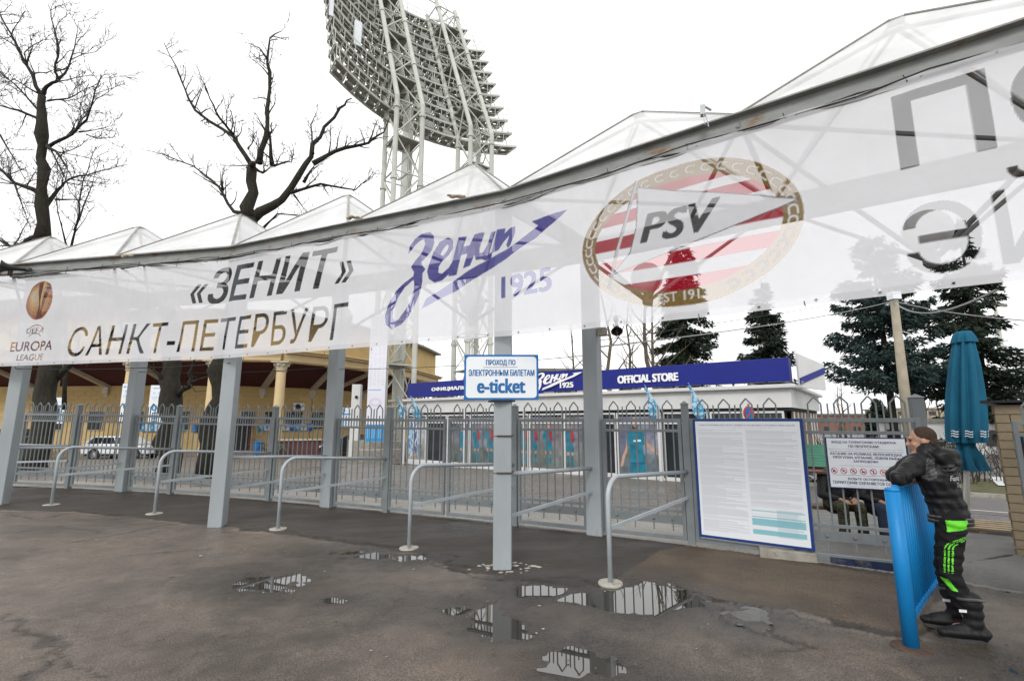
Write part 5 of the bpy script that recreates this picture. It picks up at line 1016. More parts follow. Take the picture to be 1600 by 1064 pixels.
# ---------------------------------------------------------------- vehicles in the yard
M['tyre'] = pm('tyre', (.02, .02, .02), .85, .2, 10, 0); M['rim'] = pm('rim', (.4, .4, .42), .35, .05, 3, 0, metal=.6)
M['carglass'] = glass_mat('car glass', (.015, .018, .02), .05); M['lampred'] = pm('tail lamp', (.5, .02, .02), .3, .05, 3, 0); M['lampclr'] = pm('head lamp', (.6, .6, .62), .2, .05, 3, 0)
def car(loc, rz, lab, paint, prof, cab, L_, wb, w=1.76, wr=.33, sparewheel=False):
    g = empty('parked_car', loc, lab, 'car', 'cars parked in the yard', rz=rz); h = w / 2
    b = MB().prism([(x, -h, z) for x, z in prof], (0, w, 0)); b.build('body', paint, g, bevel=.07)
    zt = max(z for x, z in cab); b = MB(); n = len(cab)
    ins = lambda z: .04 + .2 * (z - min(c[1] for c in cab)) / (zt - min(c[1] for c in cab))
    vs = [(x, -h + ins(z), z) for x, z in cab] + [(x, h - ins(z), z) for x, z in cab]
    b.add(vs, [tuple(range(n)), tuple(range(2 * n - 1, n - 1, -1))] + [(i, i + n, (i + 1) % n + n, (i + 1) % n) for i in range(n)]); b.build('cabin', paint, g, bevel=.04)
    zlo, zhi = min(c[1] for c in cab) + .07, zt - .09
    def xat(z, side):
        xs_ = []
        for i in range(n):
            (x1, z1), (x2, z2) = cab[i], cab[(i + 1) % n]
            if (z1 - z) * (z2 - z) <= 0 and z1 != z2: xs_.append(x1 + (x2 - x1) * (z - z1) / (z2 - z1))
        return min(xs_) if side < 0 else max(xs_)
    for s in (-1, 1):
        a0, a1, c0, c1 = xat(zlo, -1) + .14, xat(zlo, 1) - .14, xat(zhi, -1) + .12, xat(zhi, 1) - .12
        for k in range(3):
            t0, t1 = k / 3 + .012, (k + 1) / 3 - .012; yb, yt = s * (h - ins(zlo) + .006), s * (h - ins(zhi) + .006)
            MB().add([(a0 + (a1 - a0) * t0, yb, zlo), (a0 + (a1 - a0) * t1, yb, zlo), (c0 + (c1 - c0) * t1, yt, zhi), (c0 + (c1 - c0) * t0, yt, zhi)], [(0, 1, 2, 3)]).build('side_window', M['carglass'], g)
        for wx in wb:
            b = MB().lathe((0, 0, 0), [(wr * .7, -.1), (wr * .96, -.1), (wr, -.06), (wr, .06), (wr * .96, .1), (wr * .7, .1)], 20); b.v = [(v[0] + wx, s * (h - .09) + v[2], v[1] + wr) for v in b.v]; wo_ = b.build('wheel', M['tyre'], g)
            b = MB().lathe((0, 0, 0), [(.05, .1), (wr * .66, .08), (wr * .7, .11), (wr * .72, .09)], 10); b.v = [(v[0] + wx, s * (h - .09 + v[2] + .01), v[1] + wr) for v in b.v]; b.build('rim', M['rim'], wo_)
            b = MB().lathe((0, 0, 0), [(wr * 1.15, -.03), (wr * 1.15, .005)], 20); b.v = [(v[0] + wx, s * (h + v[2]), v[1] + wr) for v in b.v]; b.build('wheel_arch', M['dark'], g)
        MB().box((prof[0][0] + .12, s * (h - .1), .82), (.2, .22, .18)).build('tail_light', M['lampred'], g); MB().box((max(p[0] for p in prof) - .1, s * (h - .2), .7), (.2, .3, .14)).build('headlight', M['lampclr'], g)
        MB().box((.1, s * (h + .005), .8), (.18, .03, .03)).build('door_handle', paint, g)
    MB().box((0, 0, .3), (L_ * .9, w * .95, .16)).build('underbody', M['dark'], g)
    if sparewheel:
        b = MB().lathe((0, 0, 0), [(.02, .14), (.3, .14), (.38, .08), (.38, -.1)], 22); b.v = [(prof[0][0] - v[2] - .05, v[0], v[1] + .95) for v in b.v]; b.build('spare_wheel_cover', M['rim'], g)
    return g
whitep = pm('white car paint', (.68, .69, .70), .25, .03, 2, 0); blackp = pm('black car paint', (.012, .013, .015), .2, .1, 2, 0)
prof_e = [(-2.15, .35), (-2.2, .62), (-2.12, .95), (-1.2, 1.0), (.9, .96), (1.7, .86), (2.1, .68), (2.15, .35)]
cab_e = [(-2.08, .94), (-1.85, 1.38), (-1.5, 1.47), (.0, 1.5), (.45, 1.44), (1.25, .95)]
car((-26.0, 33.2, -.78), R(2), 'white estate car parked side-on in the yard at left', whitep, prof_e, cab_e, 4.3, (-1.3, 1.3))
cab_s = [(-2.0, .95), (-1.7, 1.42), (-.9, 1.5), (.3, 1.48), (1.2, .95)]
car((-11.9, 36.6, -.8), R(196), 'black hatchback parked beside the hanging notice', blackp, prof_e, cab_s, 4.3, (-1.3, 1.3))
prof_o = [(-2.0, .5), (-2.02, 1.1), (-1.2, 1.14), (.9, 1.12), (2.0, 1.05), (2.1, .8), (2.05, .5)]; cab_o = [(-2.0, 1.1), (-1.92, 1.75), (-1.5, 1.84), (.4, 1.82), (.95, 1.12)]
car((-31.6, 31.6, -.62), R(118), 'dark off-roader with round spare wheel cover behind the left tree', blackp, prof_o, cab_o, 4.2, (-1.25, 1.3), 1.8, .4, True)
car((-38.6, 33.5, -.7), R(70), 'dark car parked at the far left edge beyond the gates', pm('grey car paint', (.06, .06, .065), .3, .1, 2, 0), prof_e, cab_s, 4.3, (-1.3, 1.3))
# blue crowd barriers behind the white car
g = empty('crowd_barrier', (-28.7, 34.6, -.78), 'bright blue tubular crowd barrier left of the white estate car', 'barrier')
b = MB(); 
for z in (.12, 1.15): b.tube([(-.9, 0, z), (2.4, .2, z)], .04, 6)
for x in (-.9, 2.4): b.bar((x, 0, 0), (x, 0, 1.2), .18, .06)
b.build('frame', M['barrier'], g); b = MB()
for x in np.arange(-.7, 2.3, .22): b.tube([(x, .1, .12), (x, .1, 1.15)], .018, 5)
b.build('bars', M['barrier'], g); g.children[-1]['kind'] = 'stuff'
# concrete blocks at the mast foot and a low utility box
b = MB().box((-7.6, 28.4, -.25), (2.2, 1.4, .75), .5); tag(b.build('ballast_block', M['concrete'], bevel=.05), 'pale concrete ballast block at the foot of the mast', 'block')
g = empty('utility_cabinet', (-9.9, 31, -.7), 'tall grey utility cabinet with a small camera left of the hanging notice', 'cabinet'); MB().box((0, 0, 2.35), (.55, .4, 4.7)).build('casing', M['storewhite'], g, bevel=.02); MB().sphere((.05, -.26, 3.9), .1, 10).build('camera_dome', M['black'], g)

# ---------------------------------------------------------------- trees
def twigs(mb, pts, r0, r1, depth, rng, length, dens, n=3, mats=0, up=.35, lim=None, rmin=.011):
    pts = [Vector(p) for p in pts]; segs = [(a, c) for a, c in zip(pts, pts[1:])]; tot = sum((c - a).length for a, c in segs)
    k = max(1, int(tot * dens))
    for i in range(k):
        t = (.12 + .88 * (i + rng.random()) / k) * tot; acc = 0
        for a, c in segs:
            l = (c - a).length
            if acc + l >= t or (a, c) == segs[-1]: p = a.lerp(c, min(1, (t - acc) / l)); d = (c - a).normalized(); break
            acc += l
        f = t / tot; o = Vector((rng.gauss(0, 1), rng.gauss(0, 1), rng.gauss(0, 1))); o = (o - d * o.dot(d)); o.normalize()
        dr = (d * rng.uniform(.3, .9) + o * rng.uniform(.5, 1) + V(0, 0, up)).normalized(); L_ = length * rng.uniform(.45, 1.15) * (1.1 - .4 * f); q = [p]; cur = p; m = 4 if depth else 3
        for s in range(m):
            dr = (dr + Vector((rng.gauss(0, .22), rng.gauss(0, .22), rng.gauss(0, .2) + .05))).normalized(); cur = cur + dr * L_ / m; q.append(cur)
        ra = (r0 * (1 - f) + r1 * f) * rng.uniform(.28, .5); ra = min(ra, .035 if depth else .012); ra = max(ra, rmin)
        mb.tube(q, [ra * (1 - .75 * j / m) for j in range(m + 1)], n, cap=False)
        if depth: twigs(mb, q, ra, ra * .3, depth - 1, rng, L_ * .5, dens * 1.5, 3, up=up)
def bare_tree(name, limbs, label, seed, length, dens, depth=1, group='bare trees'):
    rng = random.Random(seed); tr = limbs[-1] if False else max(limbs, key=lambda l: l[1]); base = Vector(tr[0][0])
    g = empty('bare_tree', base, label, 'tree', group)
    for pts, r in limbs:
        P = [Vector(p) - base for p in pts]; big = r >= .235
        # densify with small crooks
        Q = []
        for i, (a, c) in enumerate(zip(P, P[1:])):
            m = 4 if big else 3
            for j in range(m):
                q = a.lerp(c, j / m); k = r * .25 if j else 0; Q.append(q + Vector((rng.gauss(0, k), rng.gauss(0, k), rng.gauss(0, k * .5))))
        Q.append(P[-1]); m = len(Q) - 1; end = .62 if big else .13
        b = MB().tube(Q, [(1 if big else .85) * r * (1 - (1 - end) * (j / m) ** .7) * (1 + .12 * rng.gauss(0, 1) * (1 if big else .6)) for j in range(m + 1)], 12 if big else 7); b.build('trunk' if big else 'limb', M['bark'], g, smooth=True)
        if not big:
            t = MB()
            for _ in range(int(3 + 4 * r * 10)):
                q = Q[rng.randrange(1, len(Q))]; t.sphere(q, r * .5 * rng.uniform(.4, .9), 6)
    t = MB()
    for pts, r in limbs:
        if r < .35: twigs(t, [Vector(p) - base for p in pts], r, r * .25, depth, rng, length * (.6 if r >= .2 else 1) * (1 if r > .05 else .6), dens * (.35 if r >= .2 else 1))
    o = t.build('twigs', M['twig'], g); o['kind'] = 'stuff'; return g
bare_tree('t', DATA['tree1'], 'tall bare tree with dense fine twigs at the left edge', 2, 1.9, 3.0, 2)
bare_tree('t', DATA['tree1b'], 'thin bare tree standing just behind the big left tree', 3, 1.5, 2.6, 2)
bare_tree('t', DATA['tree3'], 'bare pollarded tree with long crooked limbs left of the light mast', 5, 1.0, 3.4, 2)
bare_tree('t', DATA['tree2'], 'short forked bare trunk behind the second gate right of the white car', 6, .8, 1.3, 1)
def auto_tree(x, y, z0, h, r, seed, lab, group, spreadf=.35, forks=7, mat=None):
    rng = random.Random(seed); base = Vector((x, y, z0)); g = empty('bare_tree', base, lab, 'tree', group)
    P = [V(0, 0, 0)]; 
    for k in range(1, 7): P.append(V(rng.gauss(0, .012) * h, rng.gauss(0, .012) * h, h * k / 6))
    MB().tube(P, [(1 if big else .85) * r * (1 - .85 * k / 6) for k in range(7)], 8).build('trunk', mat or M['bark'], g, smooth=True); t = MB()
    for k in range(forks):
        f = .3 + .6 * k / forks; a = k * 2.4 + rng.random(); i = int(f * 6); p = P[i].lerp(P[i + 1], f * 6 - i); L_ = h * spreadf * (1.15 - f); d = V(math.cos(a), math.sin(a), .9); q = [p]
        for s in range(4): d = (d + V(rng.gauss(0, .15), rng.gauss(0, .15), .12)).normalized(); q.append(q[-1] + d * L_ / 4)
        t.tube(q, [r * .4 * (1 - f * .5) * (1 - .8 * j / 4) for j in range(5)], 5, cap=False); twigs(t, q, r * .3, r * .1, 1, rng, h * .12, 9 / h * 1.6, 3)
    twigs(t, P, r * .5, r * .1, 1, rng, h * .14, 9 / h, 3); o = t.build('crown', mat or M['twig'], g); o['kind'] = 'stuff'; return g
BT = 'bare trees beyond the store'
for k, (x, y, h, r, lab) in enumerate(((7.6, 38, 13, .24, 'bare tree just right of the rear pillar behind the store'), (9.4, 38.5, 12, .2, 'slim bare tree between pillar and twin trunks behind the store'), (11.2, 40, 15, .3, 'left of the twin bare trunks behind the store sign'), (12.0, 40.5, 14, .24, 'right of the twin bare trunks beside the first spruce'), (5.2, 42, 11, .18, 'bare tree left of the rear pillar behind the store'))):
    auto_tree(x, y, -.8, h, r, 20 + k, lab, BT, .42, 9, M['birch'])
ORD = ['first', 'second', 'third', 'fourth', 'fifth', 'sixth', 'seventh', 'eighth', 'ninth']
for k in range(9):
    auto_tree(40 + k * 4.5 + random.uniform(-1, 1), 62 + random.uniform(-6, 8), -.8, 6.5 + 2 * random.random(), .16, 40 + k, 'bare park tree beyond the gate, ' + ORD[k] + ' from the left in its row', 'bare park trees behind the entry notice', .4, 7, M['birch'])
for k in range(5):
    auto_tree(74 + k * 8, 78 + random.uniform(-6, 8), -.8, 7 + 2 * random.random(), .18, 60 + k, 'far bare park tree near the closed umbrella, ' + ORD[k] + ' from the left', 'bare park trees behind the umbrella', .4, 7, M['birch'])
M['needle'] = pm('spruce needles', (.018, .03, .018), .9, .45, .8, 0, col2=(.05, .045, .03), c2scale=.5, c2lo=.58, c2hi=.72)
M['needleb'] = pm('blue spruce needles', (.028, .05, .045), .9, .4, .8, 0, col2=(.045, .05, .035), c2scale=.6, c2lo=.6, c2hi=.72)
def spruce(x, y, h, w, zlow, seed, lab, mat, droop=.35, gap=.12, lev=26, curve=.8):
    rng = random.Random(seed); base = Vector((x, y, -.8)); g = empty('spruce', base, lab, 'tree', 'dark spruces behind the store and gates'); H = h + .8
    MB().tube([V(0, 0, 0), V(.1, 0, H * .5), V(0, 0, H)], [.32, .2, .03], 8).build('trunk', M['bark'], g, smooth=True)
    t = MB(); tw = MB(); lo = (zlow + .8) / H
    for k in range(lev):
        f = lo + (1 - lo) * (k / lev) ** .95; nb = 6 if f < .8 else 4
        for j in range(nb):
            if rng.random() < gap: continue
            a = rng.random() * 6.283; L_ = w * ((1 - f) / (1 - lo)) ** curve * rng.uniform(.6, 1.12) + .25; z = f * H + rng.uniform(-.2, .2); p = V(0, 0, z); pts = [p]; m = 6
            for s in range(1, m + 1):
                u_ = s / m; pts.append(V(math.cos(a) * L_ * u_, math.sin(a) * L_ * u_, z - droop * L_ * u_ + .28 * L_ * u_ ** 2.4))
            tw.tube(pts, [.05 * (1 - .8 * s / m) for s in range(m + 1)], 3, cap=False)
            nc = max(7, int(L_ * 9)); side = V(-math.sin(a), math.cos(a), 0)
            for c in range(nc):
                u_ = .1 + .9 * (c + rng.random()) / nc; i = min(m - 1, int(u_ * m)); q = pts[i].lerp(pts[i + 1], u_ * m - i); wd = (.16 + .34 * L_ * .35) * (1 - abs(u_ - .55)) 
                for e in range(8):
                    o = side * rng.gauss(0, wd * .75) + V(0, 0, rng.uniform(-.5, .1)) ; d = (V(math.cos(a), math.sin(a), 0) * rng.uniform(.2, 1) + side * rng.gauss(0, .6) + V(0, 0, rng.uniform(-.8, .15))).normalized(); l = rng.uniform(.22, .5); s_ = d.cross(V(rng.gauss(0, 1), rng.gauss(0, 1), rng.gauss(0, 1))).normalized() * rng.uniform(.05, .11)
                    c0 = q + o; t.add([c0 - s_, c0 + s_, c0 + d * l + s_ * .2, c0 + d * l - s_ * .2], [(0, 1, 2, 3)])
    o = t.build('crown', mat, g); o['kind'] = 'stuff'; o = tw.build('branches', M['bark'], g); o['kind'] = 'stuff'; return g
spruce(31.1, 40, 17.6, 5.0, 4.6, 1, 'broad blue-green spruce left of the concrete pole', M['needleb'], .12, .24, 24, .55)
spruce(37.5, 38.5, 18.6, 5.0, 1.2, 2, 'tall dark spruce behind the closed blue umbrella', M['needle'], .45, .24, 25, .7)
spruce(24.0, 45, 15.2, 3.0, 2.5, 3, 'narrow dark spruce above the right end of the store sign', M['needle'], .35, .12, 24, .7)
spruce(16.4, 45, 19.0, 3.4, 2.5, 4, 'dense dark spruce above the middle of the store sign', M['needle'], .6, .05, 30, .5)
spruce(46.5, 62, 4.6, 1.8, .3, 5, 'small distant spruce behind the entry notice gate', M['needle'], .3, .1, 12)

# ---------------------------------------------------------------- right hand side: road, verge, far buildings, pavilion
def drape(name, quad, nx, ny, dz, mat, kind='structure', **kw):
    a, b_, c, d = [Vector((*q, 0)) for q in quad]; P = []
    for j in range(ny + 1):
        for i in range(nx + 1):
            p = a.lerp(b_, i / nx).lerp(d.lerp(c, i / nx), j / ny); P.append((p.x, p.y, gz(p.x, p.y) + dz))
    o = MB().add(P, [(j * (nx + 1) + i, j * (nx + 1) + i + 1, (j + 1) * (nx + 1) + i + 1, (j + 1) * (nx + 1) + i) for j in range(ny) for i in range(nx)]).build(name, mat); tag(o, kind=kind); return o
M['line'] = pm('road paint', (.6, .6, .58), .6, .1, 6, 0, col2=(.25, .25, .24), c2scale=5, c2lo=.6, c2hi=.75)
M['grass'] = pm('winter grass', (.07, .085, .03), .95, .4, 3, .02, col2=(.12, .09, .05), c2scale=1.5, c2lo=.45, c2hi=.6)
M['snow'] = pm('old snow', (.6, .61, .63), .7, .12, 2, .02, col2=(.3, .28, .25), c2scale=3, c2lo=.6, c2hi=.75)
M['roadasph'] = pm('road asphalt', (.13, .125, .12), .42, .15, .6, .002, bscale=60)
drape('road', [(5.2, 13.6), (16.5, 7.0), (24, 11), (8.5, 20.5)], 24, 16, .006, M['roadasph'])
drape('road_marking', [(8.6, 12.75), (10.9, 10.9), (10.98, 10.98), (8.68, 12.85)], 6, 1, .012, M['line']); drape('road_marking', [(11.4, 10.5), (13.6, 8.7), (13.7, 8.8), (11.5, 10.6)], 6, 1, .012, M['line'])
kb = MB(); kp = [(4.0, 20.5), (9.6, 16.7), (13.7, 13.9), (19, 10.4)]
for p, q in zip(kp, kp[1:]): kb.bar((*p, gz(*p) + .05), (*q, gz(*q) + .05), .16, .14)
tag(kb.build('kerb', M['concrete']), kind='structure')
drape('grass_verge', [(4.2, 20.9), (19.2, 10.7), (26, 17), (9, 29)], 20, 12, .05, M['grass'])
for q in ([(9.5, 19.5), (13.2, 16.8), (14.2, 17.6), (10.2, 20.6)], [(17, 17.5), (21, 14), (26, 18), (21, 22)], [(9, 24), (16, 20), (20, 27), (11, 32)]): drape('snow_patch', q, 8, 6, .085, M['snow'])
# hedge of dark bare shrubs
rng = random.Random(9); hb = MB()
for k in range(150):
    t_ = rng.random(); p = V(9.5 + 15 * t_, 21.5 - 5.5 * t_ + rng.gauss(0, .4) + (0 if t_ < .5 else 1.5), 0); p.z = gz(p.x, p.y)
    hb.tube([p, p + V(rng.gauss(0, .15), rng.gauss(0, .15), .7), p + V(rng.gauss(0, .3), rng.gauss(0, .3), 1.4 + .5 * rng.random())], [.02, .014, .006], 3, cap=False)
    twigs(hb, [p, p + V(0, 0, 1.3)], .03, .01, 1, rng, .7, 5, 3, up=.3)
tag(hb.build('hedge', M['twig']), kind='stuff')
# green roofed pavilion
pv = empty('pavilion', (10.9, 17.6, -.65), 'small open pavilion with green shingle roof behind the gate', 'pavilion', rz=R(-30)); pv.scale = (.6, .6, .6)
M['shingle'] = pm('green shingle', (.06, .19, .13), .8, .15, 3, .01)
b = MB().box((0, 0, 1.35), (6.2, 4.2, .2)); b.build('eaves_board', M['maroon'], pv)
shm = MB().box((0, 0, 0), (.42, .3, .03)).mesh('shingle', M['shingle']); sl_ = math.atan2(1.15, 2.2)
MB().add([(-3.2, -2.2, 1.42), (3.2, -2.2, 1.42), (1.6, 0, 2.55), (-1.6, 0, 2.55), (3.2, 2.2, 1.42), (-3.2, 2.2, 1.42)], [(0, 1, 2, 3), (1, 4, 2), (4, 5, 3, 2), (5, 0, 3)]).build('roof', M['shingle'], pv)
for r_i in range(8):
    y = -2.05 + r_i * .27; z = 1.46 + r_i * .27 * 1.13 / 2.2; hw = 3.1 - 1.6 * (y + 2.2) / 2.2
    for k in range(int(hw * 2 / .44)): o = link('shingle', shm, pv, (-hw + .22 + k * .44 + (.2 if r_i % 2 else 0), y, z + .02)); o.rotation_euler = (sl_ * .75, 0, 0)
for x in (-2.9, -1, 1, 2.9):
    for y in (-1.9, 1.9): MB().box((x, y, .65), (.1, .1, 1.3)).build('post', M['storewhite'], pv)
b = MB()
for x0, x1 in ((-2.9, -1), (-1, 1), (1, 2.9)): b.bar((x0, -1.95, .1), (x1, -1.95, 1.1), .05, .05); b.bar((x0, -1.95, 1.1), (x1, -1.95, .1), .05, .05); b.bar((x0, -1.95, 1.15), (x1, -1.95, 1.15), .06, .06); b.bar((x0, -1.95, .08), (x1, -1.95, .08), .06, .06)
b.build('railing', M['storewhite'], pv)
# far buildings
def farb(x, y, w, d, h, rz, lab, wm, floors, cols, roofm=None):
    g = empty('apartment_block', (x, y, -.8), lab, 'building', rz=rz); MB().box((0, 0, h / 2), (w, d, h)).build('wall', wm, g); MB().box((0, 0, h + .15), (w + .6, d + .6, .3)).build('roof', roofm or M['mastdark'], g)
    wmesh = MB().box((0, 0, 0), (w / cols * .45, .1, h / floors * .5)).mesh('window', M['winglass'])
    for f in range(floors):
        for c in range(cols): link('window', wmesh, g, (-w / 2 + w / cols * (c + .5), -d / 2 - .03, h / floors * (f + .5)))
farb(98, 105, 34, 12, 4.9, R(-12), 'cream far apartment block seen left of the closed umbrella', pm('far plaster', (.42, .36, .27), .9, .1, .3, 0), 3, 12)
farb(128, 112, 24, 12, 4.2, R(-20), 'pale grey far block seen between umbrella and brick booth', pm('far grey', (.38, .38, .38), .9, .1, .3, 0), 3, 8)
farb(64, 105, 26, 12, 3.7, R(-5), 'red-brown low far building behind the notice gate', pm('far brick', (.20, .10, .07), .9, .1, .3, 0), 2, 9)
farb(4.3, 60, 9, 8, 8.2, R(5), 'grey far house peeking over the store sign beside the logo', pm('far house', (.48, .47, .45), .9, .1, .3, 0), 3, 4)
farb(36, 40, 10, 3, 2.4, R(-35), 'long white kiosk seen behind the umbrella pole', M['storewhite'], 1, 5)
# concrete lamp pole with wires
g = empty('concrete_pole', (14.1, 17.5, -.66), 'tapered concrete utility pole leaning behind the gate', 'pole')
MB().tube([(0, 0, 0), (.12, 0, 6.9)], [.2, .125], 10).build('shaft', pm('pole concrete', (.33, .29, .22), .9, .15, 3, .01), g, smooth=True); MB().box((.12, -.02, 6.95), (.32, .3, .28)).build('cap_box', M['white'], g)
tp = V(14.2, 17.5, 6.1)
def wire(p, q, sag, r, lab, m=None):
    p, q = Vector(p), Vector(q); pts = [p.lerp(q, t) - V(0, 0, sag * 4 * t * (1 - t)) for t in np.linspace(0, 1, 17)]; tag(MB().tube(pts, r, 4).build('overhead_wire', m or M['palecable']), lab, 'wire', 'overhead wires')
wire((1.3, 7.6, 2.85), tp, .12, .014, 'pale overhead wire from the rear pillar to the concrete pole'); wire((1.3, 7.6, 2.95), tp + V(0, 0, .3), .05, .006, 'thin upper wire from rear pillar to concrete pole', M['cable'])
wire(tp, (11.2, 9.6, 3.65), .12, .016, 'sagging wire from the concrete pole to the right edge'); wire(tp - V(0, 0, .05), (6.2, 6.0, 3.35), .35, .018, 'twisted cable rising from the pole to the canopy'); wire((-3.6, 9.9, 2.75), (1.3, 7.7, 2.75), .06, .006, 'thin dark wire strung between the rear pillars', M['cable']); wire((-8.9, 11.4, 2.85), (-3.6, 9.9, 2.8), .07, .008, 'dark wire strung between the left rear pillars', M['cable'])
wire((-4.7, 8.0, 2.65), (-9.8, 9.5, 2.72), .05, .008, 'dark wire between the two left front pillars', M['cable'])
# distant floodlight at the right edge
g = empty('distant_floodlight', (82, 80, -.8), 'small distant stadium floodlight mast at the right edge', 'floodlight'); MB().tube([(0, 0, 0), (0, 0, 25)], [.5, .25], 6).build('pole', M['mast'], g)
b = MB()
for k in range(4):
    b.bar((-2.6, -.8, 21.5 + k * 1.4), (2.6, .8, 21.9 + k * 1.4), .3, .15)
b.build('crossbars', M['mast'], g); b = MB()
for k in range(4):
    for j in range(7): b.box((-2.4 + j * .8, -.9 + j * .25, 22.0 + k * 1.4), (.5, .3, .5))
o = b.build('floodlamps', M['mastdark'], g); o['kind'] = 'stuff'

# ---------------------------------------------------------------- brick booth
M['mortar'] = pm('mortar', (.25, .215, .16), .95, .1, 5, .005); M['ybrick'] = pm('sandy brick', (.31, .25, .165), .9, .12, 2.2, .006, col2=(.27, .21, .14), c2scale=4, c2lo=.5, c2hi=.65)
bo_, bu = Vector((6.76, 6.84, -.1)), Vector((.67, -.74, 0)).normalized(); g = empty('brick_booth', bo_, 'sandy brick guard booth at the right edge with blue plaques', 'booth', rz=math.atan2(bu.y, bu.x))
MB().box((1.3, 1.0, 1.0), (2.6, 2.0, 2.04)).build('wall', M['mortar'], g); MB().box((1.3, 1.0, 2.065), (2.85, 2.25, .035)).build('roof', M['black'], g)
br = MB().box((0, 0, 0), (.29, .03, .108)).mesh('brick', M['ybrick']); brs = MB().box((0, 0, 0), (.03, .29, .108)).mesh('brick', M['ybrick'])
HALF = MB().box((0, 0, 0), (.138, .03, .108)).mesh('brick', M['ybrick'])
for r_i in range(17):
    for k in range(6): link('brick', br, g, (.145 + k * .3 + (0 if r_i % 2 else -.0) + random.uniform(-.003, .003) + (.15 if r_i % 2 else 0), -.012 + random.uniform(-.004, .004), .06 + r_i * .118))
    if r_i % 2: link('brick', HALF, g, (.068, -.012, .06 + r_i * .118))
    for k in range(5): link('brick', brs, g, (-.012, .16 + k * .3 + (.15 if r_i % 2 else 0), .06 + r_i * .118))
p_ = MB().box((.52, -.05, 1.42), (.62, .02, .42)).build('plaque', M['black'], g); MB().box((.52, -.063, 1.42), (.57, .006, .37)).build('plaque_face', M['barrier'], p_)
b = MB()
for k in range(3): b.box((.5, -.068, 1.50 - k * .05), (.3 - .05 * k, .003, .018))
b.box((.45, -.068, 1.30), (.3, .003, .07)); b.build('plaque_text', M['white'], p_)
p_ = MB().box((.6, -.045, .88), (.52, .02, .58)).build('notice_case', M['rail'], g); MB().box((.6, -.058, .88), (.47, .006, .53)).build('case_glass', pm('case grey', (.12, .12, .125), .3, .1, 3, 0), p_)

# ---------------------------------------------------------------- closed umbrella on its pole and pallet
M['canvas'] = pm('teal umbrella canvas', (.006, .095, .165), .85, .15, 4, .01, stretch=(2, 2, .4))
g = empty('closed_umbrella', (8.35, 9.3, -.22), 'closed teal blue market umbrella on a white pole beyond the gateway', 'umbrella')
lean = .17
def fold(prof, nf, amp, n=96, tw=0):
    b = MB(); m = len(prof)
    for i, (r, z, a_) in enumerate(prof):
        for k in range(n):
            t = 2 * math.pi * k / n; q = r * (1 + a_ * amp * (.6 * math.cos(nf * t + tw * z) + .4 * math.cos((nf + 3) * t + 1.3 + tw * z * 2))); b.v.append((q * math.cos(t) + lean * (z - 0) * .0 + (z) * .13 - .0, q * math.sin(t), z))
    for i in range(m - 1):
        for k in range(n): a, c = i * n + k, i * n + (k + 1) % n; b.f.append((a, c, c + n, a + n)); b.mi.append(0)
    return b
MB().tube([(0, 0, 0), (.48, 0, 3.6)], .045, 10).build('pole', M['white'], g, smooth=True)
fold([(.235, 1.52, 1), (.245, 1.7, 1), (.25, 2.1, .9), (.23, 2.5, .9), (.195, 3.0, .8), (.15, 3.38, .6), (.125, 3.5, .3), (.1, 3.58, 0), (.02, 3.6, 0)], 8, .34).build('canopy_cloth', M['canvas'], g, smooth=True)
fold([(.185, 3.42, 1.2), (.17, 3.5, 1), (.15, 3.58, .4), (.12, 3.64, .1), (.01, 3.66, 0)], 7, .2).build('top_valance', M['canvas'], g, smooth=True)
fold([(.26, 1.02, 1.5), (.22, 1.12, 1.5), (.18, 1.3, 1.1), (.12, 1.46, .7), (.14, 1.56, .5), (.2, 1.6, .3)], 6, .42, tw=5).build('lower_cloth', M['canvas'], g, smooth=True)
b = MB()
for a in (-2.35, -1.6, -.8, -3.0):
    for j in range(3):
        pts = [((.30 + .01) * math.cos(a + s * .11 / .3) + (1.66 + j * .05) * .13, (.30 + .01) * math.sin(a + s * .11 / .3), 1.64 + j * .045 + .012 * math.sin(s * 6.28)) for s in np.linspace(0, 1, 7)]; b.tube(pts, .009, 4)
b.build('wave_print', M['white'], g)
wd = pm('pallet wood', (.42, .33, .22), .85, .2, 5, .005); g = empty('wooden_pallet', (8.2, 8.95, -.21), 'low wooden pallet serving as foot of the umbrella', 'pallet', rz=R(-35))
for k in range(5): MB().box((-.1, -.45 + k * .22, .12), (1.5, .13, .03)).build('board', wd, g)
for x in (-.7, 0, .6): MB().box((x, 0, .055), (.1, 1.0, .09)).build('runner', wd, g)

# ---------------------------------------------------------------- bench and the blue turnstile barrier
g = empty('bench', (5.45, 7.72, -.08), 'brown plank table top on dark legs behind the gate', 'bench', rz=R(-27)); MB().box((0, 0, .98), (1.75, .34, .035)).build('top_plank', pm('brown plank', (.16, .075, .05), .7, .2, 4, .004), g)
for x in (-.35, .6): MB().box((x, 0, .5), (.09, .07, .95)).build('leg', M['brown'], g); MB().box((x, .0, .04), (.07, .5, .06)).build('foot', M['brown'], g)
g = empty('low_seat', (5.25, 8.0, -.1), 'low bench seat under the two waiting people behind the gate', 'bench', rz=R(-27)); MB().box((0.05, 0, .44), (1.5, .3, .05)).build('seat', M['brown'], g)
for x in (-.5, .5): MB().box((x, 0, .21), (.07, .26, .42)).build('leg', M['brown'], g)
bz = Vector((3.025, 3.99, 0)); bd = Vector((.735, .678, 0)).normalized(); g = empty('blue_barrier', bz, 'bright blue steel barrier of close vertical bars that the man leans on', 'barrier', rz=math.atan2(bd.y, bd.x))
MB().tube([(0, 0, 0), (0, 0, 1.15)], .052, 20).build('end_post', M['barrier'], g, smooth=True); MB().lathe((0, 0, 1.15), [(.052, 0), (.048, .02), (.03, .03), (.001, .032)], 20).build('post_cap', M['barrier'], g, smooth=True)
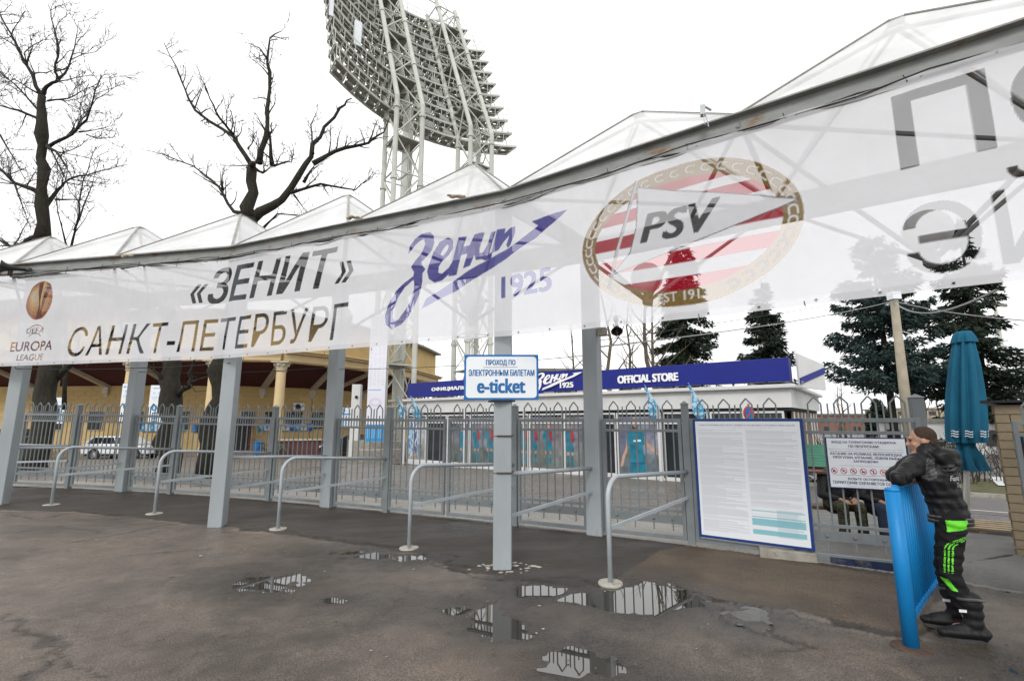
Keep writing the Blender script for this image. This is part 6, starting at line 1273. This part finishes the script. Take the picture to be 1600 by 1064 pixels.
MB().lathe((0, 0, .003), [(.052, .02), (.128, .012), (.133, .004), (.133, -.01)], 28).build('base_plate', M['rust'], g)
barm = MB().tube([(0, 0, .19), (0, 0, 1.15)], .0105, 8).mesh('bar', M['barrier'], True)
for k in range(17): link('bar', barm, g, (.095 + k * .1, 0, 0))
MB().tube([(.03, 0, 1.15), (.10, 0, 1.165), (1.75, 0, 1.165)], .024, 10).build('top_rail', M['barrier'], g, smooth=True); MB().box((.9, 0, .2), (1.7, .035, .03)).build('bottom_rail', M['barrier'], g); MB().tube([(1.78, 0, 0), (1.78, 0, 1.17)], .04, 12).build('end_post', M['barrier'], g, smooth=True)
boltm = MB().box((0, 0, 0), (.014, .05, .02)).mesh('bolt', M['barrier'])
for k in range(17): link('bolt', boltm, g, (.095 + k * .1, 0, .185))
# small litter on the asphalt: pale flakes, twigs, leaves
rng = random.Random(4); lb = MB()
for k in range(420):
    x, y = rng.uniform(-7, 4.2), rng.uniform(2.4, 7.2); s = rng.uniform(.004, .013) if k % 9 else rng.uniform(.012, .026); a = rng.random() * 3
    if x > 2.5 and y > 5: continue
    z = gz(x, y) + .017; lb.add([(x + s * math.cos(a + q) * (1.6 if q % 3 == 0 else 1), y + s * math.sin(a + q), z + rng.uniform(0, .004)) for q in (0, 1.6, 3.1, 4.7)], [(0, 1, 2, 3)], mi=rng.choice([0, 1, 1, 1]))
tag(lb.build('leaf_litter', [M['foot'], M['brown']]), kind='stuff')
# ---------------------------------------------------------------- people
def chain(mb, pts, rad, n=10, step=.6):
    pts = [Vector(p) for p in pts]
    for (a, ra), (c, rc) in zip(zip(pts, rad), list(zip(pts, rad))[1:]):
        L_ = (c - a).length; k = max(1, int(L_ / (min(ra, rc) * step)))
        for i in range(k + 1):
            t = i / k; mb.sphere(a.lerp(c, t), ra + (rc - ra) * t, n)
def ellip(mb, c, rx, ry, rz, Mx=None, n=14):
    o = len(mb.v); mb.sphere((0, 0, 0), 1, n)
    for i in range(o, len(mb.v)):
        v = Vector((mb.v[i][0] * rx, mb.v[i][1] * ry, mb.v[i][2] * rz)); v = (Mx @ v if Mx is not None else v) + Vector(c); mb.v[i] = tuple(v)
def slab(mb, pts, rx, ry, Ms, n=12, step=.5):        # swept ellipse sections (torso): widths along body axes
    for i in range(len(pts) - 1):
        a, c = Vector(pts[i]), Vector(pts[i + 1]); L_ = (c - a).length; k = max(1, int(L_ / (min(ry[i], ry[i + 1]) * step)))
        for j in range(k + 1): t = j / k; ellip(mb, a.lerp(c, t), rx[i] + (rx[i + 1] - rx[i]) * t, ry[i] + (ry[i + 1] - ry[i]) * t, min(ry[i], ry[i + 1]) * .9, Ms, n)
def remesh(mb, name, mats, parent, vox, smooth=4, wr=None, matf=None):
    me = mb.mesh(name, mats if isinstance(mats, list) else [mats]); me.polygons.foreach_set('material_index', [0] * len(me.polygons))
    ob = bpy.data.objects.new(name, me); COL.objects.link(ob); r = ob.modifiers.new('r', 'REMESH'); r.mode = 'VOXEL'; r.voxel_size = vox; r.use_smooth_shade = True
    s = ob.modifiers.new('s', 'SMOOTH'); s.iterations = smooth; s.factor = .5
    dg = bpy.context.evaluated_depsgraph_get(); m2 = bpy.data.meshes.new_from_object(ob.evaluated_get(dg)); bpy.data.objects.remove(ob); m2.name = name
    if wr: 
        for v in m2.vertices: v.co = wr(v.co.copy(), v.normal.copy())
    if matf:
        for p in m2.polygons: p.material_index = matf(p.center, p.normal)
    m2.polygons.foreach_set('use_smooth', [True] * len(m2.polygons)); return link(name, m2, parent)
M['skin'] = pm('skin', (.42, .24, .17), .55, .08, 20, .001); M['hair'] = pm('short brown hair', (.045, .028, .02), .9, .3, 60, .003)
M['jacket'] = pm('black quilted jacket', (.007, .007, .008), .5, .3, 12, .012, bscale=14); M['jgrey2'] = pm('dark grey jacket patch', (.04, .04, .04), .5, .3, 14, .004); M['jgrey'] = pm('grey jacket patch', (.09, .09, .09), .5, .3, 14, .004); M['jwhite'] = pm('pale embroidery', (.5, .5, .5), .8, .1, 10, 0)
M['trouser'] = pm('black sports trousers', (.006, .006, .007), .85, .25, 8, .01, bscale=9); M['neon'] = pm('neon green cloth', (.13, .6, .03), .7, .1, 10, .002)
M['boot'] = pm('black snow boot', (.01, .01, .011), .6, .3, 10, .004); M['sole'] = pm('boot sole', (.05, .048, .045), .8, .2, 12, 0)
def hand(mb, wrist, fdir, palm, side, curl=.5, s=1.0):      # fdir: direction of the fingers, palm: palm normal, side: towards the thumb
    w, f, p, t = Vector(wrist), Vector(fdir).normalized(), Vector(palm).normalized(), Vector(side).normalized()
    for k in range(5): chain(mb, [w + t * (.03 - .015 * k) * s, w + f * .085 * s + t * (.034 - .017 * k) * s], [.016 * s, .0135 * s], 8, .7)
    for k, (l, wd) in enumerate(((.07, .0095), (.078, .0098), (.073, .0095), (.058, .0085))):
        b0 = w + f * .085 * s + t * (.033 - .022 * k) * s; d1 = (f + p * curl).normalized(); d2 = (f * .5 + p * curl * 1.8).normalized(); b1 = b0 + d1 * l * .5 * s; b2 = b1 + d2 * l * .5 * s; chain(mb, [b0, b1, b2], [wd * s, wd * .95 * s, wd * .8 * s], 8, .6)
    b0 = w + t * .028 * s + f * .02 * s; b1 = b0 + (t * .8 + f * .7 + p * .3).normalized() * .045 * s; chain(mb, [b0, b1, b1 + (f + p * .5).normalized() * .032 * s], [.014 * s, .012 * s, .009 * s], 8, .6)
def head(mb, c, F, U_, s=1.0):         # c centre of skull, F facing, U_ up
    F, U_ = Vector(F).normalized(), Vector(U_).normalized(); Rr = F.cross(U_).normalized(); F = U_.cross(Rr); Mx = Matrix((Rr, F, U_)).transposed(); c = Vector(c)
    P = lambda x, y, z: c + Mx @ Vector((x, y, z)) * s
    ellip(mb, P(0, -.012, .02), .077 * s, .096 * s, .093 * s, Mx, 20); ellip(mb, P(0, .03, -.035), .062 * s, .066 * s, .085 * s, Mx, 16); ellip(mb, P(0, .062, -.098), .03 * s, .03 * s, .024 * s, Mx); ellip(mb, P(0, .02, -.075), .055 * s, .06 * s, .045 * s, Mx)
    chain(mb, [P(0, .088, .012), P(0, .112, -.028)], [.008 * s, .014 * s], 8, .5); ellip(mb, P(0, .104, -.033), .017 * s, .012 * s, .009 * s, Mx, 10)
    ellip(mb, P(0, .078, .028), .05 * s, .018 * s, .012 * s, Mx); ellip(mb, P(0, .091, -.06), .024 * s, .010 * s, .006 * s, Mx, 10); ellip(mb, P(0, .089, -.071), .021 * s, .010 * s, .007 * s, Mx, 10)
    for q in (-1, 1):
        ellip(mb, P(.078 * q, -.006, -.015), .010 * s, .019 * s, .031 * s, Mx, 12); ellip(mb, P(.04 * q, .062, -.03), .022 * s, .02 * s, .02 * s, Mx, 10)
    return P, Mx
# leaning man
man = empty('person', (3.66, 4.2, 0), 'man in black jacket and black-green sports trousers leaning on the blue barrier, chin in hand', 'person'); mo2 = Vector(man.location)
Fd = Vector((-.26, .965, 0)).normalized(); Lf = Vector((-Fd.y, Fd.x, 0)); Zu = V(0, 0, 1); mp_ = lambda p: Vector(p) - mo2
MT = Matrix((Lf, Fd, Zu)).transposed()
pelv = V(3.70, 4.27, .90); waist = V(3.67, 4.27, 1.05); chest = V(3.63, 4.27, 1.23); nb = V(3.635, 4.28, 1.375); neck = V(3.60, 4.30, 1.44); hd = V(3.60, 4.33, 1.535)
Lp = Vector((-.66, -.75, 0)); hipL, hipR = pelv + Lp * .09 - Zu * .03, pelv - Lp * .09 - Zu * .03
shL, shR = nb + Lf * .185 - Zu * .03, nb - Lf * .185 - Zu * .03
elL, elR = V(3.165, 4.10, 1.235), V(3.36, 4.40, 1.225); wrL, wrR = V(3.40, 4.30, 1.215), V(3.47, 4.31, 1.385)
knL, knR = V(3.55, 4.17, .49), V(3.67, 4.36, .48); anL, anR = V(3.61, 4.10, .11), V(3.66, 4.30, .12)
b = MB()
Ff = (Fd + V(-.1, .15, -.02)); P, Mx = head(b, mp_(hd), (-.80, .60, -.05), (-.12, .05, 1))
chain(b, [mp_(nb), mp_(neck), mp_(hd - V(0, 0, .05))], [.062, .058, .055]); slab(b, [mp_(pelv), mp_(waist), mp_(chest), mp_(nb)], [.15, .13, .16, .13], [.10, .09, .11, .08], MT)
for s_, e_, w_ in ((shL, elL, wrL), (shR, elR, wrR)): chain(b, [mp_(nb), mp_(s_), mp_(e_), mp_(w_)], [.06, .055, .042, .028])
for h_, k_, a_ in ((hipL, knL, anL), (hipR, knR, anR)): chain(b, [mp_(pelv), mp_(h_), mp_(k_), mp_(a_), mp_(a_ + Fd * .12 - Zu * .05)], [.08, .08, .055, .04, .035])
hand(b, mp_(wrR), (hd - V(0, 0, .10) + V(-.05, .02, 0)) - wrR, V(.7, -.2, .1), V(0, -1, .3), .7); hand(b, mp_(wrL), (.9, .5, -.1), (0, 0, -1), (-.5, .8, 0), .35)
body = remesh(b, 'body', M['skin'], man, .0075, 2)
# hair cap
b = MB(); ellip(b, P(0, -.020, .034), .080, .091, .084, Mx, 24); ellip(b, P(0, -.050, -.02), .068, .060, .06, Mx, 18)
remesh(b, 'hair', M['hair'], man, .007, 1, wr=None)
for q in (-1, 1): MB().sphere(tuple(P(.03 * q, .081, .006)), .0095, 10).build('eye', M['black'], man)
# jacket
b = MB(); slab(b, [mp_(pelv + Zu * .02), mp_(waist), mp_(chest), mp_(nb + Zu * .0)], [.17, .16, .18, .155], [.12, .122, .132, .105], MT)
for s_, e_, w_ in ((shL, elL, wrL), (shR, elR, wrR)): chain(b, [mp_(nb - Zu * .02), mp_(s_), mp_((s_ + e_) / 2), mp_(e_), mp_(e_.lerp(w_, .9))], [.095, .088, .075, .06, .046])
chain(b, [mp_(nb + Lf * .09), mp_(neck - Fd * .03 + Zu * .005 + Lf * .04), mp_(neck - Fd * .03 + Zu * .005 - Lf * .04), mp_(nb - Lf * .09)], [.07, .07, .07, .07])
hb_ = nb - Fd * .10 + Zu * .03; ellip(b, mp_(hb_), .125, .085, .075, MT, 18); ellip(b, mp_(hb_ - Zu * .06 - Fd * .015), .085, .07, .07, MT, 16)
def quilt(co, no):
    z = (co + mo2).z; d = .0035 * math.cos(z * 2 * math.pi / .085) + .004 * math.sin(co.x * 60 + z * 22) * math.cos(co.y * 50 - z * 35); return co + no * d
def jm(c, n):
    w = c + mo2; 
    if w.z < .90: k = int((w.z - .80) / .0125); return 1 if k in (3, 5) and w.z > .8 else 0
    d = (w - (nb + Lf * .16 - Fd * .06 - Zu * .07)); u_, v_ = d.dot(Lf), d.z
    if n.dot(-Fd) > .0 and (u_ / .05) ** 2 + (v_ / .09) ** 2 < 1:
        return 1 if int((v_ + u_ * .6 + 1) / .014) % 2 else 2
    return 0
jk = remesh(b, 'jacket', [M['jacket'], M['jgrey'], M['jgrey2']], man, .009, 3, quilt, jm)
# waistband ribs
b = MB()
for k, (z, m_) in enumerate(((.855, 0), (.872, 1), (.889, 0), (.904, 1))):
    pts = []
    for t in np.linspace(0, 2 * math.pi, 33): q = pelv + Lf * .172 * math.cos(t) + Fd * .126 * math.sin(t); pts.append(mp_((q.x, q.y, z + .012 * math.cos(t))))
    b.tube(pts, .009, 6, mi=m_)
b.build('waistband', [M['jacket'], M['jgrey']], man, smooth=True)
# embroidery on the back
bkc = chest - Fd * .158; ux_ = (Lf * -.25 - Fd * 0).normalized()
ux_ = Vector((-Lf.x, -Lf.y, 0)) * -1
uxt = -Lf
from mathutils.bvhtree import BVHTree
jt = BVHTree.FromPolygons([v.co for v in jk.data.vertices], [tuple(p.vertices) for p in jk.data.polygons])
def onback(p, lift=.003):
    h_ = jt.ray_cast(mp_(p) - Fd * .6, Fd)[0]; return (h_ if h_ is not None else mp_(p)) - Fd * lift
def btext(s, org, w, h):
    vs, ts = fit(s, (0, 0, w, h), shear=.35); mb_ = MB()
    for dx, dz, l in ((0, 0, .003), (.0012, .001, .0034), (-.0012, 0, .0038)): mb_.add([onback(Vector(org) + uxt * (v[0] + dx) + Zu * (v[1] + dz), l) for v in vs], ts)
    return mb_.build('embroidery', M['jwhite'], jk)
btext('Fountain', chest + Lf * .03 - Zu * .02, .17, .04); btext('Track', chest - Lf * .035 - Zu * .075, .10, .036)
b = MB()
for cx_, cz_, r_ in ((.045, .085, .03), (-.01, .06, .035), (-.07, .05, .04)):
    for rr in (1, .72, .45): b.tube([onback(chest + Lf * (cx_ + r_ * rr * math.cos(t)) + Zu * (cz_ + r_ * rr * math.sin(t))) for t in np.linspace(0, 2 * math.pi * .92, 18)], .0028, 4)
b.build('embroidery', M['jgrey'], jk)
Fp = Vector((-.75, .66, 0))
# trousers with green panels
b = MB()
for h_, k_, a_ in ((hipL, knL, anL), (hipR, knR, anR)): chain(b, [mp_(pelv), mp_(h_), mp_(h_.lerp(k_, .5)), mp_(k_), mp_(k_.lerp(a_, .55))], [.112, .108, .09, .074, .07])
slab(b, [mp_(pelv - Zu * .02), mp_(pelv + Zu * .06)], [.145, .14], [.11, .105], MT)
def tm(c, n):
    w = c + mo2; s_ = (w - pelv).dot(-Fp); z = w.z
    if n.dot(Lp) > -.3 and s_ > -.03 and z > .81 + .2 * max(0, s_ + .03) and z < .9: return 1
    if n.dot(Lp) > -.2 and .50 < z < .80:
        ctr = hipL.lerp(knL, min(1, max(0, (.87 - z) / .38))); q = (w - ctr).dot(-Fp); base_ = -.035 + max(0, (z - .68)) ** 2 * 14
        for j in range(3):
            if abs(q - base_ - j * .024) < .0055 and int(z / .008) % 7: return 1
    if n.dot(Lp) > 0 and .37 < z < .45 and (w - knL).dot(-Fp) > -.075 + (.45 - z) * .9 and (w - knL).dot(-Fp) < -.015 + (.45 - z) * .6: return 1
    return 0
remesh(b, 'trousers', [M['trouser'], M['neon']], man, .0068, 4, lambda co, no: co + no * (.004 * math.sin((co.z) * 55 + co.x * 30) + .003 * math.sin(co.z * 90 - co.y * 60)), tm)
def boot(a_, fd, nm='boot'):
    b = MB(); fd = Vector(fd).normalized(); sd = V(-fd.y, fd.x, 0); Mb = Matrix((sd, fd, Zu)).transposed(); z0 = a_.z - .11
    slab(b, [mp_((a_.x, a_.y, z0 + .09)), mp_((a_.x + fd.x * -.01, a_.y - fd.y * .01, z0 + .2)), mp_((a_.x + .0, a_.y + .0, z0 + .31))], [.056, .064, .076], [.066, .07, .08], Mb)
    chain(b, [mp_(V(a_.x, a_.y, z0 + .07) - fd * .05), mp_(V(a_.x, a_.y, z0 + .075) + fd * .05), mp_(V(a_.x, a_.y, z0 + .06) + fd * .15), mp_(V(a_.x, a_.y, z0 + .052) + fd * .2)], [.062, .06, .052, .044])
    o = remesh(b, nm, M['boot'], man, .008, 3, lambda co, no: co + no * .004 * math.cos(co.z * 2 * math.pi / .07))
    s = MB(); out2 = []
    for t in np.linspace(0, 2 * math.pi, 25)[:-1]:
        x_, y_ = math.cos(t), math.sin(t); ly = .155 * y_ + .075; lx = .058 * x_ * (1 - .15 * max(0, -y_)); out2.append(mp_(V(a_.x, a_.y, z0) + fd * ly + sd * lx))
    s.prism([Vector(q) + V(0, 0, .001) for q in out2], (0, 0, .028)); s.build('sole', M['sole'], o, bevel=.004)
    MB().box(mp_(V(a_.x, a_.y, z0 + .235) + Lf * .084), (.05, .004, .02), math.atan2(fd.y, fd.x)).build('boot_label', M['white'], o)
    MB().tube([mp_(V(a_.x, a_.y, z0 + .325 + .008 * math.cos(t * 2)) + sd * .082 * math.cos(t) + fd * .088 * math.sin(t)) for t in np.linspace(0, 6.28, 21)], .011, 6).build('boot_cuff', M['jgrey'], o)
boot(anL, (-.93, .25, 0)); boot(anR, (-.9, .42, 0))
# two people sitting behind the entry notice
def sitter(x, y, z0, fa, lab, jm_, tmm, seat=.47):
    g = empty('person', (x, y, z0), lab, 'person', 'people waiting on the seat behind the notice', rz=fa); Fx = V(0, -1, 0); b = MB()
    head(b, (0, -.06, seat + .72), (0, -1, -.15), (0, -.1, 1)); chain(b, [(0, 0, seat + .5), (0, -.03, seat + .66)], [.06, .055]); I3 = Matrix.Identity(3)
    slab(b, [(0, 0, seat + .08), (0, 0, seat + .3), (0, -.02, seat + .5)], [.15, .14, .15], [.1, .1, .09], I3); kn = []
    for q in (-1, 1):
        chain(b, [(q * .08, 0, seat + .06), (q * .12, -.40, seat + .05), (q * .13, -.42, .1)], [.08, .055, .04]); chain(b, [(q * .18, -.02, seat + .46), (q * .24, -.1, seat + .2), (q * .1, -.33, seat + .16)], [.055, .04, .028]); hand(b, (q * .1, -.33, seat + .16), (-q * .5, -1, -.2), (0, 0, -1), (-q, 0, 0), .4)
    remesh(b, 'body', M['skin'], g, .012, 2); b = MB(); slab(b, [(0, 0, seat + .03), (0, 0, seat + .3), (0, -.02, seat + .5)], [.2, .2, .19], [.16, .16, .13], I3)
    for q in (-1, 1): chain(b, [(q * .17, -.02, seat + .46), (q * .25, -.1, seat + .2), (q * .12, -.3, seat + .16)], [.09, .07, .05])
    remesh(b, 'jacket', jm_, g, .014, 3); b = MB()
    for q in (-1, 1): chain(b, [(q * .08, 0, seat + .07), (q * .12, -.41, seat + .06), (q * .13, -.42, .12)], [.11, .085, .075])
    remesh(b, 'trousers', tmm, g, .014, 3)
    for q in (-1, 1):
        b = MB(); chain(b, [(q * .13, -.40, .16), (q * .13, -.40, .07), (q * .14, -.55, .05), (q * .14, -.6, .045)], [.07, .06, .052, .045]); remesh(b, 'boot', M['boot'], g, .012, 2)
    b = MB(); ellip(b, (0, -.045, seat + .755), .085, .105, .09, None, 18); remesh(b, 'hat', M['black'], g, .012, 1)
camo = pm('camouflage cloth', (.09, .085, .05), .9, .2, 12, .004, col2=(.03, .03, .022), c2scale=14, c2lo=.48, c2hi=.52); jeans = pm('dark jeans', (.035, .05, .085), .9, .2, 12, .004)
sitter(5.12, 7.95, -.1, R(-6), 'seated person in camouflage trousers and black boots behind the entry notice', M['black'], camo); sitter(5.62, 7.72, -.1, R(-14), 'seated person in dark jeans behind the right end of the notice', M['black'], jeans)
